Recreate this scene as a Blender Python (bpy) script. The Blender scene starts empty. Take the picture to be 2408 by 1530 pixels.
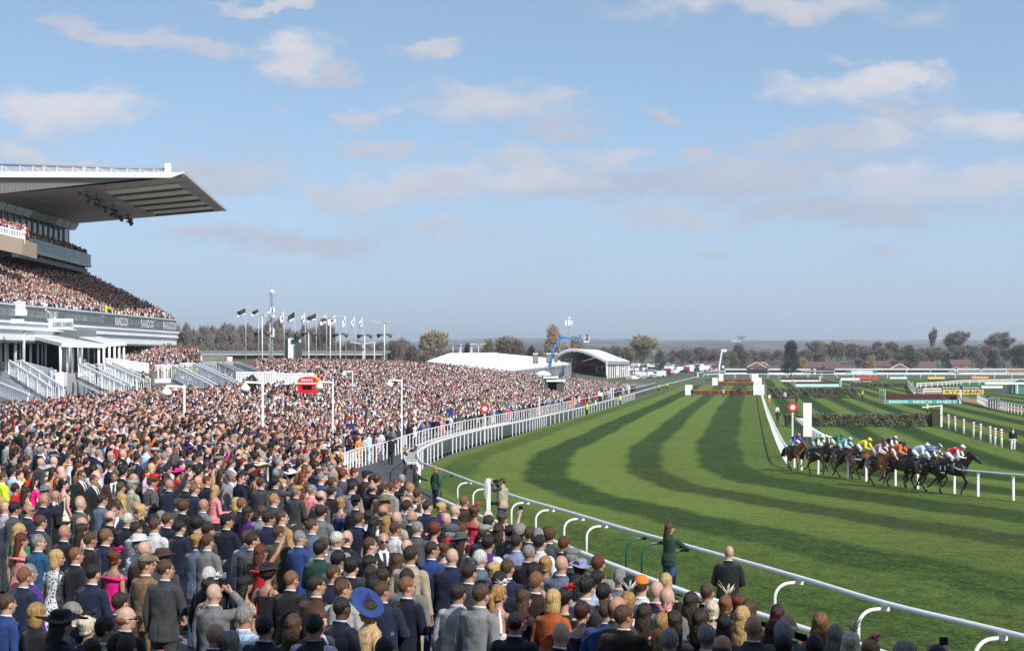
import bpy, math, random
import numpy as np
from mathutils import Vector, Matrix
random.seed(7); RNG = np.random.default_rng(7)
R = math.radians
scene = bpy.context.scene
col = scene.collection

# ------------------------------------------------------------------ camera, sky, sun, exposure
CAMZ = 8.6
F, CX, HY = 3600.0, 1204.0, 840.0          # photograph measured at 2408 px across; horizon row 840
cam_d = bpy.data.cameras.new('camera'); cam = bpy.data.objects.new('camera', cam_d); col.objects.link(cam)
cam.location = (0, 0, CAMZ); cam.rotation_euler = (R(90), 0, 0)
cam_d.sensor_width = 36; cam_d.lens = 36*F/2408; cam_d.shift_y = 75/2408
cam_d.clip_start = 0.5; cam_d.clip_end = 40000
scene.camera = cam
scene.view_settings.view_transform = 'Standard'; scene.view_settings.look = 'None'
scene.view_settings.exposure = 0.08; scene.view_settings.gamma = 1.0
scene.view_settings.use_curve_mapping = False
SUN_AZ, SUN_EL = R(143), R(38)              # azimuth clockwise from the view direction (+Y)
sd = Vector((math.sin(SUN_AZ)*math.cos(SUN_EL), math.cos(SUN_AZ)*math.cos(SUN_EL), math.sin(SUN_EL)))
sun_d = bpy.data.lights.new('sun', 'SUN'); sun = bpy.data.objects.new('sun', sun_d); col.objects.link(sun)
sun_d.energy = 5.0; sun_d.angle = R(0.5); sun_d.color = (1.0, 0.955, 0.89)
sun.rotation_euler = sd.to_track_quat('Z', 'Y').to_euler(); sun.location = (60, -20, 60)

world = bpy.data.worlds.new('World'); scene.world = world; world.use_nodes = True
def make_world():
 nt = world.node_tree; N = nt.nodes; L = nt.links; N.clear()
 def nd(t, **k):
  n = N.new(t)
  for a, b in k.items(): setattr(n, a, b)
  return n
 def val(sock, v):
  if hasattr(v, 'type') and hasattr(v, 'is_linked'): L.new(v, sock)
  else: sock.default_value = v
 def m(op, a, b=0.0, c=None, clamp=False):
  n = nd('ShaderNodeMath', operation=op, use_clamp=clamp); val(n.inputs[0], a); val(n.inputs[1], b)
  if c is not None: val(n.inputs[2], c)
  return n.outputs[0]
 def vm(op, a, b=None):
  n = nd('ShaderNodeVectorMath', operation=op); val(n.inputs[0], a)
  if b is not None: val(n.inputs[1], b)
  return n.outputs['Value'] if op in ('LENGTH', 'DOT_PRODUCT') else n.outputs[0]
 tc = nd('ShaderNodeTexCoord'); g = tc.outputs['Generated']
 sp = nd('ShaderNodeSeparateXYZ'); L.new(g, sp.inputs[0])
 x, y, z = sp.outputs
 # clear sky: the Sky Texture, looked up a little higher above the horizon (very clean dry air)
 cz = nd('ShaderNodeCombineXYZ'); L.new(x, cz.inputs[0]); L.new(y, cz.inputs[1]); L.new(m('ADD', m('MULTIPLY', m('ABSOLUTE', z), 2.1), 0.13), cz.inputs[2])
 sky = nd('ShaderNodeTexSky', sky_type='NISHITA', sun_disc=False, sun_elevation=SUN_EL, sun_rotation=SUN_AZ, air_density=1.0, dust_density=0.6, ozone_density=1.6)
 L.new(vm('NORMALIZE', cz.outputs[0]), sky.inputs['Vector'])
 # clouds: a layer of small cumulus, placed by direction
 ys = m('MAXIMUM', y, 0.03)
 a = m('DIVIDE', x, ys); b = m('DIVIDE', z, ys)
 blobs = [(120,258,330,62,1.0),(390,88,210,40,.35),(250,70,80,32,.35),(710,122,160,66,.95),(790,182,130,34,.3),(968,120,85,32,.45),
             (1180,242,270,52,.55),(880,288,100,34,.5),(1000,438,330,54,.7),(1230,420,150,42,.6),(760,452,90,34,.7),(1400,362,110,36,.65),(1190,372,130,30,.45),
             (930,346,110,34,.4),(1480,505,200,42,.6),(1970,200,220,58,1.0),(2060,180,130,46,1.0),(2140,262,140,30,.25),(2340,292,160,50,.95),(2110,312,100,34,.6),
             (1930,338,230,34,.35),(2200,434,290,56,.85),(2060,420,150,44,.9),(1800,400,330,44,.2),(1040,556,100,22,.7),(520,538,120,28,.5),(560,402,230,56,.35),
             (220,372,170,36,.6),(60,352,120,30,.6),(1800,14,400,46,.55),(700,-6,230,14,.6),(1600,362,100,28,.4),(640,250,36,15,.3),(1960,122,80,20,.25),
             (1720,612,60,18,.4),(2110,585,70,20,.35),(700,560,300,40,.12),(1300,300,160,40,.2),(1560,275,60,20,.2),(1500,430,800,60,.05),(2000,500,500,50,.05)]
 # the cloud field is computed here, once, on a grid of directions (no file is read)
 W_, H_ = 1600, 540; A0, A1, B0, B1 = -.42, .42, 0.0, .284
 U, V = np.meshgrid(np.linspace(A0, A1, W_), np.linspace(B0, B1, H_))
 rs = np.random.default_rng(3)
 def vnoise(fx, fy):
  nx, ny = int((A1-A0)*fx)+4, int((B1-B0)*fy)+4; G = rs.random((ny, nx))
  xx = (U-A0)*fx; yy = (V-B0)*fy; i = xx.astype(int); j = yy.astype(int); u = xx-i; v = yy-j; u = u*u*u*(u*(u*6-15)+10); v = v*v*v*(v*(v*6-15)+10)
  return (G[j,i]*(1-u)+G[j,i+1]*u)*(1-v)+(G[j+1,i]*(1-u)+G[j+1,i+1]*u)*v
 def fbm(f, n, ro=.54, asp=2.0):
  t = 0; w = 1; tot = 0
  for k in range(n): t = t+vnoise(f, f*asp)*w; tot += w; w *= ro; f *= 2.03
  return t/tot
 wx = (fbm(16, 6)-.5)*.085; wy = (fbm(16, 6)-.5)*.030; wx += (fbm(70, 4)-.5)*.020; wy += (fbm(70, 4)-.5)*.010
 fine_ = fbm(30, 6, .6); fine2 = fbm(12, 7, .55); dens_ = np.zeros_like(U); br_ = np.zeros_like(U)
 for cx, cy, rx, ry, br in blobs:
  dx = (U+wx-(cx-CX)/F)*F/rx*.88; dy = (V+wy-(HY-cy)/F)*F/ry*.86; w = np.clip(1-np.hypot(dx, dy), 0, 1)
  up = np.clip(.5+dy*.55, 0, 1)
  dens_ = np.maximum(dens_, w); br_ = np.maximum(br_, np.clip(w*2.2, 0, 1)*br*(.45+.55*up))
 e_ = dens_*2.1+(fine_-.53)*1.3; k_ = np.clip(e_/1.55, 0, 1); k_ = k_*k_*(3-2*k_)*(dens_ > 0)
 haze_ = np.clip((fine2-.42)*2.4, 0, 1)*np.clip((V-.02)/.05, 0, 1)*np.clip((.21-V)/.1, 0, 1)*.45      # thin veil between the clouds
 k_ = np.clip(k_*.92+haze_*(1-k_), 0, 1)
 bb_ = np.clip(br_*1.15+(fine_-.5)*.7, 0, 1)
 img = bpy.data.images.new('cloud_field', W_, H_, alpha=False, float_buffer=True); img.colorspace_settings.name = 'Non-Color'
 px_ = np.stack([k_, bb_, k_*0, k_*0+1], -1).astype(np.float32); img.pixels.foreach_set(px_.ravel()); img.pack()
 it = nd('ShaderNodeTexImage', image=img, extension='CLIP', interpolation='Cubic')
 cu = nd('ShaderNodeCombineXYZ'); L.new(m('DIVIDE', m('SUBTRACT', a, A0), A1-A0), cu.inputs[0]); L.new(m('DIVIDE', m('SUBTRACT', b, B0), B1-B0), cu.inputs[1]); L.new(cu.outputs[0], it.inputs[0])
 sc_ = nd('ShaderNodeSeparateColor'); L.new(it.outputs[0], sc_.inputs[0])
 # everywhere else in the sky: the same kind of broken cloud
 inside = m('MULTIPLY', m('LESS_THAN', m('ABSOLUTE', a), 0.42), m('LESS_THAN', b, 0.284)); inside = m('MULTIPLY', inside, m('GREATER_THAN', y, 0.031))
 cp = nd('ShaderNodeCombineXYZ'); zz = m('ADD', m('ABSOLUTE', z), 0.08); L.new(m('DIVIDE', x, zz), cp.inputs[0]); L.new(m('DIVIDE', y, zz), cp.inputs[1])
 n3 = nd('ShaderNodeTexNoise'); n3.inputs['Scale'].default_value = .9; n3.inputs['Detail'].default_value = 3; L.new(cp.outputs[0], n3.inputs['Vector'])
 other = m('MULTIPLY', m('SUBTRACT', n3.outputs['Fac'], 0.5), 2.4, clamp=True); out_f = m('SUBTRACT', 1.0, inside)
 mask = m('ADD', m('MULTIPLY', sc_.outputs[0], inside), m('MULTIPLY', other, out_f)); bn = m('ADD', m('MULTIPLY', sc_.outputs[1], inside), m('MULTIPLY', other, out_f))
 cc = nd('ShaderNodeMix', data_type='RGBA'); L.new(bn, cc.inputs[0]); cc.inputs[6].default_value = (3.15, 3.35, 4.0, 1); cc.inputs[7].default_value = (5.5, 5.15, 5.2, 1)
 # towards the horizon everything dissolves in grey-blue air
 hz = nd('ShaderNodeMapRange', interpolation_type='SMOOTHSTEP'); L.new(z, hz.inputs[0]); hz.inputs[1].default_value = 0.0; hz.inputs[2].default_value = 0.17; hz.inputs[3].default_value = 0.82; hz.inputs[4].default_value = 0.14
 mx = nd('ShaderNodeMix', data_type='RGBA'); L.new(m('MULTIPLY', mask, 0.88), mx.inputs[0]); L.new(vm('MULTIPLY', sky.outputs[0], (1.62, 1.72, 1.54)), mx.inputs[6]); L.new(cc.outputs[2], mx.inputs[7])
 mh = nd('ShaderNodeMix', data_type='RGBA'); L.new(hz.outputs[0], mh.inputs[0]); L.new(mx.outputs[2], mh.inputs[6]); mh.inputs[7].default_value = (3.15, 3.6, 4.3, 1)
 bg = nd('ShaderNodeBackground'); L.new(mh.outputs[2], bg.inputs[0]); bg.inputs[1].default_value = 0.15
 o = nd('ShaderNodeOutputWorld'); L.new(bg.outputs[0], o.inputs[0])
make_world()
scene.cycles.max_bounces = 5; scene.cycles.diffuse_bounces = 2; scene.cycles.glossy_bounces = 2
scene.cycles.volume_bounces = 0; scene.cycles.transparent_max_bounces = 8

# ------------------------------------------------------------------ helpers
def nth(i, n=99):
 w = ['first','second','third','fourth','fifth','sixth','seventh','eighth','ninth','tenth','eleventh','twelfth']; i += 1
 return w[i-1] if i <= 12 else '%d%s' % (i, 'th' if 10 < i % 100 < 14 else {1:'st',2:'nd',3:'rd'}.get(i % 10, 'th'))
def tag(o, label=None, cat=None, group=None, kind=None):
 if label: o['label'] = label
 if cat: o['category'] = cat
 if group: o['group'] = group
 if kind: o['kind'] = kind
 return o
def empty(name, loc=(0,0,0), rz=0.0, label=None, cat=None, group=None):
 o = bpy.data.objects.new(name, None); col.objects.link(o); o.location = loc; o.rotation_euler = (0, 0, rz)
 o.empty_display_size = 0.2
 return tag(o, label, cat, group)
def link(name, me, parent=None, loc=(0,0,0), rz=0.0, mat=None):
 o = bpy.data.objects.new(name, me); col.objects.link(o); o.location = loc; o.rotation_euler = (0, 0, rz)
 if parent is not None: o.parent = parent
 if mat is not None:
  if not len(me.materials): me.materials.append(mat)
  elif me.materials[0] is not mat:
   o.material_slots[0].link = 'OBJECT'; o.material_slots[0].material = mat
 return o
MATS = {}
def lin(c): return tuple(((v/255)/12.92 if v/255 <= .04045 else ((v/255+.055)/1.055)**2.4) for v in c)
def mat(name, c, rough=0.6, metal=0.0, var=0.0, vscale=3.0, bump=0.0, bscale=40.0, spec=0.5, second=None, coord='Object', det=4.0, sheen=0.0, contrast=1.0):
 if name in MATS: return MATS[name]
 m = bpy.data.materials.new(name); MATS[name] = m; m.use_nodes = True
 nt = m.node_tree; N = nt.nodes; L = nt.links; b = N['Principled BSDF']
 b.inputs['Base Color'].default_value = (*c, 1); b.inputs['Roughness'].default_value = rough; b.inputs['Metallic'].default_value = metal
 b.inputs['Specular IOR Level'].default_value = spec
 if sheen: b.inputs['Sheen Weight'].default_value = sheen
 if var or bump or second:
  tc = N.new('ShaderNodeTexCoord')
 if var or second:
  n = N.new('ShaderNodeTexNoise'); n.inputs['Scale'].default_value = vscale; n.inputs['Detail'].default_value = det; L.new(tc.outputs[coord], n.inputs['Vector'])
  mr = N.new('ShaderNodeMapRange'); L.new(n.outputs['Fac'], mr.inputs[0]); mr.inputs[1].default_value = .5-.22/contrast; mr.inputs[2].default_value = .5+.22/contrast
  mx = N.new('ShaderNodeMix'); mx.data_type = 'RGBA'; L.new(mr.outputs[0], mx.inputs[0])
  c2 = second if second else tuple(v*(1-var) for v in c); c1 = c if second else tuple(min(1, v*(1+var)) for v in c)
  mx.inputs[6].default_value = (*c2, 1); mx.inputs[7].default_value = (*c1, 1); L.new(mx.outputs[2], b.inputs['Base Color'])
 if bump:
  n2 = N.new('ShaderNodeTexNoise'); n2.inputs['Scale'].default_value = bscale; n2.inputs['Detail'].default_value = 3; L.new(tc.outputs[coord], n2.inputs['Vector'])
  bp = N.new('ShaderNodeBump'); bp.inputs['Strength'].default_value = bump; bp.inputs['Distance'].default_value = 0.02
  L.new(n2.outputs['Fac'], bp.inputs['Height']); L.new(bp.outputs[0], b.inputs['Normal'])
 return m
def vcmat(name, attr='tint', rough=0.7, atype='GEOMETRY', bump=0.0, spec=0.3):
 if name in MATS: return MATS[name]
 m = bpy.data.materials.new(name); MATS[name] = m; m.use_nodes = True
 nt = m.node_tree; N = nt.nodes; L = nt.links; b = N['Principled BSDF']
 a = N.new('ShaderNodeAttribute'); a.attribute_name = attr; a.attribute_type = atype
 L.new(a.outputs['Color'], b.inputs['Base Color']); b.inputs['Roughness'].default_value = rough; b.inputs['Specular IOR Level'].default_value = spec
 return m

class MB:
 """collects shapes, builds ONE mesh object"""
 def __init__(s): s.v = []; s.f = []; s.mi = []; s.m = 0; s.sm = []
 def add(s, vs, fs, smooth=False):
  o = len(s.v); s.v += [tuple(v) for v in vs]
  for f in fs: s.f.append(tuple(i+o for i in f)); s.mi.append(s.m); s.sm.append(smooth)
  return s
 def box(s, c, d, rz=0.0, M=None):
  hx, hy, hz = d[0]/2, d[1]/2, d[2]/2; ca, sa = math.cos(rz), math.sin(rz)
  vs = []
  for z in (-hz, hz):
   for x, y in ((-hx,-hy),(hx,-hy),(hx,hy),(-hx,hy)):
    p = Vector((x*ca-y*sa, x*sa+y*ca, z))
    if M is not None: p = M @ p
    vs.append((p.x+c[0], p.y+c[1], p.z+c[2]))
  return s.add(vs, [(0,3,2,1),(4,5,6,7),(0,1,5,4),(1,2,6,5),(2,3,7,6),(3,0,4,7)])
 def hexa(s, p):      # 8 corners: 4 bottom ccw, 4 top ccw
  return s.add(p, [(0,3,2,1),(4,5,6,7),(0,1,5,4),(1,2,6,5),(2,3,7,6),(3,0,4,7)])
 def beam(s, a, b, w, h=None, up=(0,0,1)):
  a = Vector(a); b = Vector(b); h = h or w; d = (b-a)
  if d.length < 1e-6: return s
  d.normalize(); u = Vector(up)
  if abs(d.dot(u)) > .98: u = Vector((0,1,0))
  r = d.cross(u).normalized(); u = r.cross(d).normalized()
  vs = [a - r*w/2 - u*h/2, a + r*w/2 - u*h/2, b + r*w/2 - u*h/2, b - r*w/2 - u*h/2, a - r*w/2 + u*h/2, a + r*w/2 + u*h/2, b + r*w/2 + u*h/2, b - r*w/2 + u*h/2]
  return s.hexa(vs)
 def tube(s, pts, rad, n=8, cap=True, ell=None, up=None):
  pts = [Vector(p) for p in pts]; k = len(pts)
  if not hasattr(rad, '__len__'): rad = [rad]*k
  vs = []; prev = None
  for i, p in enumerate(pts):
   d = (pts[min(i+1,k-1)] - pts[max(i-1,0)]).normalized()
   u = prev if prev is not None else Vector(up) if up else (Vector((0,0,1)) if abs(d.z) < .9 else Vector((0,1,0)))
   r = d.cross(u); r = r.normalized() if r.length > 1e-6 else Vector((1,0,0)); u = r.cross(d).normalized(); prev = u
   ra = rad[i]; rx, ry = (ra if hasattr(ra, '__len__') else (ra, ra))
   for j in range(n):
    t = 2*math.pi*j/n; q = p + r*(math.cos(t)*rx) + u*(math.sin(t)*ry); vs.append(q)
  fs = [(i*n+j, i*n+(j+1)%n, (i+1)*n+(j+1)%n, (i+1)*n+j) for i in range(k-1) for j in range(n)]
  fs = [f[::-1] for f in fs]
  if cap: fs.append(tuple(range(n))); fs.append(tuple(range((k-1)*n, k*n))[::-1])
  return s.add(vs, fs, True)
 def loft(s, rings, n=16, cap=True):        # rings: (cx,cy,cz,rx,ry) horizontal ellipses, bottom to top; optional power
  vs = []
  for rg in rings:
   cx, cy, cz, rx, ry = rg[:5]; pw = rg[5] if len(rg) > 5 else 1.0
   for j in range(n):
    t = 2*math.pi*j/n; c, q = math.cos(t), math.sin(t)
    vs.append((cx+rx*math.copysign(abs(c)**pw, c), cy+ry*math.copysign(abs(q)**pw, q), cz))
  k = len(rings)
  fs = [(i*n+j, i*n+(j+1)%n, (i+1)*n+(j+1)%n, (i+1)*n+j) for i in range(k-1) for j in range(n)]
  if cap: fs.append(tuple(range(n))[::-1]); fs.append(tuple(range((k-1)*n, k*n)))
  return s.add(vs, fs, True)
 def ball(s, c, r, n=12, M=None, rings=8):
  rr = r if hasattr(r, '__len__') else (r, r, r); vs = []
  for i in range(rings+1):
   ph = math.pi*i/rings
   for j in range(n):
    t = 2*math.pi*j/n
    p = Vector((rr[0]*math.sin(ph)*math.cos(t), rr[1]*math.sin(ph)*math.sin(t), -rr[2]*math.cos(ph)))
    if M is not None: p = M @ p
    vs.append((p.x+c[0], p.y+c[1], p.z+c[2]))
  fs = [(i*n+j, i*n+(j+1)%n, (i+1)*n+(j+1)%n, (i+1)*n+j) for i in range(rings) for j in range(n)]
  return s.add(vs, fs, True)
 def prism(s, poly, z0, z1):
  n = len(poly); vs = [(x, y, z0) for x, y in poly] + [(x, y, z1) for x, y in poly]
  return s.add(vs, [tuple(range(n))[::-1], tuple(range(n, 2*n))] + [(i, (i+1)%n, n+(i+1)%n, n+i) for i in range(n)])
 def slab(s, quad, t):      # quad of 4 3D points + thickness vector
  t = Vector(t); q = [Vector(p) for p in quad]
  vs = q + [p + t for p in q]
  return s.add(vs, [(0,3,2,1),(4,5,6,7),(0,1,5,4),(1,2,6,5),(2,3,7,6),(3,0,4,7)])
 def mesh(s, name):
  me = bpy.data.meshes.new(name); me.from_pydata([tuple(v) for v in s.v], [], s.f)
  if s.f:
   me.polygons.foreach_set('material_index', s.mi); me.polygons.foreach_set('use_smooth', s.sm)
  me.update(); return me
 def build(s, name, mats, parent=None, loc=(0,0,0), rz=0.0):
  me = s.mesh(name)
  for m in (mats if isinstance(mats, (list, tuple)) else [mats]): me.materials.append(m)
  o = bpy.data.objects.new(name, me); col.objects.link(o); o.location = loc; o.rotation_euler = (0,0,rz)
  if parent is not None: o.parent = parent
  return o
def copy_tree(o, parent=None):
 c = o.copy(); col.objects.link(c)
 if parent is not None: c.parent = parent
 for ch in list(o.children): copy_tree(ch, c)
 return c

# ------------------------------------------------------------------ lie of the land (metres below the camera)
_DY = np.array([0, 20, 27, 35, 45, 55, 65, 75, 85, 100, 120, 150, 200, 300, 450, 800, 1500, 3000])
_DD = np.array([5.05, 5.1, 5.2, 5.3, 5.5, 5.8, 6.15, 6.5, 6.75, 6.98, 7.2, 7.5, 7.85, 8.15, 8.4, 8.6, 8.6, 8.6])
_YY = np.arange(0, 3001, 5.0); _DS = np.interp(_YY, _DY, _DD)
for _ in range(3): _DS = np.concatenate([_DS[:1], (_DS[:-2]+_DS[1:-1]*2+_DS[2:])/4, _DS[-1:]])
def Dtrack(Y): return np.interp(Y, _YY, _DS)
def solve(px, py, hoff, D=None):
 D = D or (lambda X, Y: Dtrack(Y)); Y = 60.0
 t = (py-HY)/F
 lo, hi = 5.0, 3000.0
 # march outwards until the ray is below the surface + hoff
 prev = lo
 for Y in np.concatenate([np.arange(8, 120, .5), np.arange(120, 400, 2.), np.arange(400, 3000, 10.)]):
  X = (px-CX)/F*Y
  if t*Y >= float(D(X, Y)) - hoff: break
  prev = Y
 lo, hi = prev, Y
 for _ in range(30):
  mid = (lo+hi)/2; X = (px-CX)/F*mid
  if t*mid >= float(D(X, mid)) - hoff: hi = mid
  else: lo = mid
 Y = (lo+hi)/2
 return Vector(((px-CX)/F*Y, Y, CAMZ - t*Y - hoff))
OUT_TOP = [(2520,1530),(2408,1500),(2290,1471),(2080,1420),(1880,1360),(1640,1292),(1480,1248),(1340,1206),(1220,1171),(1130,1140),(1070,1117),(1020,1098),(990,1088)]
OUT_FAR = [(985,1062),(1040,1035),(1140,1008),(1250,985),(1350,962),(1450,936),(1560,905),(1645,884)]
near = [solve(px, py, 1.15) for px, py in OUT_TOP]
far = [solve(px, py, 1.15) for px, py in OUT_FAR]
def smooth_path(pts, step=1.5):
 P = [Vector(p) for p in pts]; out = []
 for i in range(len(P)-1):
  p0 = P[max(i-1,0)]; p1 = P[i]; p2 = P[i+1]; p3 = P[min(i+2,len(P)-1)]
  n = max(1, int((p2-p1).length/step))
  for k in range(n):
   t = k/n
   out.append(0.5*((2*p1)+(p2-p0)*t+(2*p0-5*p1+4*p2-p3)*t*t+(3*p1-p0-3*p2+p3)*t**3))
 out.append(P[-1]); return out
def resample(pts, n=None, step=None):
 P = [Vector(p) for p in pts]; L = [0]
 for i in range(1, len(P)): L.append(L[-1]+(P[i]-P[i-1]).length)
 T = L[-1]; n = n or max(2, int(round(T/step))+1)
 ts = np.linspace(0, T, n); A = np.array([[*p] for p in P]); L = np.array(L)
 return [Vector((float(np.interp(t, L, A[:,0])), float(np.interp(t, L, A[:,1])), float(np.interp(t, L, A[:,2])))) for t in ts]
OUTER = smooth_path(near + far, 1.5)
_OP = np.array([[p.x, p.y] for p in OUTER])
INNER = smooth_path([solve(px, py, 0) for px, py in [(1783,892),(1786,905),(1789,925),(1800,965),(1815,1010),(1832,1055),(1850,1088),(1885,1106),(1980,1123),(2100,1141),(2200,1156),(2300,1167),(2408,1179),(2520,1190)]], 2)
_CY = np.array([0, 20, 60, 90, 105, 125, 150, 180, 230, 270, 320, 400, 3000]); _CD = np.array([4.35, 4.4, 4.45, 4.4, 4.05, 3.5, 2.7, 1.9, 2.2, 3.0, 5.0, 7.0, 8.6])
def seg_dist(X, Y):
 X = np.atleast_1d(np.asarray(X, float)); Y = np.atleast_1d(np.asarray(Y, float)); out = np.empty(X.shape)
 a = _OP[:-1]; b = _OP[1:]; d = b-a; L2 = (d**2).sum(1)
 fx, fy = X.ravel(), Y.ravel(); of = np.empty(fx.size)
 for s in range(0, fx.size, 4000):
  px = fx[s:s+4000, None]; py = fy[s:s+4000, None]
  t = np.clip(((px-a[:,0])*d[:,0]+(py-a[:,1])*d[:,1])/L2, 0, 1)
  qx = a[:,0]+t*d[:,0]-px; qy = a[:,1]+t*d[:,1]-py; dd = qx*qx+qy*qy
  k = dd.argmin(1); i = np.arange(k.size)
  cr = d[k,0]*(py[:,0]-a[k,1]) - d[k,1]*(px[:,0]-a[k,0])
  of[s:s+4000] = np.sqrt(dd[i,k])*np.sign(cr)
 return of.reshape(X.shape)       # positive on the crowd side
_OX = np.append(_OP[:,0], [_OP[-1,0]+680]); _OY = np.append(_OP[:,1], [_OP[-1,1]+4000])
def Dground(X, Y):
 Ya = np.atleast_1d(np.asarray(Y, float)); s = np.where(np.atleast_1d(np.asarray(X, float)) < np.interp(Ya, _OY, _OX), np.maximum(np.abs(seg_dist(X, Y)) - 2.2, 0), 0); dt = Dtrack(Ya); cp = np.interp(Ya, _CY, _CD)
 k = 0.22; r = dt - k*s
 h = np.clip(.5+.5*(r-cp)/0.6, 0, 1)     # smooth maximum
 sm = r*h + cp*(1-h) + 0.6*h*(1-h)*.5
 res = np.where(s > 0, np.minimum(sm, dt), dt)
 return res if res.size > 1 else float(res.ravel()[0])
def gz(X, Y):
 d = Dground(X, Y); return CAMZ - d
def P(px, py, hoff=0.0): return solve(px, py, hoff, Dground)
def Q(px, py, Y): return Vector(((px-CX)/F*Y, Y, CAMZ-(py-HY)/F*Y))   # point at a known distance
SIGN_TEST = seg_dist(-20, 50)
print('outer', [tuple(round(v,1) for v in p) for p in near+far]); print('inner', [tuple(round(v,1) for v in p) for p in INNER[::12]]); print('side test (>0)', SIGN_TEST)
# ------------------------------------------------------------------ ground, track, path
def grass_mat(name, light, dark, uvstripes=True):
 m = bpy.data.materials.new(name); m.use_nodes = True; nt = m.node_tree; N = nt.nodes; L = nt.links; b = N['Principled BSDF']
 def nd(t, **k):
  n = N.new(t)
  for a, c in k.items(): setattr(n, a, c)
  return n
 def M(op, a, bb=0.0, clamp=False):
  n = nd('ShaderNodeMath', operation=op, use_clamp=clamp)
  for s, v in ((n.inputs[0], a), (n.inputs[1], bb)):
   if hasattr(v, 'is_linked'): L.new(v, s)
   else: s.default_value = v
  return n.outputs[0]
 tc = nd('ShaderNodeTexCoord')
 def noise(sc, det=4, ro=.6, scale=None):
  n = nd('ShaderNodeTexNoise'); n.inputs['Scale'].default_value = sc; n.inputs['Detail'].default_value = det; n.inputs['Roughness'].default_value = ro
  if scale:
   mp = nd('ShaderNodeMapping'); mp.inputs['Scale'].default_value = scale; L.new(tc.outputs['Object'], mp.inputs[0]); L.new(mp.outputs[0], n.inputs['Vector'])
  else: L.new(tc.outputs['Object'], n.inputs['Vector'])
  return n.outputs['Fac']
 big = noise(.09, 3); mid = noise(1.1, 5, .65); fine = noise(9, 4, .75); tuft = noise(2.6, 6, .8, (1, .45, 1)); grain = noise(34, 2, .7)
 at = nd('ShaderNodeAttribute', attribute_name='stripe'); st = at.outputs['Fac']      # 0 dark .. 1 light
 wear = nd('ShaderNodeAttribute', attribute_name='wear').outputs['Fac']
 f = M('ADD', st, M('MULTIPLY', M('SUBTRACT', mid, .5), .55)); f = M('ADD', f, M('MULTIPLY', M('SUBTRACT', tuft, .5), 1.5)); f = M('ADD', f, M('MULTIPLY', M('SUBTRACT', fine, .5), 2.2))
 f = M('ADD', f, M('MULTIPLY', M('SUBTRACT', grain, .5), 1.8)); f = M('ADD', f, M('MULTIPLY', M('SUBTRACT', big, .5), .5), True)
 mx = nd('ShaderNodeMix', data_type='RGBA'); L.new(f, mx.inputs[0]); mx.inputs[6].default_value = (*dark, 1); mx.inputs[7].default_value = (*light, 1)
 # brown scuffs on the ridden ground
 wf = M('MULTIPLY', wear, M('MULTIPLY', M('SUBTRACT', noise(1.7, 6, .8), .46), 5.0, True), True)
 m2 = nd('ShaderNodeMix', data_type='RGBA'); L.new(wf, m2.inputs[0]); L.new(mx.outputs[2], m2.inputs[6]); m2.inputs[7].default_value = (.060, .043, .018, 1)
 L.new(m2.outputs[2], b.inputs['Base Color']); b.inputs['Roughness'].default_value = .85; b.inputs['Specular IOR Level'].default_value = .15
 hb = M('ADD', M('MULTIPLY', grain, .5), fine)
 bp = nd('ShaderNodeBump'); bp.inputs['Strength'].default_value = .8; bp.inputs['Distance'].default_value = .08; L.new(hb, bp.inputs['Height']); L.new(bp.outputs[0], b.inputs['Normal'])
 return m
GRASS = grass_mat('mown_turf', (.165, .222, .036), (.015, .042, .004))
ASPH = mat('asphalt', (.06, .06, .062), .9, var=.25, vscale=1.4, bump=.3, bscale=60)
PAVE = mat('apron_paving', (.15, .14, .13), .9, var=.18, vscale=.7, bump=.2, bscale=50)
WHITE = mat('white_paint', (.8, .8, .8), .38, var=.04, vscale=1.3)
WHITE2 = mat('weathered_white_paint', (.68, .69, .69), .5, var=.09, vscale=2.0)
GREEN_P = mat('green_paint', (.012, .10, .06), .35)
BLACK = mat('black_plastic', (.012, .012, .013), .5)
DGREY = mat('dark_grey_metal', (.07, .075, .08), .5)
GREY = mat('grey_panel', (.32, .34, .35), .5, var=.06, vscale=.6)

def grid_obj(name, pts, nu, nv, attrs, material, kind='structure'):
 me = bpy.data.meshes.new(name)
 idx = np.arange(nu*nv).reshape(nu, nv)
 q = np.stack([idx[:-1,:-1], idx[1:,:-1], idx[1:,1:], idx[:-1,1:]], -1).reshape(-1, 4)
 me.vertices.add(nu*nv); me.vertices.foreach_set('co', pts.astype(np.float32).ravel())
 me.loops.add(q.size); me.loops.foreach_set('vertex_index', q.ravel().astype(np.int32))
 me.polygons.add(len(q)); me.polygons.foreach_set('loop_start', np.arange(0, q.size, 4, dtype=np.int32)); me.polygons.foreach_set('loop_total', np.full(len(q), 4, np.int32))
 me.update(calc_edges=True); me.validate()
 for k, v in attrs.items():
  a = me.attributes.new(k, 'FLOAT', 'POINT'); a.data.foreach_set('value', v.astype(np.float32).ravel())
 me.polygons.foreach_set('use_smooth', np.ones(len(me.polygons), bool))
 me.materials.append(material); o = bpy.data.objects.new(name, me); col.objects.link(o); tag(o, kind=kind)
 # normals up
 if me.polygons[0].normal.z < 0: me.flip_normals()
 return o
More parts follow.
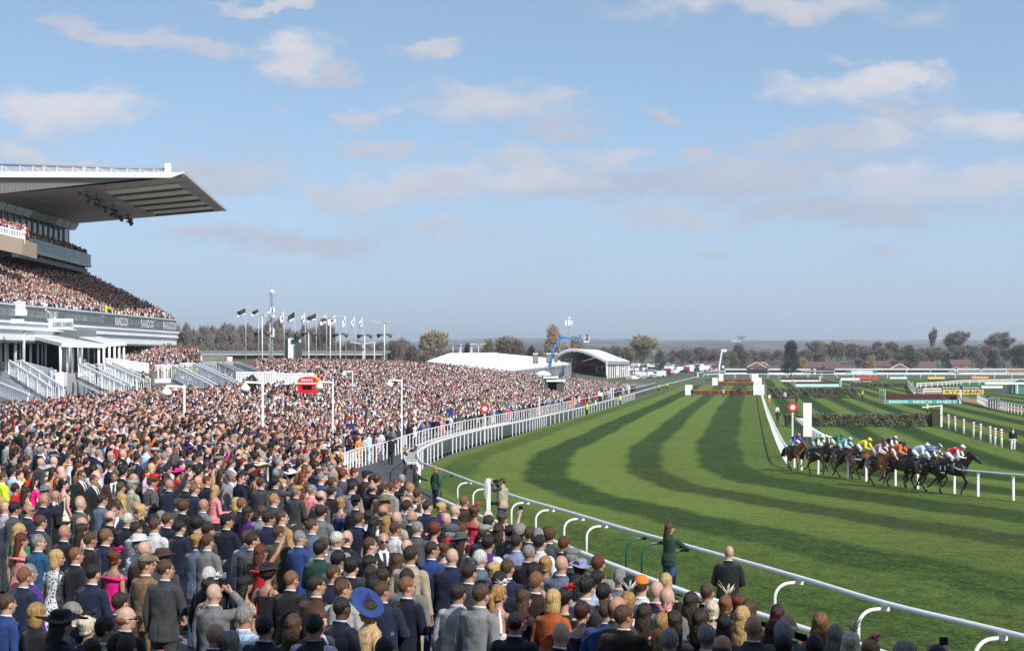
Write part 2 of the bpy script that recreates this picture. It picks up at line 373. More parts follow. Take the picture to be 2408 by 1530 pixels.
# the track surface between the outer and the inner rail: outer and inner station paired by hand
stO = [(1656,880),(1560,914),(1400,966),(1250,1012),(1120,1052),(1022,1088),(985,1120),(983,1146),(1020,1172),(1080,1200),(1160,1236),(1300,1293),(1480,1358),(1700,1432),(1950,1510),(2250,1600)]
stI = [(1783,893),(1786,912),(1791,940),(1800,970),(1812,1005),(1824,1035),(1836,1062),(1845,1080),(1860,1096),(1890,1108),(1940,1117),(2030,1130),(2130,1146),(2230,1159),(2330,1170),(2440,1182)]
A = smooth_path([solve(*p, 0) for p in stO], 1e9); 
def densify(pts, k=14):
 out = []
 P_ = [Vector(p) for p in pts]
 for i in range(len(P_)-1):
  p0 = P_[max(i-1,0)]; p1 = P_[i]; p2 = P_[i+1]; p3 = P_[min(i+2,len(P_)-1)]
  for j in range(k):
   t = j/k; out.append(0.5*((2*p1)+(p2-p0)*t+(2*p0-5*p1+4*p2-p3)*t*t+(3*p1-p0-3*p2+p3)*t**3))
 out.append(P_[-1]); return out
A = densify([solve(*p, 0) for p in stO]+[Vector((9.5,16,3.5)),Vector((13,8,3.5))]); B = densify([solve(*p, 0) for p in stI]+[Vector((29,52,3)),Vector((36,36,3.3))])
BANDS = [(-.1,.04,.75),(.04,.12,.42),(.12,.235,.78),(.235,.345,.08),(.345,.50,.86),(.50,.60,.14),(.60,.715,.74),(.715,.86,.10),(.86,1.02,.55)]
def stripe_val(t):
 v = np.zeros_like(t); 
 edges = [b[0] for b in BANDS] + [1.02]
 v[:] = BANDS[0][2]
 for (a, b, s), (a2, b2, s2) in zip(BANDS[:-1], BANDS[1:]):
  w = .012; k = np.clip((t-(a2-w))/(2*w), 0, 1); v = v*(1-k)+s2*k
 return v
nu, nv = len(A), 161
T = np.linspace(0, 1, nv); pts = np.zeros((nu, nv, 3)); 
for i, (a, b) in enumerate(zip(A, B)):
 pts[i,:,0] = a.x+(b.x-a.x)*T; pts[i,:,1] = a.y+(b.y-a.y)*T
pts[:,:,2] = CAMZ - Dtrack(pts[:,:,1]) + .012
Tt = np.repeat(T[None], nu, 0)
# the mower wobbles
wob = .006*np.sin(np.arange(nu)*.21)[:,None] + .004*np.sin(np.arange(nu)*.57+2)[:,None]
st = stripe_val(Tt + wob)
nearf = np.clip((62-pts[:,:,1])/26, 0, 1)*(pts[:,:,0] > 2)
st = st*(1-.66*nearf) + .24*.66*nearf
wear = np.exp(-((Tt-.555)/.07)**2)*np.clip((150-pts[:,:,1])/80, 0, 1)*1.0 + np.exp(-((Tt-.80)/.12)**2)*np.clip((90-pts[:,:,1])/20, 0, 1)*.35
track = grid_obj('racetrack_turf', pts, nu, nv, {'stripe': st, 'wear': wear}, GRASS)
# infield: stripes parallel to the inner rail, 2.6 m wide
I2 = resample(INNER + [INNER[-1] + Vector((10, -14, 0)), INNER[-1] + Vector((22, -45, 0))], step=2.0)
I2 = [p for p in I2]; ns = 240; S = np.linspace(-.2, 150, ns)
nu = len(I2); pts = np.zeros((nu, ns, 3))
for i, p in enumerate(I2):
 pts[i,:,0] = p.x + S*1.0; pts[i,:,1] = p.y + S*.10
pts[:,:,2] = CAMZ - Dtrack(pts[:,:,1]) + .004
ph = np.repeat(S[None], nu, 0)
sv = .5+.5*np.clip(np.sin(ph/2.7*math.pi+.6)*3.5, -1, 1); sv = .0 + .72*sv
infield = grid_obj('infield_turf', pts, nu, ns, {'stripe': sv, 'wear': pts[:,:,0]*0}, GRASS)
# land under and around everything
xs = np.concatenate([np.linspace(-9000,-400,14), np.linspace(-380,-70,12), np.arange(-66,46,1.5), np.linspace(48,400,16), np.linspace(450,9000,16)])
ys = np.concatenate([[-3000,-400,-60,0,6], np.arange(10,240,1.5), np.arange(240,420,6), np.linspace(430,900,10), [1000,1400]])
XX, YY2 = np.meshgrid(xs, ys, indexing='ij'); ZZ = CAMZ - Dground(XX, np.maximum(YY2, 0))
sg = seg_dist(XX, YY2); 
ZZ = ZZ - np.where((sg < 2.4) & (YY2 < 440), .28, .05)
GROUNDM = mat('rough_ground', (.06,.085,.025), .9, second=(.10,.10,.05), vscale=.02, bump=.2, bscale=2)
gpts = np.stack([XX, YY2, ZZ], -1)
apr = ((sg > 0) & (YY2 < 420)).astype(float)
ground = grid_obj('ground', gpts, len(xs), len(ys), {'paved': apr}, GROUNDM)
def ground_material():
 m = MATS['rough_ground']; nt = m.node_tree; N = nt.nodes; L = nt.links; b = N['Principled BSDF']
 src = b.inputs['Base Color'].links[0].from_socket
 a = N.new('ShaderNodeAttribute'); a.attribute_name = 'paved'
 tc = N.new('ShaderNodeTexCoord'); n = N.new('ShaderNodeTexNoise'); n.inputs['Scale'].default_value = .8; n.inputs['Detail'].default_value = 6; L.new(tc.outputs['Object'], n.inputs['Vector'])
 p = N.new('ShaderNodeMix'); p.data_type = 'RGBA'; L.new(n.outputs['Fac'], p.inputs[0]); p.inputs[6].default_value = (.12,.113,.105,1); p.inputs[7].default_value = (.2,.19,.175,1)
 x = N.new('ShaderNodeMix'); x.data_type = 'RGBA'; L.new(a.outputs['Fac'], x.inputs[0]); L.new(src, x.inputs[6]); L.new(p.outputs[2], x.inputs[7]); L.new(x.outputs[2], b.inputs['Base Color'])
ground_material()
# grass verge on the crowd side of the near rail, and the asphalt walk along the far part
def ribbon(name, path, s0, s1, dz, material, n=10, attrs=None):
 path = [Vector(p) for p in path]; k = len(path); W = np.linspace(s0, s1, n); pts = np.zeros((k, n, 3))
 for i, p in enumerate(path):
  d = path[min(i+1,k-1)]-path[max(i-1,0)]; d.z = 0; d.normalize(); nrm = Vector((-d.y, d.x, 0))
  for j, w in enumerate(W): q = p+nrm*w; pts[i,j,0] = q.x; pts[i,j,1] = q.y
 pts[:,:,2] = CAMZ - np.array(Dground(pts[:,:,0].ravel(), pts[:,:,1].ravel())).reshape(k, n) + dz
 return grid_obj(name, pts, k, n, {'stripe': pts[:,:,0]*0+.45, 'wear': pts[:,:,0]*0} if material is GRASS else {}, material)
iC = min(range(len(OUTER)), key=lambda i: (OUTER[i]-near[-2]).length)
side = 1 if seg_dist(OUTER[5].x-1, OUTER[5].y-.3)[0] > 0 else -1
verge = ribbon('grass_verge', OUTER[:iC+2], .0, side*3.6, .02, GRASS)
walk = ribbon('tarmac_walk', [p for p in OUTER[iC-4:] if p.y < 430], .25*side, 5.2*side, .03, ASPH)

# far country: rolling fields up to the skyline
FX = np.linspace(-5200, 5200, 130); FY = np.concatenate([np.linspace(900, 3000, 40), np.linspace(3100, 12500, 60)])
XX, YY2 = np.meshgrid(FX, FY, indexing='ij')
sky_px = np.interp(XX/np.maximum(YY2,1)*F+CX, [0,400,470,700,760,900,1000,1100,1300,1560,1660,1800,2000,2100,2200,2300,2408], [806,802,798,806,800,803,806,798,797,800,799,801,802,803,800,797,799])
h_sky = (HY-sky_px)/F*9500
rise = np.clip((YY2-1100)/(9500-1100), 0, 1)
base_d = 8.7 + (0-8.7)*0
ZZ = -.15 + (CAMZ+h_sky)*rise**1.15
nz = np.sin(XX*.0031+YY2*.0011)*np.sin(YY2*.0023+1.3)+.6*np.sin(XX*.0083+2)*np.sin(YY2*.0061+XX*.002)+.35*np.sin(XX*.021)*np.sin(YY2*.013)
ZZ += nz*np.interp(YY2, [1100, 3000, 6000, 9500, 12000], [.3, 4, 7, 9, 6])
ZZ -= np.clip((YY2-9800)/2500, 0, 1)*90
def hill_mat():
 m = bpy.data.materials.new('far_country'); m.use_nodes = True; nt = m.node_tree; N = nt.nodes; L = nt.links; b = N['Principled BSDF']
 tc = N.new('ShaderNodeTexCoord'); mp = N.new('ShaderNodeMapping'); mp.inputs['Scale'].default_value = (1, .35, 1); L.new(tc.outputs['Object'], mp.inputs[0])
 v = N.new('ShaderNodeTexVoronoi'); v.inputs['Scale'].default_value = .0045; L.new(mp.outputs[0], v.inputs['Vector'])
 n = N.new('ShaderNodeTexNoise'); n.inputs['Scale'].default_value = .006; n.inputs['Detail'].default_value = 7; n.inputs['Roughness'].default_value = .65; L.new(mp.outputs[0], n.inputs['Vector'])
 r = N.new('ShaderNodeValToRGB'); L.new(v.outputs['Color'], r.inputs[0]); e = r.color_ramp.elements
 e[0].position = 0; e[0].color = (.09,.12,.05,1); e[1].position = 1; e[1].color = (.30,.23,.15,1)
 for p, c in ((.3,(.14,.17,.08,1)),(.5,(.26,.21,.14,1)),(.7,(.09,.11,.055,1))): x = e.new(p); x.color = c
 r2 = N.new('ShaderNodeMapRange'); L.new(n.outputs['Fac'], r2.inputs[0]); r2.inputs[1].default_value = .42; r2.inputs[2].default_value = .5
 mx = N.new('ShaderNodeMix'); mx.data_type = 'RGBA'; L.new(r2.outputs[0], mx.inputs[0]); L.new(r.outputs[0], mx.inputs[6]); mx.inputs[7].default_value = (.06,.052,.04,1)
 L.new(mx.outputs[2], b.inputs['Base Color']); b.inputs['Roughness'].default_value = 1; b.inputs['Specular IOR Level'].default_value = 0
 return m
hills = grid_obj('hills', np.stack([XX, YY2, ZZ], -1), len(FX), len(FY), {}, hill_mat())
# haze: one box of pale even air, from near the camera to beyond the hills
hm = bpy.data.materials.new('haze_air'); hm.use_nodes = True; _n = hm.node_tree.nodes; _n.clear()
_v = _n.new('ShaderNodeVolumePrincipled'); _o = _n.new('ShaderNodeOutputMaterial'); hm.node_tree.links.new(_v.outputs[0], _o.inputs['Volume'])
_v.inputs['Color'].default_value = (.88, .93, 1.0, 1); _v.inputs['Density'].default_value = 1.6e-4; _v.inputs['Anisotropy'].default_value = .2
hb = MB().box((0, 4500, 80), (14000, 17500, 190)).build('haze', hm); tag(hb, kind='stuff')
# ------------------------------------------------------------------ figures: bodies, clothes, hair (shared meshes)
def remeshed(mb, name, voxel, smooth=2, deform=None, keep=1.0, fac=.5):
 me = mb.mesh('tmp'); o = bpy.data.objects.new('tmp', me); col.objects.link(o)
 r = o.modifiers.new('r', 'REMESH'); r.mode = 'VOXEL'; r.voxel_size = voxel; r.use_smooth_shade = True
 if smooth:
  s = o.modifiers.new('s', 'SMOOTH'); s.factor = fac; s.iterations = smooth
 if keep < 1:
  d = o.modifiers.new('d', 'DECIMATE'); d.ratio = keep
 dg = bpy.context.evaluated_depsgraph_get(); out = bpy.data.meshes.new_from_object(o.evaluated_get(dg)); out.name = name
 bpy.data.objects.remove(o); bpy.data.meshes.remove(me)
 if deform is not None:
  n = len(out.vertices); co = np.empty(n*3, np.float32); out.vertices.foreach_get('co', co); co = co.reshape(-1, 3)
  no = np.empty(n*3, np.float32); out.vertices.foreach_get('normal', no)
  co = deform(co, no.reshape(-1, 3)); out.vertices.foreach_set('co', co.astype(np.float32).ravel())
 out.materials.clear(); out.update()
 out.polygons.foreach_set('use_smooth', np.ones(len(out.polygons), bool))
 return out
def paint(me, fn, name='paint'):
 n = len(me.vertices); co = np.empty(n*3, np.float32); me.vertices.foreach_get('co', co); c = fn(co.reshape(-1, 3))
 a = me.attributes.new(name, 'FLOAT_COLOR', 'POINT'); a.data.foreach_set('color', np.concatenate([c, np.ones((n,1))], 1).astype(np.float32).ravel())
HEADC = Vector((0, .012, 1.655))
def rotz(p, a, c=(0,0,0)):
 x, y = p[0]-c[0], p[1]-c[1]; return (c[0]+x*math.cos(a)-y*math.sin(a), c[1]+x*math.sin(a)+y*math.cos(a), p[2])
POSES = {   # shoulder, elbow, wrist, hand end for the right (+x) and left (-x) side; standing, facing +Y
 'down':   [[(.19,-.01,1.425),(.245,-.035,1.13),(.255,.05,.90),(.25,.085,.81)],[(-.19,-.01,1.425),(-.245,-.04,1.13),(-.25,.03,.89),(-.245,.06,.80)]],
 'front':  [[(.19,-.01,1.425),(.26,.0,1.14),(.12,.22,1.13),(.05,.28,1.16)],[(-.19,-.01,1.425),(-.255,.0,1.14),(-.12,.21,1.08),(-.05,.27,1.09)]],
 'one':    [[(.19,-.01,1.425),(.27,.02,1.15),(.19,.26,1.17),(.15,.34,1.20)],[(-.19,-.01,1.425),(-.245,-.04,1.13),(-.25,.03,.89),(-.245,.06,.80)]],
 'photo':  [[(.19,.0,1.44),(.25,.20,1.40),(.09,.34,1.62),(.06,.38,1.70)],[(-.19,.0,1.44),(-.25,.19,1.38),(-.09,.34,1.60),(-.05,.38,1.68)]],
 'raise':  [[(.18,.01,1.46),(.27,.12,1.67),(.24,.26,1.90),(.24,.29,1.99)],[(-.19,-.01,1.425),(-.255,.0,1.14),(-.12,.21,1.08),(-.05,.27,1.09)]],
 'brow':   [[(.19,.01,1.43),(.36,.16,1.46),(.13,.16,1.66),(.05,.16,1.70)],[(-.19,-.01,1.425),(-.245,-.04,1.13),(-.25,.03,.89),(-.245,.06,.80)]],
 'lean':   [[(.18,.05,1.40),(.24,.26,1.22),(.13,.48,1.17),(.06,.53,1.18)],[(-.18,.05,1.40),(-.24,.26,1.22),(-.13,.48,1.17),(-.07,.53,1.18)]],
}
def hand(mb, w, e, side, palm=None):
 w = Vector(w); e = Vector(e); d = (e-w).normalized(); s = Vector((-side,0,0)) if abs(d.x) < .8 else Vector((0,0,1))
 s = (s - d*s.dot(d)).normalized(); nrm = d.cross(s).normalized()
 mb.tube([w-d*.02, w+d*.03, w+d*.085], [(.024,.02),(.040,.017),(.041,.014)], 8, up=tuple(nrm))
 for k, (o, l) in enumerate(((-.030,.060),(-.010,.074),(.010,.070),(.030,.058))):
  b = w+d*.078+s*o; curl = nrm*(-.012-.004*k)
  mb.tube([b, b+d*l*.5+s*o*.25+curl*.5, b+d*l*.9+s*o*.3+curl*2.2], [.0105,.0098,.0088], 6)
 t0 = w+d*.025+s*.03; mb.tube([t0, t0+d*.035+s*.030-nrm*.008, t0+d*.065+s*.036-nrm*.02], [.0135,.012,.010], 6)
def head(mb, yaw=0.0, pitch=0.0):
 c = HEADC; R3 = Matrix.Rotation(yaw, 3, 'Z') @ Matrix.Rotation(pitch, 3, 'X')
 def T(x, y, z): q = R3 @ Vector((x, y, z)); return (q.x+c.x, q.y+c.y, q.z+c.z)
 mb.ball(T(0,-.008,.022), (.077,.097,.104), 20, R3, 14)
 mb.ball(T(0,.030,-.035), (.060,.066,.068), 16, R3, 10)
 mb.ball(T(0,.062,-.085), (.032,.030,.026), 12, R3, 8)      # chin
 mb.tube([T(0,.092,.012), T(0,.108,-.018), T(0,.112,-.036)], [.009,.013,.016], 8)   # nose
 mb.ball(T(0,.086,.022), (.052,.016,.012), 12, R3, 6)       # brow
 mb.ball(T(0,.090,-.062), (.024,.012,.010), 10, R3, 6)      # mouth
 for s in (-1, 1):
  mb.ball(T(s*.079,-.004,-.012), (.010,.021,.031), 10, R3, 6)
  mb.ball(T(s*.044,.062,-.022), (.022,.022,.02), 10, R3, 6)
MALE = [(0,0,.84,.15,.105),(0,-.012,.93,.170,.118),(0,0,1.06,.152,.105),(0,.004,1.20,.168,.112),(0,0,1.34,.187,.118),(0,-.008,1.425,.176,.098),(0,-.012,1.475,.115,.072),(0,-.006,1.50,.065,.062)]
FEM = [(0,0,.84,.150,.105),(0,-.015,.94,.178,.120),(0,0,1.10,.122,.090),(0,.012,1.22,.140,.105),(0,.014,1.33,.160,.112),(0,-.006,1.42,.155,.086),(0,-.012,1.468,.098,.062),(0,-.006,1.50,.055,.054)]
LEGS = [((.09,0,.90),(.10,.012,.48),(.105,-.015,.085)), ((-.09,0,.90),(-.10,.012,.48),(-.105,-.015,.085))]
def body_mesh(sex, pose, yaw, pitch=0.0, name='body'):
 mb = MB(); rings = MALE if sex == 'm' else FEM; k = 1.0 if sex == 'm' else .86
 mb.loft([r[:3]+(r[3]*.95, r[4]*.95) for r in rings], 20)
 mb.tube([(0,-.012,1.44),(0,-.004,1.52),(0,.004,1.60)], [.062*k+.004,.054*k+.004,.056*k+.004], 12)
 head(mb, yaw, pitch)
 for i, side in ((0, 1), (1, -1)):
  s, e, w, h = [Vector(p) for p in POSES[pose][i]]
  if sex == 'f': s = s*1; s.x *= .88; e.x *= .93
  mb.ball(s+Vector((-.022*side,0,-.018)), .052*k, 12); mb.tube([s+Vector((-.008*side,0,-.025)), s.lerp(e,.35), e, e.lerp(w,.3), w], [.052*k,.049*k,.040*k,.041*k,.027*k], 10)
  hand(mb, w, h, side)
 for i, (h, kn, an) in enumerate(LEGS):
  mb.tube([h, Vector(h).lerp(Vector(kn),.4), kn, Vector(kn).lerp(Vector(an),.3), an], [.088,.078,.054,.056,.036], 10)
  mb.tube([(an[0],an[1]-.03,.05),(an[0],.05,.045),(an[0]+.01*(1-2*i),.15,.028)], [(.034,.04),(.042,.038),(.036,.022)], 8, up=(0,0,1))
 me = remeshed(mb, name, .0135, 1)
 ca, sa = math.cos(-yaw), math.sin(-yaw)
 def col_fn(co):
  c = np.ones_like(co); d = co - np.array(HEADC); x = d[:,0]*ca-d[:,1]*sa; y = d[:,0]*sa+d[:,1]*ca; z = d[:,2]
  eye = (y > .055) & (abs(abs(x)-.031) < .016) & (abs(z+.0) < .012); c[eye] = (.10,.09,.09)
  lip = (y > .075) & (abs(x) < .026) & (abs(z+.062) < .010); c[lip] = (.62,.36,.36)
  brow = (y > .06) & (abs(abs(x)-.032) < .022) & (abs(z-.023) < .006); c[brow] = (.35,.28,.24)
  return c
 paint(me, col_fn); return me
def wrinkle(amp, sc=1.0, seed=0.0):
 def f(co, no):
  x, y, z = co[:,0]*sc, co[:,1]*sc, co[:,2]*sc
  w = np.sin(23*x+9*z+seed+2.2*np.sin(11*z+5*x))*.5+np.sin(41*z-17*np.abs(x)+seed*2+1.5*np.sin(19*y+7*z))*.35+np.sin(61*x+47*z+3*np.sin(31*z))*.2
  return co + no*(w*amp)[:,None]
 return f
def jacket_mesh(pose, length=.80, sex='m', fat=0.0, name='jacket', sleeves=True):
 mb = MB(); g = .027+fat; rings = MALE if sex == 'm' else FEM; k = 1.0 if sex == 'm' else .87
 low = [(0,-.01,length,.200+fat*.8,.150+fat),(0,-.01,length+.10,.198+fat*.8,.148+fat)]
 if length > 1.0: low = [(0,-.008,length,.178,.135)]
 rr = [r for r in rings if r[2] > length+.12][:-1]
 mb.loft(low + [(r[0],r[1]-.002,r[2]+.004,r[3]+g,r[4]+g) for r in rr[:-1]] + [(0,-.016,1.492,.092,.078)], 24)
 if sleeves:
  for i in (0, 1):
   s, e, w, h = [Vector(p) for p in POSES[pose][i]]
   if sex == 'f': s = s*1; s.x *= .90; e.x *= .95
   w2 = e.lerp(w, .98); sx = 1 if s.x > 0 else -1
   mb.ball(s+Vector((-.020*sx,0,-.014)), (.078*k,.080*k,.072*k), 14)
   mb.tube([s+Vector((-.008*sx,0,-.02)), s.lerp(e,.35), e, e.lerp(w,.3), w2], [.068*k,.064*k,.056*k,.054*k,.044*k], 12)
 # collar roll
 mb.tube([(.062,.055,1.475),(.080,.0,1.512),(.055,-.062,1.525),(0,-.082,1.527),(-.055,-.062,1.525),(-.080,.0,1.512),(-.062,.055,1.475)], .016, 8)
 wr = wrinkle(.0030)
 def deform(co, no):
  co = wr(co, no)
  if length < 1.0:
   vent = np.exp(-(co[:,0]/.006)**2)*(co[:,1] < -.05)*np.clip((length+.22-co[:,2])/.05, 0, 1)
   co[:,1] += vent*.035
  seam = np.exp(-(co[:,0]/.006)**2)*(co[:,1] < -.05)*(co[:,2] < 1.47); co[:,1] += seam*.005
  return co
 me = remeshed(mb, name, .0135, 2, deform)
 def vee(co):
  f = ((co[:,1] > .03) & (np.abs(co[:,0]) < (co[:,2]-1.17)*.24) & (co[:,2] > 1.17)).astype(float); tie = f*(np.abs(co[:,0]) < .022)
  return np.stack([f, tie, f*0], 1)
 if sex == 'm': paint(me, vee, 'vee')
 return me
def trousers_mesh(name='trousers', skirt=False):
 mb = MB()
 mb.loft([(0,0,.84,.160,.118),(0,-.012,.93,.182,.130),(0,0,1.05,.165,.118)], 20)
 for h, kn, an in LEGS:
  mb.tube([h, Vector(h).lerp(Vector(kn),.4), kn, Vector(kn).lerp(Vector(an),.5), (an[0],an[1],.06)], [.102,.094,.078,.070,.066], 12)
 return remeshed(mb, name, .016, 2, wrinkle(.004, .8, 1.0))
def shoes_mesh(name='shoes', heel=False):
 mb = MB()
 for i, (h, kn, an) in enumerate(LEGS):
  mb.tube([(an[0],an[1]-.045,.045),(an[0],.04,.048),(an[0]+.01*(1-2*i),.12,.036),(an[0]+.012*(1-2*i),.18,.026)], [(.040,.045),(.046,.045),(.046,.036),(.030,.022)], 10, up=(0,0,1))
  mb.tube([(an[0],an[1],.03),(an[0],an[1],.10)], .045, 10)
 return remeshed(mb, name, .014, 2)
def dress_mesh(kind, name='dress'):
 mb = MB(); g = .016; top = {'strap':1.36,'off':1.37,'sleeve':1.47,'back':1.20}[kind]
 rr = [(0,0,.50,.235,.19),(0,-.005,.70,.225,.175),(0,-.012,.93,.196,.138)] + [(r[0],r[1],r[2],r[3]+g,r[4]+g) for r in FEM[2:] if r[2] < top]
 if kind == 'sleeve': rr += [(0,-.014,1.478,.085,.072)]
 else: rr += [(0,.004,top,.172 if kind != 'back' else .15,.118)]
 mb.loft(rr, 28)
 if kind == 'strap':
  for s in (-1,1): mb.tube([(s*.10,-.115,1.33),(s*.105,-.07,1.435),(s*.10,-.02,1.463),(s*.10,.06,1.42),(s*.09,.12,1.34)], .012, 6)
 if kind == 'off':
  mb.tube([(.20*math.cos(t),.135*math.sin(t)+.0,1.375+.01*math.sin(3*t)) for t in np.linspace(0,2*math.pi,19)], [(.03,.022)]*19, 8)
 if kind == 'back':
  mb.tube([(.11,.10,1.25),(.07,.07,1.44),(.03,-.045,1.50),(-.03,-.045,1.50),(-.07,.07,1.44),(-.11,.10,1.25)], .012, 6)
  for s in (-1,1): mb.tube([(s*.05,-.05,1.49),(s*.11,-.10,1.34),(s*.12,-.10,1.20)], [(.022,.012),(.03,.014),(.03,.016)], 6)
 if kind == 'sleeve':
  for i in (0,1):
   s, e, w, h = [Vector(p) for p in POSES['down'][i]]; s.x *= .9; e.x *= .95
   mb.tube([s, s.lerp(e,.5)], [.062,.054], 10)
 wr = wrinkle(.0020)
 def deform(co, no):
  co = wr(co, no); t = np.arctan2(co[:,1], co[:,0]); f = np.clip((.95-co[:,2])/.45, 0, 1)
  r = 1+.07*f*np.sin(t*9+co[:,2]*3); co[:,0] *= r; co[:,1] *= r
  return co
 return remeshed(mb, name, .0145, 2, deform)
# hair, origin at the centre of the head
def hair_cap(mb, r=(.082,.101,.107), c=(0,-.016,.028), tilt=.62, front=-.010, fringe=.0):
 vs = []; n, rings = 28, 18; nrm = Vector((0, tilt, -1)).normalized()   # cut everything on the face side of a slanted plane
 for i in range(rings+1):
  ph = math.pi*i/rings
  for j in range(n):
   t = 2*math.pi*j/n; p = Vector((r[0]*math.sin(ph)*math.cos(t), r[1]*math.sin(ph)*math.sin(t), -r[2]*math.cos(ph)))
   p += Vector(c); dd = p.dot(nrm) - front
   if dd > .02: p -= nrm*(dd-.02)*.96
   vs.append(p)
 fs = [(i*n+j, i*n+(j+1)%n, (i+1)*n+(j+1)%n, (i+1)*n+j) for i in range(rings) for j in range(n)]
 mb.add(vs, fs, True)
def strands(amp, freq=34, curl=0.0):
 def f(co, no):
  t = np.arctan2(co[:,1]+.02, co[:,0]); z = co[:,2]
  w = np.sin(freq*t+6*np.sin(z*9)+curl*np.sin(z*60))*.6+np.sin(freq*2.3*t+3*np.sin(z*17+t*2))*.4
  return co + no*(w*amp)[:,None]
 return f
def hair_mesh(kind):
 mb = MB(); kw = dict(voxel=.011, smooth=1)
 if kind == 'short': hair_cap(mb); return remeshed(mb, 'hair', .010, 1, strands(.0042, 34, 4))
 if kind == 'crop': hair_cap(mb, (.0795,.099,.103), (0,-.012,.025), .66, -.004); return remeshed(mb, 'hair', .010, 1, strands(.0022, 46, 3))
 if kind == 'thick': hair_cap(mb, (.088,.107,.118), (0,-.016,.034), .58, -.004); return remeshed(mb, 'hair', .011, 1, strands(.005, 22, 4))
 if kind == 'fringe':        # balding: only a ring of hair
  hair_cap(mb, (.083,.100,.062), (0,-.018,-.012), .75, -.006); return remeshed(mb, 'hair', .010, 1, strands(.002, 40, 2))
 if kind == 'curly': hair_cap(mb, (.108,.120,.128), (0,-.018,.034), .52, .0); return remeshed(mb, 'hair', .012, 0, lambda co, no: co + no*((np.sin(co[:,0]*150)*np.sin(co[:,1]*140+1)*np.sin(co[:,2]*160))*.012)[:,None])
 hair_cap(mb, (.087,.107,.114), (0,-.018,.032), .50, -.006)
 if kind == 'bob':
  mb.loft([(0,-.045,-.155,.080,.046),(0,-.040,-.12,.100,.066),(0,-.032,-.06,.098,.076),(0,-.025,.02,.088,.082)], 24)
  return remeshed(mb, 'hair', .012, 1, strands(.005, 26, 2))
 if kind in ('long', 'wavy'):
  a = .0065 if kind == 'long' else .011
  mb.loft([(0,-.100,-.44,.035,.018),(0,-.098,-.36,.078,.032),(0,-.092,-.22,.098,.042),(0,-.070,-.10,.100,.055),(0,-.035,0,.090,.076)], 26)
  return remeshed(mb, 'hair', .012, 1, strands(a, 24, 1.5 if kind == 'long' else 4.5))
 if kind == 'bun':
  mb.ball((0,-.105,.075), (.056,.052,.055), 14); mb.ball((.03,-.10,.05), (.035,.035,.035), 10); mb.ball((-.03,-.11,.05), (.035,.035,.035), 10)
  mb.tube([(.07,-.03,-.045),(.03,-.085,-.06),(-.03,-.085,-.06),(-.07,-.03,-.045)], .022, 8)
  return remeshed(mb, 'hair', .011, 1, strands(.007, 20, 5))
 if kind == 'tail':
  mb.tube([(0,-.11,.03),(0,-.155,.0),(.01,-.150,-.12),(0,-.135,-.26),(.01,-.14,-.38)], [.022,.032,.036,.030,.008], 10)
  mb.tube([(.07,-.03,-.045),(.03,-.080,-.05),(-.03,-.080,-.05),(-.07,-.03,-.045)], .02, 8)
  return remeshed(mb, 'hair', .010, 1, strands(.004, 24, 2))
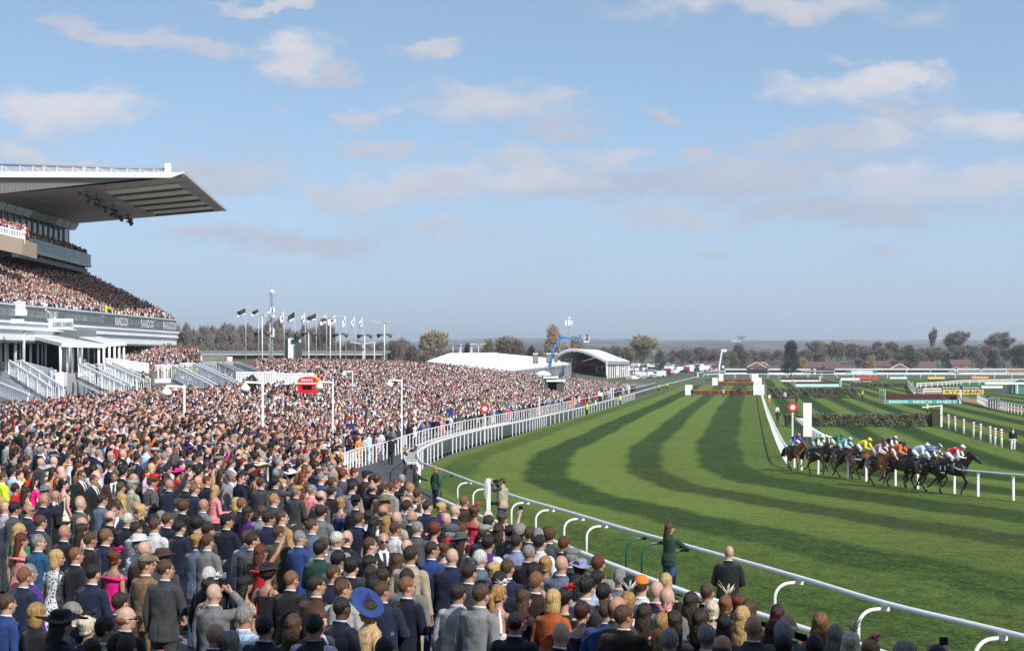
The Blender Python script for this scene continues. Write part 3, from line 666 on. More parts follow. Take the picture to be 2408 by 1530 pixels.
def hat_mesh(kind):
 mb = MB()
 if kind == 'flat_cap':
  mb.loft([(0,.010,.055,.094,.118),(0,.022,.085,.108,.140),(0,.012,.118,.092,.118),(0,0,.134,.05,.07)], 22); mb.slab([(-.07,.11,.060),(.07,.11,.060),(.05,.185,.045),(-.05,.185,.045)], (0,0,.012))
  return remeshed(mb, 'flat_cap', .010, 2)
 if kind == 'fedora':
  mb.loft([(0,-.005,.062,.160,.185),(0,-.005,.072,.163,.188)], 30); mb.loft([(0,-.01,.065,.094,.112),(0,-.01,.13,.088,.105),(0,-.01,.168,.070,.090)], 24)
  return remeshed(mb, 'fedora', .010, 1, lambda co, no: co + np.stack([co[:,0]*0, co[:,0]*0, np.where(co[:,2] < .09, (co[:,0]/.16)**2*.022, -np.exp(-(co[:,0]/.02)**2)*.02*(co[:,2] > .15))], 1))
 if kind == 'wide_hat':
  mb.loft([(0,0,.062,.235,.245),(0,0,.074,.240,.250)], 36); mb.loft([(0,-.01,.065,.096,.112),(0,-.01,.12,.092,.108),(0,-.01,.150,.060,.075)], 24)
  return remeshed(mb, 'wide_hat', .012, 1, lambda co, no: co + np.stack([co[:,0]*0, co[:,0]*0, np.where(co[:,2] < .09, .025*np.sin(np.arctan2(co[:,1], co[:,0])*3+.6)*np.hypot(co[:,0], co[:,1])/.24, 0)], 1))
 if kind == 'disc_hat':
  rr = []; mb.loft([(.02,.0,.09,.205,.20),(.02,0,.100,.205,.20)], 36); mb.ball((.0,-.01,.10), (.07,.08,.045), 16); mb.tube([(.05,0,.12),(.02,-.05,.20),(-.04,-.02,.23),(-.02,.04,.15)], [.018,.028,.024,.012], 8)
  return remeshed(mb, 'saucer_hat', .011, 1, lambda co, no: co + np.stack([co[:,0]*0, co[:,0]*0, co[:,0]*.75], 1))
 if kind == 'cap':
  mb.loft([(0,-.012,.040,.088,.106),(0,-.012,.09,.086,.103),(0,-.014,.128,.060,.075),(0,-.014,.142,.02,.03)], 22); mb.slab([(-.065,.08,.045),(.065,.08,.045),(.045,.165,.035),(-.045,.165,.035)], (0,0,.010))
  return remeshed(mb, 'baseball_cap', .010, 2)
 if kind == 'fascinator':
  rnd = random.Random(5)
  mb.ball((.035,.02,.125), (.045,.04,.02), 12)
  for k in range(16):
   a = rnd.uniform(0, 6.28); l = rnd.uniform(.06,.12); u = Vector((math.cos(a)*.7, math.sin(a)*.7, rnd.uniform(.3,1))).normalized()
   p = Vector((.035,.01,.13)); mb.tube([p, p+u*l*.5, p+u*l+Vector((0,0,-.015))], [(.010,.004),(.026,.004),(.004,.003)], 6)
  return mb.mesh('fascinator')
 if kind == 'feather':
  rnd = random.Random(9)
  for k in range(9):
   a = rnd.uniform(-.9,.9); l = rnd.uniform(.14,.24); p = Vector((.03,-.02,.11))
   mb.tube([p, p+Vector((math.sin(a)*l*.4,-.02,l*.5)), p+Vector((math.sin(a)*l,.03*math.cos(k),l*.85))], [(.004,.002),(.011,.003),(.003,.002)], 5)
  return mb.mesh('feather_headpiece')
HAIR = {k: hair_mesh(k) for k in ('short','crop','thick','fringe','curly','bob','long','wavy','bun','tail')}
HAT = {k: hat_mesh(k) for k in ('flat_cap','fedora','wide_hat','disc_hat','cap','fascinator','feather')}
_cache = {}
def cached(key, fn):
 if key not in _cache: _cache[key] = fn()
 return _cache[key]
YAWS = {'ahead': 0.0, 'right': R(-38), 'left': R(30), 'down': 0.0}
PITCH = {'ahead': 0.0, 'right': 0.0, 'left': 0.0, 'down': R(-28)}
def get_body(sex, pose, look): return cached(('b', sex, pose, look), lambda: body_mesh(sex, pose, YAWS[look], PITCH[look]))
def get_jacket(pose, sex='m', cut='jacket'):
 L_ = {'jacket': .80, 'coat': .58, 'short': .93, 'vest': .98}[cut]
 return cached(('j', pose, sex, cut), lambda: jacket_mesh(pose, L_, sex, .014 if cut == 'coat' else 0, name='coat' if cut == 'coat' else 'jacket' if cut != 'vest' else 'waistcoat', sleeves=cut != 'vest'))
TROUSERS = trousers_mesh(); SHOES = shoes_mesh()
DRESS = {k: dress_mesh(k) for k in ('strap','off','sleeve','back')}
def collar_mesh():
 mb = MB(); mb.loft([(0,-.010,1.478,.074,.070),(0,-.008,1.545,.064,.064)], 20); return remeshed(mb, 'shirt_collar', .011, 1)
COLLAR = collar_mesh()
def glasses_mesh():
 mb = MB()
 for s in (-1, 1):
  mb.ball((s*.032,.098,.0), (.026,.010,.019), 10, None, 6); mb.beam((s*.058,.095,.006),(s*.084,-.01,.006),.006,.007)
 mb.beam((-.02,.106,.006),(.02,.106,.006),.006); return mb.mesh('sunglasses')
SUNGL = glasses_mesh()
def cup_mesh():
 mb = MB(); mb.loft([(0,0,0,.027,.027),(0,0,.11,.038,.038)], 12); return mb.mesh('plastic_cup')
CUP = cup_mesh()
def phone_mesh():
 mb = MB().box((0,0,0), (.072,.009,.145)); return mb.mesh('phone')
PHONE = phone_mesh()
for me in [COLLAR, TROUSERS, SHOES, SUNGL, CUP, PHONE] + list(HAIR.values()) + list(HAT.values()) + list(DRESS.values()):
 if not len(me.materials): me.materials.append(None)

SKINS = [(.52,.30,.215), (.46,.25,.175), (.58,.36,.27), (.42,.22,.15), (.115,.055,.035)]
def skin_mat(i):
 nm = 'skin_%d' % i
 if nm in MATS: return MATS[nm]
 m = mat(nm, SKINS[i], .5, spec=.35); nt = m.node_tree; b = nt.nodes['Principled BSDF']
 a = nt.nodes.new('ShaderNodeAttribute'); a.attribute_name = 'paint'; x = nt.nodes.new('ShaderNodeMix'); x.data_type = 'RGBA'; x.blend_type = 'MULTIPLY'; x.inputs[0].default_value = 1
 x.inputs[7].default_value = (*SKINS[i], 1); nt.links.new(a.outputs['Color'], x.inputs[6])
 tc = nt.nodes.new('ShaderNodeTexCoord'); n = nt.nodes.new('ShaderNodeTexNoise'); n.inputs['Scale'].default_value = 14; nt.links.new(tc.outputs['Object'], n.inputs['Vector'])
 y = nt.nodes.new('ShaderNodeMix'); y.data_type = 'RGBA'; y.blend_type = 'MULTIPLY'; y.inputs[0].default_value = .35; nt.links.new(x.outputs[2], y.inputs[6]); nt.links.new(n.outputs['Color'], y.inputs[7]); nt.links.new(y.outputs[2], b.inputs['Base Color'])
 return m
HAIRC = {'black': (.012,.010,.010), 'dark brown': (.030,.017,.010), 'brown': (.075,.038,.018), 'auburn': (.11,.030,.012), 'ginger': (.19,.085,.038), 'blond': (.48,.32,.13),
         'golden': (.34,.20,.07), 'grey': (.22,.21,.20), 'white': (.55,.53,.49), 'platinum': (.60,.54,.42), 'dark red': (.045,.010,.010)}
def hair_mat(c):
 nm = 'hair_' + c
 if nm in MATS: return MATS[nm]
 v = HAIRC[c]; m = mat(nm, v, .42, spec=.4); nt = m.node_tree; N = nt.nodes; L = nt.links; b = N['Principled BSDF']
 tc = N.new('ShaderNodeTexCoord'); mp = N.new('ShaderNodeMapping'); mp.inputs['Scale'].default_value = (70, 70, 5); L.new(tc.outputs['Object'], mp.inputs[0])
 n = N.new('ShaderNodeTexNoise'); n.inputs['Scale'].default_value = 1.3; n.inputs['Detail'].default_value = 3; L.new(mp.outputs[0], n.inputs['Vector'])
 r = N.new('ShaderNodeMapRange'); r.inputs[1].default_value = .3; r.inputs[2].default_value = .7; L.new(n.outputs['Fac'], r.inputs[0])
 x = N.new('ShaderNodeMix'); x.data_type = 'RGBA'; L.new(r.outputs[0], x.inputs[0]); x.inputs[6].default_value = (*[q*.45 for q in v], 1); x.inputs[7].default_value = (*[min(1, q*1.55) for q in v], 1)
 L.new(x.outputs[2], b.inputs['Base Color']); bp = N.new('ShaderNodeBump'); bp.inputs['Strength'].default_value = 1.0; bp.inputs['Distance'].default_value = .02; L.new(n.outputs['Fac'], bp.inputs['Height']); L.new(bp.outputs[0], b.inputs['Normal'])
 return m
CLOTH = {'black': (.012,.012,.014), 'charcoal': (.045,.046,.05), 'dark grey': (.075,.078,.082), 'grey': (.15,.155,.16), 'mid grey': (.22,.225,.23), 'light grey': (.38,.38,.38), 'pale grey': (.55,.56,.56),
  'navy': (.012,.018,.045), 'dark navy': (.007,.010,.024), 'blue': (.02,.05,.18), 'teal blue': (.012,.075,.15), 'grey-blue': (.10,.13,.19), 'lavender': (.22,.23,.38), 'tan': (.22,.14,.07), 'camel': (.38,.22,.09),
  'beige': (.36,.30,.22), 'brown': (.06,.032,.018), 'dark brown': (.028,.016,.011), 'olive': (.07,.065,.032), 'khaki': (.16,.13,.075), 'pale green': (.28,.32,.24), 'green': (.01,.22,.08), 'dark green': (.012,.05,.035),
  'white': (.72,.72,.72), 'cream': (.62,.55,.42), 'red': (.55,.012,.015), 'pink': (.72,.24,.25), 'magenta': (.75,.01,.22), 'hot pink': (.72,.03,.08), 'rust': (.36,.08,.018), 'purple': (.07,.02,.20),
  'pale blue': (.42,.55,.72), 'lilac': (.55,.45,.62), 'denim': (.03,.07,.17), 'yellow-green': (.62,.85,.03), 'orange': (.85,.20,.03), 'burgundy': (.12,.008,.015), 'fur': (.55,.38,.20)}
def cloth_mat(c, pattern=None):
 nm = 'cloth_%s%s' % (c, '_'+pattern if pattern else '')
 if nm in MATS: return MATS[nm]
 v = CLOTH[c]; m = mat(nm, v, .82 if c not in ('white',) else .7, spec=.25, sheen=.12); nt = m.node_tree; N = nt.nodes; L = nt.links; b = N['Principled BSDF']
 tc = N.new('ShaderNodeTexCoord'); n = N.new('ShaderNodeTexNoise'); n.inputs['Scale'].default_value = 9; n.inputs['Detail'].default_value = 5; L.new(tc.outputs['Object'], n.inputs['Vector'])
 r = N.new('ShaderNodeMapRange'); r.inputs[1].default_value = .3; r.inputs[2].default_value = .7; r.inputs[3].default_value = .72; r.inputs[4].default_value = 1.22; L.new(n.outputs['Fac'], r.inputs[0])
 x = N.new('ShaderNodeMix'); x.data_type = 'RGBA'; x.blend_type = 'MULTIPLY'; x.inputs[0].default_value = 1; L.new(r.outputs[0], x.inputs[7]); x.inputs[6].default_value = (*v, 1)
 if pattern:
  if pattern == 'check':
   ch = N.new('ShaderNodeTexBrick'); ch.inputs['Scale'].default_value = 7; ch.inputs['Mortar Size'].default_value = .03; ch.offset = 0; ch.inputs['Row Height'].default_value = .5
   mp = N.new('ShaderNodeMapping'); mp.inputs['Rotation'].default_value = (R(90), 0, 0); L.new(tc.outputs['Object'], mp.inputs[0]); L.new(mp.outputs[0], ch.inputs['Vector'])
   ch.inputs['Color1'].default_value = (*v, 1); ch.inputs['Color2'].default_value = (*[q*.8 for q in v], 1); ch.inputs['Mortar'].default_value = (*[q*.45 for q in v], 1); L.new(ch.outputs['Color'], x.inputs[6])
  else:
   vo = N.new('ShaderNodeTexVoronoi'); vo.inputs['Scale'].default_value = {'floral': 16, 'lace': 26, 'fur': 40}[pattern]; L.new(tc.outputs['Object'], vo.inputs['Vector'])
   rp = N.new('ShaderNodeValToRGB'); rp.color_ramp.interpolation = 'CONSTANT'; e = rp.color_ramp.elements
   sec = {'floral': (.75,.72,.70), 'lace': (.03,.03,.03), 'fur': tuple(q*.6 for q in v)}[pattern]
   e[0].color = (*sec, 1); e[1].position = .36; e[1].color = (*v, 1)
   if pattern == 'floral' and sum(v) < .4: y = e.new(.16); y.color = (.6,.08,.12,1)
   L.new(vo.outputs['Distance'], rp.inputs[0]); L.new(rp.outputs[0], x.inputs[6])
 va = N.new('ShaderNodeAttribute'); va.attribute_name = 'vee'; vs_ = N.new('ShaderNodeSeparateColor'); L.new(va.outputs['Color'], vs_.inputs[0])
 v1 = N.new('ShaderNodeMix'); v1.data_type = 'RGBA'; L.new(vs_.outputs[0], v1.inputs[0]); L.new(x.outputs[2], v1.inputs[6]); v1.inputs[7].default_value = (.72,.72,.74,1)
 v2 = N.new('ShaderNodeMix'); v2.data_type = 'RGBA'; L.new(vs_.outputs[1], v2.inputs[0]); L.new(v1.outputs[2], v2.inputs[6]); v2.inputs[7].default_value = (.03,.03,.06,1)
 L.new(v2.outputs[2], b.inputs['Base Color'])
 n2 = N.new('ShaderNodeTexNoise'); n2.inputs['Scale'].default_value = 7; n2.inputs['Detail'].default_value = 2; n2.inputs['Distortion'].default_value = 1.6; L.new(tc.outputs['Object'], n2.inputs['Vector'])
 bp = N.new('ShaderNodeBump'); bp.inputs['Strength'].default_value = .28; bp.inputs['Distance'].default_value = .03; L.new(n2.outputs['Fac'], bp.inputs['Height']); L.new(bp.outputs[0], b.inputs['Normal'])
 return m
GLASSM = mat('smoked_lens', (.008,.008,.009), .12, spec=.6)
CUPM = mat('clear_plastic', (.75,.72,.68), .25); BEERM = mat('beer', (.55,.12,.03), .25)
def person(x, y, z, heading, sex='m', top='navy', bottom=None, hair=('short','brown'), pose='down', look='ahead', cut='jacket', skin=None, hat=None, hatc='black', glasses=False,
           pattern=None, h=None, shirt='white', hold=None, dress=None, lean=0.0, name='person', rnd=random):
 h = h or (rnd.uniform(1.72, 1.86) if sex == 'm' else rnd.uniform(1.64, 1.74)); s = h/1.775
 if skin is None: skin = rnd.choice([0,0,1,2,2,3])
 bm = get_body(sex, pose, look)
 if not len(bm.materials): bm.materials.append(None)
 o = link(name, bm, None, (x, y, z), heading, skin_mat(skin)); wide = rnd.uniform(.95, 1.10) if sex == 'm' else rnd.uniform(.92, 1.08)
 o.scale = (s*wide, s*rnd.uniform(.97,1.08), s)
 o.rotation_euler[0] = rnd.uniform(-.05,.02)-lean; o.rotation_euler[1] = rnd.uniform(-.03,.03)
 def part(nm, me, m_, loc=(0,0,0), rz=0.0, rx=0.0):
  c = link(nm, me, o, loc, rz, None)
  if not len(me.materials): me.materials.append(None)
  c.material_slots[0].link = 'OBJECT'; c.material_slots[0].material = m_
  c.rotation_euler = (rx, 0, rz); return c
 yaw, pit = YAWS[look], PITCH[look]
 hc = tuple(HEADC)
 if hair[0] != 'bald': part('hair', HAIR[hair[0]], hair_mat(hair[1]), hc, yaw, pit)
 if hat:
  part({'flat_cap':'flat_cap','fedora':'fedora','wide_hat':'wide_hat','disc_hat':'saucer_hat','cap':'baseball_cap','fascinator':'fascinator','feather':'feather_headpiece'}[hat], HAT[hat], cloth_mat(hatc), hc, yaw, pit)
 if glasses: part('sunglasses', SUNGL, GLASSM, hc, yaw, pit)
 if dress:
  part('dress', DRESS[dress], cloth_mat(top, pattern)); part('shoes', SHOES, cloth_mat('black'))
 else:
  part('coat' if cut == 'coat' else 'waistcoat' if cut == 'vest' else 'jacket', get_jacket(pose, sex, cut), cloth_mat(top, pattern))
  if cut == 'vest': part('shirt', cached(('shirt', pose, sex), lambda: jacket_mesh(pose, .94, sex, -.008, 'shirt')), cloth_mat(shirt or 'white'))
  elif shirt: part('shirt_collar', COLLAR, cloth_mat(shirt))
  part('trousers', TROUSERS, cloth_mat(bottom or top)); part('shoes', SHOES, cloth_mat('black'))
 if hold:
  w, e = [Vector(p) for p in POSES[pose][0][2:]]
  c = e + Vector((0, .015, -.03))
  if hold == 'cup': part('plastic_cup', CUP, CUPM, tuple(c))
  if hold == 'beer': part('beer_cup', CUP, BEERM, tuple(c))
  if hold == 'phone': part('phone', PHONE, MATS.get('black_plastic'), tuple(e + Vector((0,.02,.02))))
 return o
# ------------------------------------------------------------------ the crowd: people one can pick out
REG = {'A': (0,1640,1.912), 'B': (800,1700,2.068), 'C': (1600,1740,2.186), 'D': (2400,1840,1.672)}
def rp(r, x, y):
 ox, oy, s = REG[r]; return ((ox+x/s)/1.5947, (oy+y/s)/1.5947)
LOOK_AT = Vector((24, 62, 0))
def heading_to(x, y, tx=None, ty=None):
 return -math.atan2((LOOK_AT.x if tx is None else tx)-x, (LOOK_AT.y if ty is None else ty)-y)
# region, x, y of the top of the head, sex, colour, garment, hair, hair colour, options
LIST = '''A 1165 865 m charcoal jacket short,brown pose=one hold=beer look=right h=1.86
A 1050 835 m tan jacket short,brown hat=flat_cap hatc=khaki pattern=check look=right
A 640 905 m navy jacket crop,black h=1.8
A 855 1090 m brown jacket short,dark_brown pattern=check
A 885 1205 m black jacket fringe,ginger glasses look=right hold=beer pose=one
A 760 1290 m light_grey jacket thick,dark_brown pattern=check look=right tilt=70
A 640 1262 f navy sleeve bun,platinum hat=fascinator hatc=navy
A 255 1180 f black short bob,golden
A 45 1100 m blue jacket crop,brown
A 225 900 m purple jacket short,grey
A 150 915 m navy jacket short,ginger
A 380 795 f white sleeve bob,blond pattern=lace look=right
A 290 690 m teal_blue jacket short,grey look=right
A 455 630 m black jacket bald,black
A 560 770 m black jacket crop,ginger
A 785 800 f magenta off bun,auburn hat=fascinator hatc=magenta hold=beer
A 725 655 m navy jacket short,ginger
A 645 685 m black jacket short,brown
A 565 618 f black strap long,dark_brown
A 1050 735 m brown coat bald,black pattern=check
A 975 722 m pale_grey coat short,grey hat=fedora hatc=pale_grey
A 940 590 m mid_grey jacket short,dark_brown
A 1115 580 m pale_grey jacket short,brown
A 1275 588 m dark_navy coat short,black
A 1190 800 m charcoal coat short,brown hat=fedora hatc=brown
A 1410 672 m grey-blue jacket bun,golden bottom=denim
A 1490 682 m grey jacket short,brown glasses
A 1640 552 m dark_navy coat short,black hat=cap hatc=black pose=one look=right
A 1475 600 m charcoal jacket thick,dark_brown
A 1408 570 m black jacket curly,black
A 1470 930 m dark_navy jacket short,white
A 1497 1000 f cream strap bun,dark_brown pattern=lace hat=fascinator hatc=white
A 1550 1045 m grey jacket bald,black pose=brow
A 1520 1318 m navy jacket bald,black skin=1 look=right
A 1640 1372 f brown sleeve bun,grey
A 370 1235 f black coat long,black hat=wide_hat hatc=black h=1.9
A 630 1462 f black short thick,dark_brown
A 810 1400 m dark_navy jacket short,black
A 905 1412 m black jacket short,dark_brown
A 480 1185 m navy jacket short,grey glasses look=right
A 85 462 m dark_grey jacket thick,black
A 180 470 m navy jacket fringe,black look=right skin=3 glasses
A 300 557 m charcoal jacket short,brown glasses
A 570 432 m dark_grey jacket bald,black
A 710 397 m grey-blue jacket short,dark_brown glasses
A 865 402 f beige strap wavy,blond glasses turn=150
A 820 470 m navy jacket short,dark_brown turn=-150
A 780 530 m black jacket fringe,brown
A 890 540 m black jacket crop,white pose=brow
A 950 445 m white short bald,black bottom=charcoal look=right
A 1008 490 f pale_green off bun,blond
A 1080 532 m dark_grey jacket short,black
A 1150 517 m navy jacket short,grey
A 1205 542 m dark_navy jacket short,brown
A 1295 442 m black jacket curly,brown
A 1450 437 m grey jacket bald,black glasses
A 1520 333 f pink short wavy,blond bottom=black
A 1390 332 m navy jacket crop,ginger
A 1630 237 m mid_grey jacket short,grey turn=-60
A 810 242 m brown jacket short,brown turn=-120
A 565 237 m black jacket short,brown glasses turn=-55
A 660 262 m black jacket short,brown turn=-60
A 900 197 m olive jacket short,dark_brown
A 1195 195 m olive coat short,black
A 880 317 m khaki jacket short,brown
A 950 302 m pale_green jacket short,grey hat=flat_cap hatc=pale_green
A 1210 302 m navy jacket bald,black pose=raise hold=phone
A 1330 302 m black jacket crop,ginger
A 1475 272 m dark_navy jacket short,brown look=right
A 270 147 m charcoal jacket bald,black
A 425 195 m navy jacket short,dark_brown pose=front
A 690 195 m pale_blue jacket short,grey
A 120 332 f red short thick,dark_red pose=raise bottom=black
A 178 362 f dark_grey strap long,dark_brown
A 190 20 m mid_grey jacket short,black
A 480 90 f white off wavy,brown pose=photo
A 350 195 f cream sleeve bob,white hat=wide_hat hatc=light_grey
A 100 210 m pale_blue short short,dark_brown
A 1100 255 f red sleeve bun,dark_brown hat=wide_hat hatc=red
A 1060 280 m dark_grey coat short,brown hat=flat_cap hatc=brown
B 385 695 f red off wavy,auburn pose=raise
B 395 850 f black strap curly,dark_red hat=fedora hatc=black
B 590 892 m black jacket crop,ginger glasses
B 240 950 f pale_green strap long,black pattern=floral hat=feather hatc=black
B 265 1160 m pale_blue jacket short,grey pattern=check glasses
B 400 1245 m dark_navy jacket short,black shirt=pale_blue
B 640 1245 f dark_brown sleeve wavy,brown
B 780 1262 m black vest short,black shirt=lilac
B 760 1182 m charcoal jacket thick,auburn turn=-95
B 975 1110 m dark_navy jacket crop,black skin=4 shirt=pale_blue h=1.84
B 1030 972 m light_grey jacket crop,brown look=right
B 1210 967 m grey-blue jacket thick,black look=left
B 960 962 m mid_grey jacket short,dark_brown glasses turn=-80
B 825 952 m brown jacket short,dark_brown look=right
B 1205 1135 f fur coat thick,dark_brown hat=disc_hat hatc=blue pattern=fur turn=160
B 1300 1412 m black jacket short,black
B 1510 945 m dark_navy jacket short,ginger look=right
B 1470 905 m grey jacket short,dark_brown
B 1520 730 m beige jacket short,dark_brown h=1.84
B 1690 667 m blue jacket short,dark_brown look=right
B 1320 982 m navy jacket short,brown look=right
B 950 850 m navy jacket crop,brown glasses look=right
B 1060 802 m black jacket thick,black
B 945 757 m dark_grey jacket thick,black glasses look=right
B 830 682 m dark_green coat thick,black
B 862 640 m grey jacket short,brown
B 675 580 m blue jacket short,grey look=right pose=front
B 495 557 m olive jacket short,brown look=right
B 785 497 m grey-blue jacket short,brown look=right
B 540 442 m camel jacket short,brown look=right
B 405 457 m navy jacket thick,dark_brown look=right
B 375 402 m mid_grey jacket crop,brown
B 265 405 f purple short long,dark_brown bottom=black
B 295 612 m dark_grey jacket short,dark_brown look=right
B 245 597 m light_grey jacket short,brown
B 820 272 m dark_grey jacket fringe,dark_brown h=1.88
B 910 257 m black jacket short,dark_brown
B 365 187 m charcoal coat short,brown
B 310 145 f dark_navy back bun,black hat=fascinator hatc=red skin=3
B 215 132 f black sleeve long,black
B 120 137 m mid_grey jacket short,grey turn=-62
B 490 177 m charcoal jacket short,black pose=photo glasses
B 750 232 m pink short short,grey bottom=black
B 670 267 f white strap bob,auburn
B 635 237 m charcoal jacket short,grey hat=flat_cap hatc=camel
B 935 592 m mid_grey jacket short,white look=right
B 1015 587 m black jacket fringe,brown
B 1110 442 m navy jacket short,brown
B 1195 432 m white vest crop,black skin=4
B 1230 492 f black sleeve long,black
B 1340 477 f camel off wavy,golden
B 1435 437 m beige jacket bald,brown
B 1395 512 m pale_grey jacket short,brown
B 1525 432 m black jacket fringe,grey
B 1550 507 m dark_grey jacket crop,grey
B 1240 657 m black jacket short,brown look=right
B 1322 612 m black jacket bald,black glasses turn=-130
B 1455 652 m navy jacket bald,white
B 1195 777 m charcoal jacket short,black glasses look=right
B 1395 772 f black sleeve long,brown
B 1210 852 m grey jacket crop,dark_brown
B 1275 872 m mid_grey jacket short,dark_brown
B 1680 542 f white strap curly,auburn
B 1820 557 m light_grey jacket short,grey hat=flat_cap hatc=dark_grey
B 1790 690 f grey sleeve bun,brown hat=fascinator hatc=hot_pink
B 1835 732 m navy coat bald,white
B 1112 322 m black coat short,black hat=fedora hatc=black
B 1000 330 f blue strap bun,golden
C 390 970 m mid_grey jacket short,brown h=1.84
C 258 970 m light_grey jacket short,dark_brown shirt=pale_blue
C 590 1000 f white back tail,golden hat=fascinator hatc=white
C 785 1012 f navy strap long,brown pattern=floral hat=fascinator hatc=navy
C 720 1182 m black jacket crop,black
C 1010 1047 f rust short bob,blond
C 1045 1292 m black jacket bald,black pose=one hold=cup
C 1240 1117 f navy off thick,dark_red
C 1290 917 m light_grey jacket thick,black
C 1465 1097 m blue jacket short,brown glasses look=right
C 1620 1147 m dark_brown jacket short,brown glasses look=right
C 1553 1092 m charcoal jacket bald,brown look=right
C 1870 967 m dark_navy jacket bald,white skin=2
C 1950 1012 m grey jacket bald,white skin=2
C 1660 1032 f lilac sleeve tail,golden hat=feather hatc=pale_grey pattern=floral
C 1790 1142 f black sleeve long,dark_brown pattern=floral
C 1905 1217 f black off long,blond hat=feather hatc=pink
C 1570 862 m grey jacket short,grey
C 1705 912 m white short short,black glasses look=right bottom=black
C 1762 925 m pale_grey short short,brown hat=cap hatc=orange
C 1460 962 m charcoal jacket short,black
C 1405 857 m pale_blue short short,black bottom=navy
C 1255 790 f lilac sleeve bun,dark_brown hat=wide_hat hatc=lavender
C 1100 757 m grey-blue jacket bald,brown
C 980 767 f black back bun,golden
C 1195 700 m charcoal jacket short,grey hat=flat_cap hatc=grey
C 1380 747 m mid_grey jacket short,auburn
C 960 582 m pale_grey jacket short,black
C 850 647 m black jacket crop,grey glasses
C 1010 517 m charcoal jacket curly,brown
C 1100 582 m black jacket short,auburn
C 750 562 m lavender jacket short,dark_brown
C 500 572 m purple vest thick,black shirt=white
C 600 482 f dark_brown sleeve long,dark_brown pose=raise hold=phone
C 455 487 m navy jacket short,brown hat=flat_cap hatc=mid_grey
C 420 702 m grey-blue jacket short,white
C 660 782 m navy jacket crop,brown
C 540 802 f red sleeve bun,blond
C 590 892 m dark_navy jacket short,black
C 335 822 m charcoal jacket short,dark_brown
C 870 892 m dark_brown jacket short,ginger
C 865 812 f brown strap curly,black pattern=floral
C 200 507 m mid_grey jacket short,grey hat=flat_cap hatc=charcoal
C 295 567 f charcoal sleeve long,dark_brown hat=fedora hatc=dark_grey
C 285 472 f burgundy sleeve long,auburn
C 145 387 m black jacket bald,white skin=2
C 215 327 m navy jacket bald,ginger skin=2
C 320 264 m brown jacket short,ginger
C 400 345 f hot_pink off bun,brown hat=fascinator hatc=hot_pink
C 500 387 f black sleeve bob,platinum
C 525 417 m dark_navy jacket short,dark_brown
C 610 402 f pink sleeve bun,brown
C 690 484 m charcoal jacket short,black
C 785 502 m dark_grey jacket curly,grey
C 850 522 m black jacket short,brown
C 905 527 m charcoal jacket short,grey
C 1260 912 f brown strap long,black
C 1110 1015 f black sleeve thick,black pattern=lace hat=fascinator hatc=red
D 415 560 m dark_navy jacket crop,brown h=1.84
D 150 525 f black sleeve bob,blond
D 425 690 f white sleeve bun,platinum
D 510 662 f cream sleeve bun,ginger hat=feather hatc=cream
D 610 667 f black sleeve bun,auburn
D 830 713 f burgundy coat long,dark_red
D 640 723 f lilac strap wavy,blond pattern=floral
D 697 788 m charcoal jacket bald,brown
D 400 748 f blue sleeve long,dark_brown
D 510 768 f black strap long,black
D 425 820 m black jacket short,grey
D 525 892 m dark_navy jacket fringe,black skin=3
D 930 780 m dark_grey jacket fringe,white
D 920 826 m black jacket short,grey
D 815 793 f dark_red sleeve long,dark_red
D 1115 777 f hot_pink short long,ginger bottom=black
D 1225 862 f grey coat long,grey
D 1320 882 f cream coat bob,platinum hat=feather hatc=cream
D 1440 925 f pink strap bun,golden hat=fascinator hatc=pink
D 1120 897 m black jacket short,black skin=4
D 930 882 m black jacket short,black
D 165 850 m dark_grey jacket short,grey
D 225 770 f navy off long,dark_brown
D 310 640 f black sleeve long,dark_brown
D 125 765 f black strap long,golden
D 690 700 f brown sleeve wavy,brown
D 1665 950 m charcoal jacket curly,grey
D 1900 985 m black coat short,black pose=photo hold=phone'''
CLOTH['dark_red'] = (.10,.008,.012)
for k in list(CLOTH): CLOTH[k.replace(' ', '_')] = CLOTH[k]
for k in list(HAIRC): HAIRC[k.replace(' ', '_')] = HAIRC[k]
GARN = {'jacket':'suit jacket','coat':'overcoat','short':'short jacket','vest':'waistcoat','sleeve':'short-sleeved dress','strap':'strappy dress','off':'off-shoulder dress','back':'backless dress'}
HAIRN = {'short':'short {c} hair','crop':'cropped {c} hair','thick':'thick {c} hair','fringe':'balding {c} head','curly':'curly {c} hair','bob':'{c} bob','long':'long {c} hair','wavy':'wavy {c} hair','bun':'{c} updo','tail':'{c} ponytail','bald':'bald head'}
HATN = {'flat_cap':'flat cap','fedora':'brimmed hat','wide_hat':'wide hat','disc_hat':'saucer hat','cap':'baseball cap','fascinator':'fascinator','feather':'feather headpiece'}
people = []      # dict of specs with positions
def add_spec(x, y, z, s): s['x'], s['y'], s['z'] = x, y, z; people.append(s)
for ln in LIST.split('\n'):
 t = ln.split(); r, x, y, sex, colr, gar = t[:6]; ht, hcx = t[6].split(',')
 s = dict(sex=sex, top=colr, gar=gar, hair=(ht, hcx))
 for o in t[7:]:
  if o == 'glasses': s['glasses'] = True
  else: k, v = o.split('='); s[k] = float(v) if k in ('h','turn','tilt') else int(v) if k == 'skin' else v
 h = s.get('h') or (1.78 if sex == 'm' else 1.69); s['h'] = h*random.uniform(.985, 1.015)
 px, py = rp(r, float(x), float(y)); p = P(px, py, h+.01)
 add_spec(p.x, p.y, float(gz(p.x, p.y)), s)
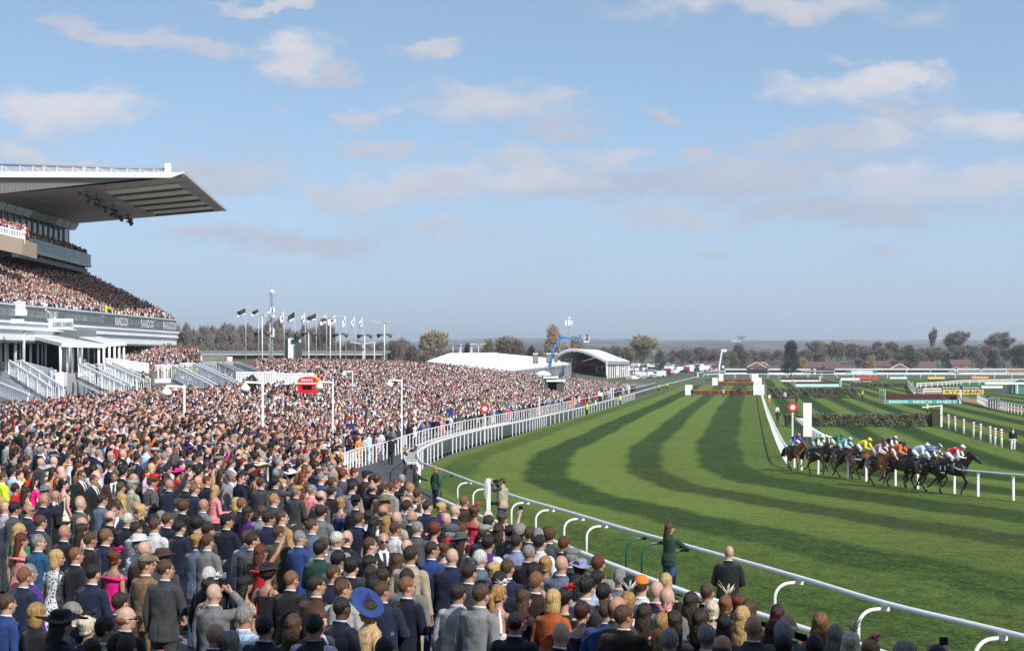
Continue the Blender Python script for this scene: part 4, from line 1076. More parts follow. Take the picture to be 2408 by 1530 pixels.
# crowd boundary towards the course (barrier + inner fence), as world points
BAR_TOP = [(2250,1590),(2100,1545),(2018,1517),(1906,1484),(1774,1442),(1613,1393),(1537,1366),(1410,1317),(1270,1262),(1129,1214),(1030,1172)]
FEN_TOP = [(801,1071),(838,1056),(910,1039),(979,1017),(1067,995),(1150,979),(1244,962),(1350,941),(1450,921),(1550,898),(1640,879)]
BAR = smooth_path([P(px, py, 1.1) for px, py in BAR_TOP], .8); FEN = smooth_path([P(px, py, 1.15) for px, py in FEN_TOP], 1.5)
_bd = [(p.x, p.y) for p in BAR] + [(p.x, p.y) for p in FEN]
_bd = sorted(_bd, key=lambda q: q[1]); _bx = np.array([q[0] for q in _bd]); _by = np.array([q[1] for q in _bd])
def bound_x(Y): return np.interp(Y, _by, _bx)
rr = random.Random(21)
taken = [(s['x'], s['y']) for s in people]
def free(x, y, d=.50): return all((x-a)**2+(y-b)**2 > d*d for a, b in taken)
fill = []
y = 18.5
while y < 62:
 x = -.36*y
 while x < bound_x(y)-.35:
  xx = x+rr.uniform(-.2,.2); yy = y+rr.uniform(-.22,.22)
  fill.append((xx, yy)); x += .80 + max(0, (34-y))*.014
 y += .80 + max(0, (34-y))*.018
NEARM = ['black','charcoal','dark_navy','navy','dark_grey','grey','mid_grey','light_grey','navy','black','brown','grey-blue','blue','charcoal','dark_navy','tan','black','white']
NEARF = [('black','sleeve'),('navy','strap'),('red','sleeve'),('cream','sleeve'),('purple','short'),('pink','off'),('white','strap'),('blue','sleeve'),('burgundy','coat'),('green','sleeve'),('pale_blue','short'),('black','strap')]
HM = [('short','brown'),('short','dark_brown'),('short','black'),('crop','brown'),('short','grey'),('bald','brown'),('fringe','brown'),('short','ginger'),('crop','dark_brown'),('thick','dark_brown'),('fringe','grey'),('short','golden')]
HF = [('long','dark_brown'),('long','blond'),('wavy','golden'),('bun','brown'),('bob','blond'),('wavy','auburn'),('long','black'),('bun','blond'),('tail','brown')]
def rand_spec(rr):
 if rr.random() < .72:
  s = dict(sex='m', top=rr.choice(NEARM), gar='jacket', hair=rr.choice(HM), pose=rr.choice(['down','down','front','one','down']), look=rr.choice(['ahead','ahead','right']))
  if s['top'] == 'white': s['gar'] = 'short'; s['bottom'] = 'charcoal'
  if rr.random() < .25: s['glasses'] = True
  if rr.random() < .10: s['hat'] = rr.choice(['flat_cap','flat_cap','fedora']); s['hatc'] = rr.choice(['dark_grey','khaki','brown','black','grey'])
  if rr.random() < .05: s['pose'] = 'photo'
  if rr.random() < .08: s['pattern'] = 'check'
  s['h'] = rr.uniform(1.70, 1.87)
 else:
  c, g = rr.choice(NEARF); s = dict(sex='f', top=c, gar=g, hair=rr.choice(HF), pose='down', look=rr.choice(['ahead','right']))
  if g in ('short','coat'): s['bottom'] = 'black'
  if rr.random() < .22: s['hat'] = rr.choice(['fascinator','fascinator','feather','wide_hat']); s['hatc'] = rr.choice(['red','navy','cream','black','pink','white'])
  if g in ('strap','sleeve') and rr.random() < .3: s['pattern'] = 'floral'
  if rr.random() < .2: s['glasses'] = True
  s['h'] = rr.uniform(1.60, 1.74)
 return s
rest = []
# image-space test: do not bury a hand-placed head behind a filler right in front of it
_EX = [800,840,870,960,1000,1100,1180,1230,1300,1350,1400,1460,1520,1650,1700,1760,1830,1960,2020,2100,2408]; _EY = [1078,1092,1100,1125,1150,1188,1212,1236,1250,1285,1300,1322,1350,1388,1410,1425,1448,1482,1495,1503,1530]
heads = [((s['x']/s['y'])*F, (CAMZ-s['z']-s['h'])/s['y']*F, s['y']) for s in people]
for xx, yy in fill:
 if not free(xx, yy, .52): continue
 z = float(gz(xx, yy)); hx = xx/yy*F; hy = (CAMZ-z-1.75)/yy*F; bad = False
 for ax, ay, ad in heads:
  if ad > yy and abs(ax-hx) < 26*20/yy+.15/yy*F and -.30/yy*F < (ay-hy) < .95/yy*F and yy < 34: bad = True; break
 if hx+CX > 800 and yy < 80 and hy+HY < np.interp(hx+CX, _EX, _EY)+4: bad = True
 if bad: continue
 taken.append((xx, yy)); s = rand_spec(rr); s['_fill'] = True; s['x'], s['y'], s['z'] = xx, yy, z; rest.append(s)
rest.sort(key=lambda s: s['y'])
NIND = 288
nfill = max(0, NIND-len(people)); people += rest[:nfill]; crowd_near = rest[nfill:]
print('hand', len(people)-nfill, 'fill', nfill, 'limit Y', people[-1]['y'], 'left', len(crowd_near))
# labels
def base_label(s, full=True):
 w = 'man' if s['sex'] == 'm' else 'woman'; c = s['top'].replace('_', ' ')
 g = GARN[s['gar']]
 if s['gar'] == 'short' and s['top'] in ('white','pale_blue','pale_grey','pink'): g = 'shirt'
 if s['gar'] == 'jacket' and not s.get('bottom') and not s.get('pattern'): g = 'suit'
 if s.get('pattern') == 'fur': l = '%s in cream fur coat' % w
 else: l = '%s in %s %s%s' % (w, c, {'check':'checked ','floral':'floral ','lace':'patterned ','fur':''}.get(s.get('pattern'), ''), g)
 hat = s.get('hat')
 if hat: l += ' and %s %s' % (s['hatc'].replace('_', ' '), HATN[hat])
 if full:
  if not hat or hat in ('fascinator','feather'): l += ', ' + HAIRN[s['hair'][0]].format(c=s['hair'][1].replace('_', ' '))
  if s.get('glasses'): l += ', in glasses'
 if s.get('pose') == 'photo': l += ', arms up filming'
 elif s.get('pose') == 'raise': l += ', one arm raised'
 elif s.get('hold'): l += ', holding a %s' % {'beer':'beer','cup':'drink','phone':'phone'}[s['hold']]
 return l
from collections import Counter
BL = [base_label(s) for s in people]; SL = [base_label(s, False) for s in people]; cb, cs = Counter(BL), Counter(SL)
def imxy(s): return ((s['x']/s['y'])*F+CX, (CAMZ-s['z']-s['h'])/s['y']*F+HY)
XYI = [imxy(s) for s in people]; used = set(); LAB = [None]*len(people)
anchors = [i for i in range(len(people)) if cs[SL[i]] == 1 and len(SL[i].split()) <= 8]
def rel(i, j):
 dx = XYI[i][0]-XYI[j][0]; dy = XYI[i][1]-XYI[j][1]
 if abs(dx) > abs(dy)*1.3: return 'left of' if dx < 0 else 'right of'
 return 'behind' if dy < 0 else 'in front of'
for i, s in enumerate(people):
 if cb[BL[i]] == 1: LAB[i] = BL[i]; used.add(BL[i]); continue
 ordr = sorted((a for a in anchors if a != i), key=lambda a: (XYI[a][0]-XYI[i][0])**2+(XYI[a][1]-XYI[i][1])**2)
 done = False
 for a in ordr[:8]:
  for bl in (BL[i], SL[i]):
   l = '%s, %s the %s' % (bl, rel(i, a), SL[a])
   if len(l.split()) <= 16 and l not in used: LAB[i] = l; used.add(l); done = True; break
  if done: break
 if not done: LAB[i] = BL[i]
GRP = 'racegoers standing in the near crowd'
def make_person(s, label, group=GRP):
 s = dict(s); gar = s.pop('gar'); x, y, z = s.pop('x'), s.pop('y'), s.pop('z'); s.pop('_fill', None)
 turn = s.pop('turn', 0.0); s.pop('tilt', None)
 hd = heading_to(x, y) + random.uniform(-.22, .16) + R(turn)
 if s.get('look') == 'right': hd += .12
 if gar in DRESS: s['dress'] = gar
 else:
  s['cut'] = gar
  if gar == 'short' and s['sex'] == 'f': s['shirt'] = None
  if gar == 'coat' and s['sex'] == 'f': s['shirt'] = None; s.setdefault('bottom', 'black')
 if s.get('dress') and s.get('pose') is None: s['pose'] = random.choice(['down','down','front'])
 if 'pose' not in s: s['pose'] = random.choice(['down','down','front','one'])
 o = person(x, y, z, hd, **s); tag(o, label, 'person', group); return o
for s, l in zip(people, LAB): make_person(s, l)

# ------------------------------------------------------------------ the rest of the crowd, one mass
def inst_mat(name, attr, rough=.75, var=.25):
 m = bpy.data.materials.new(name); m.use_nodes = True; nt = m.node_tree; b = nt.nodes['Principled BSDF']
 a = nt.nodes.new('ShaderNodeAttribute'); a.attribute_name = attr; a.attribute_type = 'INSTANCER'
 nt.links.new(a.outputs['Color'], b.inputs['Base Color']); b.inputs['Roughness'].default_value = rough; b.inputs['Specular IOR Level'].default_value = .25
 MATS[name] = m; return m
CM = [inst_mat('crowd_skin', 'c_skin', .55), inst_mat('crowd_hair', 'c_hair', .5), inst_mat('crowd_cloth', 'c_suit', .85), inst_mat('crowd_shirt', 'c_shirt', .8), inst_mat('crowd_legs', 'c_legs', .85), inst_mat('crowd_hat', 'c_hat', .8)]
def low(me, ratio):
 o = bpy.data.objects.new('t', me); col.objects.link(o); d = o.modifiers.new('d', 'DECIMATE'); d.ratio = ratio
 out = bpy.data.meshes.new_from_object(o.evaluated_get(bpy.context.evaluated_depsgraph_get())); bpy.data.objects.remove(o)
 n = len(out.vertices); co = np.empty(n*3, np.float32); out.vertices.foreach_get('co', co)
 fs = [tuple(p.vertices) for p in out.polygons]; bpy.data.meshes.remove(out); return co.reshape(-1,3), fs
proto_col = bpy.data.collections.new('figures')
def proto(sex, pose, look, gar, hair, hat=None, glasses=False, hatslot=5):
 V = []; Fc = []; MI = []; off = 0
 def addm(me, slot, ratio, loc=(0,0,0), yaw=0.0, fn=None):
  nonlocal off
  co, fs = cached(('low', me.name, ratio), lambda: low(me, ratio)); c, s_ = math.cos(yaw), math.sin(yaw)
  co2 = np.stack([co[:,0]*c-co[:,1]*s_+loc[0], co[:,0]*s_+co[:,1]*c+loc[1], co[:,2]+loc[2]], 1); V.append(co2)
  for f in fs:
   Fc.append(tuple(i+off for i in f)); MI.append(fn(co[list(f)].mean(0)) if fn else slot)
  off += len(co2)
 addm(get_body(sex, pose, look), 0, .10)
 hc = tuple(HEADC); yaw = YAWS[look]
 if hair != 'bald': addm(HAIR[hair], 1, .10, hc, yaw)
 if hat: addm(HAT[hat], 5, .15, hc, yaw)
 if glasses: addm(SUNGL, 1, 1.0, hc, yaw)
 if gar in DRESS: addm(DRESS[gar], 2, .06)
 else:
  vee = lambda c: 3 if (sex == 'm' and c[1] > .03 and abs(c[0]) < (c[2]-1.17)*.26 and c[2] > 1.17) else 2
  addm(get_jacket(pose, sex, gar), 2, .06, fn=vee); addm(COLLAR, 3, .3) if sex == 'm' else None; addm(TROUSERS, 4, .04)
 me = bpy.data.meshes.new('figure'); me.from_pydata([tuple(map(float, v)) for v in np.concatenate(V)], [], Fc)
 for m in CM: me.materials.append(m)
 me.polygons.foreach_set('material_index', MI); me.polygons.foreach_set('use_smooth', [True]*len(Fc)); me.update()
 o = bpy.data.objects.new('figure%02d' % len(proto_col.objects), me); proto_col.objects.link(o); return o
MPRO = [proto('m','down','ahead','jacket','short'), proto('m','front','right','jacket','crop',glasses=True), proto('m','down','right','jacket','thick'), proto('m','one','ahead','jacket','thick',glasses=True),
  proto('m','front','ahead','jacket','fringe'), proto('m','down','ahead','jacket','short',hat='flat_cap'), proto('m','photo','ahead','jacket','short'), proto('m','down','left','coat','short',glasses=True), proto('m','front','ahead','short','crop'), proto('m','down','right','jacket','short'), proto('m','down','ahead','jacket','thick'), proto('m','front','ahead','jacket','bald')]
FPRO = [proto('f','down','ahead','sleeve','long'), proto('f','front','ahead','coat','wavy',glasses=True), proto('f','down','right','strap','bun',hat='fascinator'), proto('f','down','ahead','off','bob'), proto('f','down','ahead','sleeve','bun',hat='wide_hat'), proto('f','raise','ahead','short','long')]
NM, NF = len(MPRO), len(FPRO)
def pal(names, table): return np.array([table[n] for n in names])
SUITP = pal(['black']*5+['charcoal']*5+['dark_navy']*4+['navy']*4+['dark_grey']*3+['grey']*3+['mid_grey','light_grey','blue','tan','brown','olive','white','pale_blue','red','camel','black','grey-blue'], CLOTH)
DRESSP = pal(['black']*4+['navy']*2+['red','red','pink','magenta','white','white','cream','cream','blue','green','purple','pale_blue','lilac','orange','burgundy','grey','brown'], CLOTH)
HAIRP = pal(['black','black','dark_brown','dark_brown','dark_brown','brown','grey','black','auburn'], HAIRC); HAIRPF = pal(['dark_brown','dark_brown','black','blond','golden','auburn','brown','black'], HAIRC)
SKINP = np.array([(.58,.31,.24),(.53,.27,.20),(.66,.37,.30),(.60,.33,.26),(.42,.21,.15)])
pts_ = []; 
def crowd_pt(x, y, z, face=None, rr=RNG):
 fem = rr.random() < .27; k = rr.integers(0, NF)+NM if fem else rr.integers(0, NM)
 hd = (heading_to(x, y) if face is None else face) + rr.normal(0, .28)
 h = (rr.uniform(.90,.99) if fem else rr.uniform(.955,1.06))
 suit = DRESSP[rr.integers(len(DRESSP))] if fem else SUITP[rr.integers(len(SUITP))]
 hair = HAIRPF[rr.integers(len(HAIRPF))] if fem else HAIRP[rr.integers(len(HAIRP))]
 legs = suit if rr.random() < .8 else CLOTH['charcoal']
 shirt = CLOTH['white'] if rr.random() < .65 else CLOTH['pale_blue'] if rr.random() < .4 else suit
 hat = DRESSP[rr.integers(len(DRESSP))] if fem else SUITP[rr.integers(len(SUITP))]
 pts_.append((x, y, z, hd, h, k, *(np.array(suit)*rr.uniform(.8,1.2)), *(np.array(hair)*rr.uniform(.8,1.3)), *(SKINP[rr.integers(5)]*rr.uniform(.9,1.12)), *shirt, *legs, *hat))
for s in crowd_near: crowd_pt(s['x'], s['y'], s['z'])
# the slope behind: image-space limits of the packed bank
TOPL = ([-100,0,150,250,300,345,400,450,560,600,640,700,900,1000,1060,1100,1150,1240,1320,1400,1480,1560,1660], [930,930,924,912,912,905,908,912,912,912,905,905,905,905,905,905,905,905,905,905,905,905,905])
def crowd_fill():
 y = 62.0; n = 0
 while y < 560:
  sp = .80 + (y-60)*.0004 + max(0, y-200)*.0022
  xl = -.345*y; xr = bound_x(y)-.4
  xs = np.arange(xl, xr, sp); xs = xs + RNG.uniform(-.22,.22,len(xs))*sp/.6; ys = y + RNG.uniform(-.25,.25,len(xs))*sp/.6
  zs = CAMZ - np.atleast_1d(Dground(xs, ys))
  for X, Y, Z in zip(xs, ys, zs):
   px = X/Y*F+CX; py = (CAMZ-Z-1.7)/Y*F+HY
   if Y > 88 and px < 372+(Y-88)*5 and Y < 250: 
    # leave the stairs and the stand free
    if px < 600 and py < np.interp(px, [0,100,200,300,400,500,600], [948,938,925,915,908,905,905]): continue
   if any((X-hx)**2+(Y-hy)**2 < r*r for hx, hy, r in HOLES): continue
   if px > 800 and Y < 92 and py < np.interp(px, _EX, _EY)+4: continue
   if px < 560 and Y > 125: continue
   if 560 <= px < 640 and Y > 190: continue
   if Y > 215 and X < -22+(Y-215)*.35: continue
   if Y > 400 and X < bound_x(Y)-16: continue
   crowd_pt(float(X), float(Y), float(Z))
  y += sp
HOLES = []
# ------------------------------------------------------------------ rails, fences, jumps
WRAIL = mat('white_rail_plastic', (.82,.82,.81), .5, var=.05, vscale=2.2)
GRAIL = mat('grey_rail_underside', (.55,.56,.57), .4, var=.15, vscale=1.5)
def px_of(p): return (p.x/p.y*F+CX, HY+(CAMZ-p.z)/p.y*F)
def perp_at(path, i):
 d = path[min(i+1,len(path)-1)]-path[max(i-1,0)]; d.z = 0; d.normalize(); return Vector((-d.y, d.x, 0)), d
ARCH = cached('arch', lambda: None)
def goose_mesh(h, reach, r):
 mb = MB(); hv = h-.30; pts = [(-reach,0,-.1),(-reach,0,hv)]
 for k in range(1, 7):
  a = math.pi/2*k/6; pts.append((-reach+min(reach,.30)*(1-math.cos(a)), 0, hv+.26*math.sin(a)))
 pts.append((0,0,h-.04)); mb.tube(pts, r, 8)
 mb.box((.02,0,h-.03), (.12,.07,.09)); return mb.mesh('rail_post')
GOOSE = goose_mesh(1.12, .48, .031); STRAIGHT = MB().box((0,0,.53), (.07,.05,1.26)).mesh('rail_post')
def running_rail(name, path, label, post_idx, mesh=None, h=1.15, green=(), side_sign=1, wide=.10, tall=.17, group='running rails along the course', cat='rail', cross=None):
 mesh = mesh or GOOSE
 root = empty(name, path[0]*1, 0, label, cat, group); root.location = (0,0,0)
 mb = MB(); k = len(path); vs = []; prof = [(a*wide,b*tall) for a, b in ((-.5,-.1),(-.5,.2),(-.36,.45),(-.12,.56),(.12,.56),(.36,.45),(.5,.2),(.5,-.1))]
 for i, p in enumerate(path):
  n, d = perp_at(path, i)
  for a, b in prof: vs.append(p+n*a+Vector((0,0,h-tall*.6+b)) if False else Vector((p.x, p.y, p.z))+n*a+Vector((0,0,b)))
 fs = []; m = len(prof)
 for i in range(k-1):
  for j in range(m): fs.append((i*m+j, i*m+(j+1)%m, (i+1)*m+(j+1)%m, (i+1)*m+j))
 mb.add(vs, fs, True); mb.build('top_rail', WRAIL, root)
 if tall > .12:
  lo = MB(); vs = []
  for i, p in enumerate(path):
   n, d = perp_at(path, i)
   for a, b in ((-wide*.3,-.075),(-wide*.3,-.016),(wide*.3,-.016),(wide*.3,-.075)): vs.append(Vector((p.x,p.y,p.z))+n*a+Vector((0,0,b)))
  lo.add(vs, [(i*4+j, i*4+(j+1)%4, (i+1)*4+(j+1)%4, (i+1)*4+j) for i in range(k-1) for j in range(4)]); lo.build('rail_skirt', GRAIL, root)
 for q, i in enumerate(post_idx):
  p = path[i]; n, d = perp_at(path, i); n = n*side_sign
  o = link('post', mesh, root, (p.x, p.y, p.z-h), math.atan2(-n.y, -n.x), GREEN_P if q in green else WRAIL)
  o.rotation_euler = (random.uniform(-.015,.015), random.uniform(-.015,.015), math.atan2(-n.y, -n.x))
 return root
def nearest_idx(path, px): return min(range(len(path)), key=lambda i: abs(px_of(path[i])[0]-px))
NEARP = [p for p in smooth_path(near, .5)]
for p in NEARP: p.z = CAMZ - float(Dground(p.x, p.y)) + 1.15
ni = [nearest_idx(NEARP, x) for x in (1062,1105,1143,1240,1297,1360,1428,1510,1563,1618,1875,2068,2366)]
running_rail('running_rail', NEARP, 'white running rail on curved posts beside the near grass, in front of the crowd', ni, green=(0,7,8,9), side_sign=side, wide=.11, tall=.115)
FARP = smooth_path([near[-1]]+far, 1.0)
for p in FARP: p.z = CAMZ - float(Dtrack(p.y)) + 1.15
fi = [i for i in range(3, len(FARP), 2) if FARP[i].y < 300]; fi = [i for k, i in enumerate(fi) if FARP[i].y < 170 or k % 2 == 0]
running_rail('running_rail', FARP, 'white running rail curving away between the tarmac walk and the turf', fi, mesh=STRAIGHT, side_sign=side, green=(8,14,15,30,31))
# ladder-like second rail just behind it
LAD = [p + perp_at(FARP, i)[0]*side*.75 for i, p in enumerate(FARP) if p.y < 150]
lad = running_rail('spectator_rail', LAD, 'low white rail doubled behind the outer running rail at its bend', [], tall=.10, wide=.08)
rung = MB().box((0,0,0), (.70,.07,.04)).mesh('cross_bar')
for i in range(1, len(LAD), 1 if LAD[0].y < 0 else 2):
 p = LAD[i]; q = FARP[i]; c = (p+q)/2
 link('cross_bar', rung, lad, (c.x, c.y, c.z-.05), math.atan2(q.y-p.y, q.x-p.x), WRAIL)
# fence in front of the packed bank, with solid panels
FENP = [p+Vector((0,0,1.15)) for p in FEN if p.y < 420]
fen = running_rail('crowd_fence', FENP, 'white fence with upright pales between the packed bank and the tarmac walk', [i for i in range(0, len(FENP), 1) if FENP[i].y < 230], mesh=STRAIGHT, side_sign=side, wide=.08, tall=.10, cat='fence')
panels = MB().box((0,0,.48), (1.25,.03,.80)).mesh('panel')
for i in range(0, len(FENP)-1, 1):
 if FENP[i].y > 330: break
 p, q = FENP[i], FENP[i+1]; n, d = perp_at(FENP, i); c = (p+q)/2 + n*side*.9
 if random.random() < .93: link('panel', panels, fen, (c.x, c.y, c.z-1.15), math.atan2(q.y-p.y, q.x-p.x), WHITE2)
barp = [p+Vector((0,0,1.1)) for p in BAR]
running_rail('crowd_barrier', barp, 'flat white barrier the front row of the near crowd leans on', list(range(2, len(barp), 4)), mesh=MB().box((0,0,.5),(.07,.05,1.14)).mesh('rail_post'), h=1.1, side_sign=side, tall=.10, wide=.13, cat='barrier')
# inner rail on the far side of the track
INP = smooth_path([p*1 for p in INNER[::4]]+[INNER[-1]*1], 1.2)
for p in INP: p.z = CAMZ - float(Dtrack(p.y)) + 1.12
bi = [nearest_idx(INP, x) for x in (1889,1929,1999,2046,2100,2160,2231,2301,2387)]
L_ = 0; ui = []
for i in range(1, len(INP)):
 L_ += (INP[i]-INP[i-1]).length
 if px_of(INP[i])[0] < 1875 and L_ > (1.5 if INP[i].y < 200 else 3.0): ui.append(i); L_ = 0
running_rail('running_rail', INP, 'white inner running rail on the far side of the track, behind the horses', bi+ui, mesh=MB().box((0,0,.5),(.10,.08,1.2)).mesh('rail_post'), h=1.12, side_sign=-side, tall=.10, wide=.14)
# cranked rail behind the winning post
wp = smooth_path([P(px, py, 0)+Vector((0,0,1.3)) for px, py in [(1872,1012),(1884,1028),(1898,1042),(1916,1056),(1941,1068)]], .9)
running_rail('cranked_rail', wp, 'row of white cranked rail posts beside the tall white board', list(range(0, len(wp), 3)), mesh=goose_mesh(1.3, .75, .045), h=1.3, side_sign=side, tall=.05, wide=.05)
REDP = mat('signal_red', (.62,.012,.012), .35); 
def disc_post(px, py, r, base_y, label, green=False):
 Y = P(px, base_y).y; c = Q(px, py, Y); R_ = r/F*Y; z0 = float(gz(c.x, c.y))
 root = empty('winning_post' , (c.x, c.y, z0), 0, label, 'post', 'red and white course discs'); h = c.z-z0
 MB().box((0,.06,h/2), (.14,.10,h)).build('pole', mat('pale_green_post', (.50,.66,.48), .5) if green else WHITE, root)
 mb = MB(); pts = [(math.cos(t)*R_, 0, math.sin(t)*R_) for t in np.linspace(0, 2*math.pi, 33)[:-1]]
 def cyl(r0, y0, y1, nm, m):
  b = MB(); n = 32; vs = [(math.cos(2*math.pi*i/n)*r0, y, math.sin(2*math.pi*i/n)*r0+h) for y in (y0, y1) for i in range(n)]
  b.add(vs, [tuple(range(n)), tuple(range(n,2*n))[::-1]]+[(i, n+i, n+(i+1)%n, (i+1)%n) for i in range(n)]); b.build(nm, m, root)
 cyl(R_, -.03, .02, 'disc', REDP); cyl(R_*.52, -.045, -.031, 'disc_centre', WHITE); return root
disc_post(1140, 960.5, 10.8, 1039, 'red ringed disc on a pale post, at the left rail beside the tarmac walk', True)
disc_post(1864, 957, 11.2, 1050, 'red ringed disc on a white post, beside the tall white board', True)
Yb = 106; bt = Q(1898.5, 947, Yb); zb = float(gz(bt.x, Yb))
bo = empty('finish_board', (bt.x, Yb, zb), 0, 'tall plain white board standing right of the red ringed disc', 'board')
hb_ = bt.z-zb; hh = 79/F*Yb; MB().box((0,0,hb_-hh/2), (19.5/F*Yb,.12,hh)).build('panel', WHITE, bo); MB().box((0,.02,(hb_-hh)/2), (.12,.1,hb_-hh)).build('leg', DGREY, bo)
# small white marker by the near photographer
mk = P(1149, 1262); mt = empty('marker_post', (mk.x, mk.y, mk.z), 0, 'slim white marker post with an oval plate, left of the photographer on the grass', 'post')
hp = (1262-1124)/F*mk.y; MB().box((0,0,hp/2), (.13,.07,hp)).build('pole', WHITE2, mt)
MB().ball((-.09,-.04,hp-.35), (.07,.02,.30), 16).build('plate', GREY, mt)

# hurdles: dark birch panels framed in orange, between white wings
ORANGE = mat('hurdle_orange', (.50,.085,.02), .5); BIRCH = mat('birch_brush', (.05,.026,.016), .9, second=(.11,.055,.035), vscale=9, bump=.8, bscale=30)
def hurdle(x0, x1, ytop, ybot, uprights, label, wings=True, wingh=1.9):
 a = P(x0, ybot); b = P(x1, ybot); Y = (a.y+b.y)/2; z0 = CAMZ-Dtrack(Y); h = (ybot-ytop)/F*Y; W = (x1-x0)/F*Y; cx = ((x0+x1)/2-CX)/F*Y
 root = empty('hurdle', (cx, Y, z0), 0, label, 'hurdle', 'hurdles set across the track'); n = uprights
 for i in range(n):
  w = W/n; c = -W/2+w*(i+.5)
  MB().box((c, 0, h*.48), (w*.98,.16,h*.86)).build('brush_panel', BIRCH, root)
  MB().box((c, -.02, h-.06), (w*.98,.24,.14)).build('top_bar', ORANGE, root)
 for i in range(n+1): MB().box((-W/2+W/n*i, -.06, h/2), (.13 if Y < 500 else .3,.2,h)).build('upright', ORANGE, root)
 if wings:
  for s in (-1, 1): MB().box((s*(W/2+.9), -.3, wingh/2), (1.6 if s < 0 else 2.4, .2, wingh)).build('wing', WHITE, root)
 return root
hurdle(1629, 1774, 917, 928, 7, 'nearest hurdle across the track, dark panels in an orange frame', True, 2.2)
hurdle(1688, 1774, 898.5, 905.5, 4, 'middle hurdle of three up the track, with orange uprights', True, 2.3)
hurdle(1701, 1769, 890.5, 895.5, 3, 'farthest hurdle of the three up the track', True, 2.5)
TEAL = mat('board_teal', (.05,.36,.30), .45); NAVYT = mat('sign_navy', (.01,.015,.09), .4); YEL = mat('sign_yellow', (.66,.48,.08), .45); DGREEN = mat('sign_dark_green', (.008,.055,.045), .4); LBLUE = mat('sign_pale_blue', (.45,.72,.74), .5)
def text(txt, root, origin, height, width, m, face='front', yoff=-.02, name='lettering', depth=.004, ex=(1,0,0)):
 cu = bpy.data.curves.new('txt', 'FONT'); cu.body = txt; cu.align_x = 'CENTER'; cu.align_y = 'CENTER'; cu.size = 1; cu.offset = .012; cu.resolution_u = 3
 o = bpy.data.objects.new('txt', cu); col.objects.link(o); me = bpy.data.meshes.new_from_object(o.evaluated_get(bpy.context.evaluated_depsgraph_get())); bpy.data.objects.remove(o); bpy.data.curves.remove(cu)
 n = len(me.vertices); co = np.empty(n*3, np.float32); me.vertices.foreach_get('co', co); co = co.reshape(-1,3); mn, mxx = co.min(0), co.max(0); c = (mn+mxx)/2; s = mxx-mn
 u = (co[:,0]-c[0])/s[0]*width; v = (co[:,1]-c[1])/s[1]*height; e = Vector(ex)
 out = np.stack([origin[0]+u*e.x, origin[1]+u*e.y, origin[2]+v], 1); me.vertices.foreach_set('co', out.astype(np.float32).ravel()); me.name = name; me.materials.clear(); me.update()
 return link(name, me, root, (0,0,0), 0, m)
BRUSH = mat('fence_brush', (.045,.018,.012), .95, second=(.10,.042,.028), vscale=5, bump=.8, bscale=25)
def brush_mesh(W, D_, h, m, root, name='brush'):
 rnd = random.Random(int(W*10)); mb = MB(); n = max(8, int(W/.25))
 for i in range(n):
  c = -W/2+W/n*(i+.5); mb.box((c, rnd.uniform(-.02,.02), (h+rnd.uniform(-.03,.04))/2), (W/n*.99, D_+rnd.uniform(-.05,.05), h+rnd.uniform(-.03,.05)))
 o = mb.build(name, m, root); return o
def chase_fence(x0, x1, ytop, ymid, ybot, label, texts=None, wing=True, board=TEAL, n=3):
 a = P(x0, ybot); b = P(x1, ybot); Y = (a.y+b.y)/2; z0 = CAMZ-Dtrack(Y); h = (ybot-ytop)/F*Y; hb = (ybot-ymid)/F*Y; W = (x1-x0)/F*Y; cx = ((x0+x1)/2-CX)/F*Y
 root = empty('steeplechase_fence', (cx, Y, z0), 0, label, 'fence', 'steeplechase fences on the infield')
 o = brush_mesh(W, .8, h, BRUSH, root); o.location.y = .55
 for i in range(n):
  MB().box((-W/2+W/n*(i+.5), 0, hb/2), (W/n-.03,.14,hb)).build('board', board, root)
  if texts: text(texts, root, (-W/2+W/n*(i+.5)+.1, -.08, hb*.52), hb*.62, W/n*.80, WHITE, name='lettering')
 if wing:
  for s in (-1, 1):
   for k in range(4): MB().box((s*(W/2+.25+.22*k), -.2+.35*k, h*.75), (.10,.08,h*1.5)).build('wing_slat', WHITE2, root)
 return root
cf = chase_fence(2084, 2252, 926.5, 939.4, 949, 'brown brush fence with green and white lettered boards on the infield', 'RANDOX')
chase_fence(1871, 1973, 897.5, 902.5, 909, 'brown brush fence with pale boards, nearer of the two left of the infield', None, True, LBLUE)
chase_fence(1836, 1925, 888, 893, 897, 'brown brush fence with white boards, farther of the two left of the infield', None, True, WHITE2)
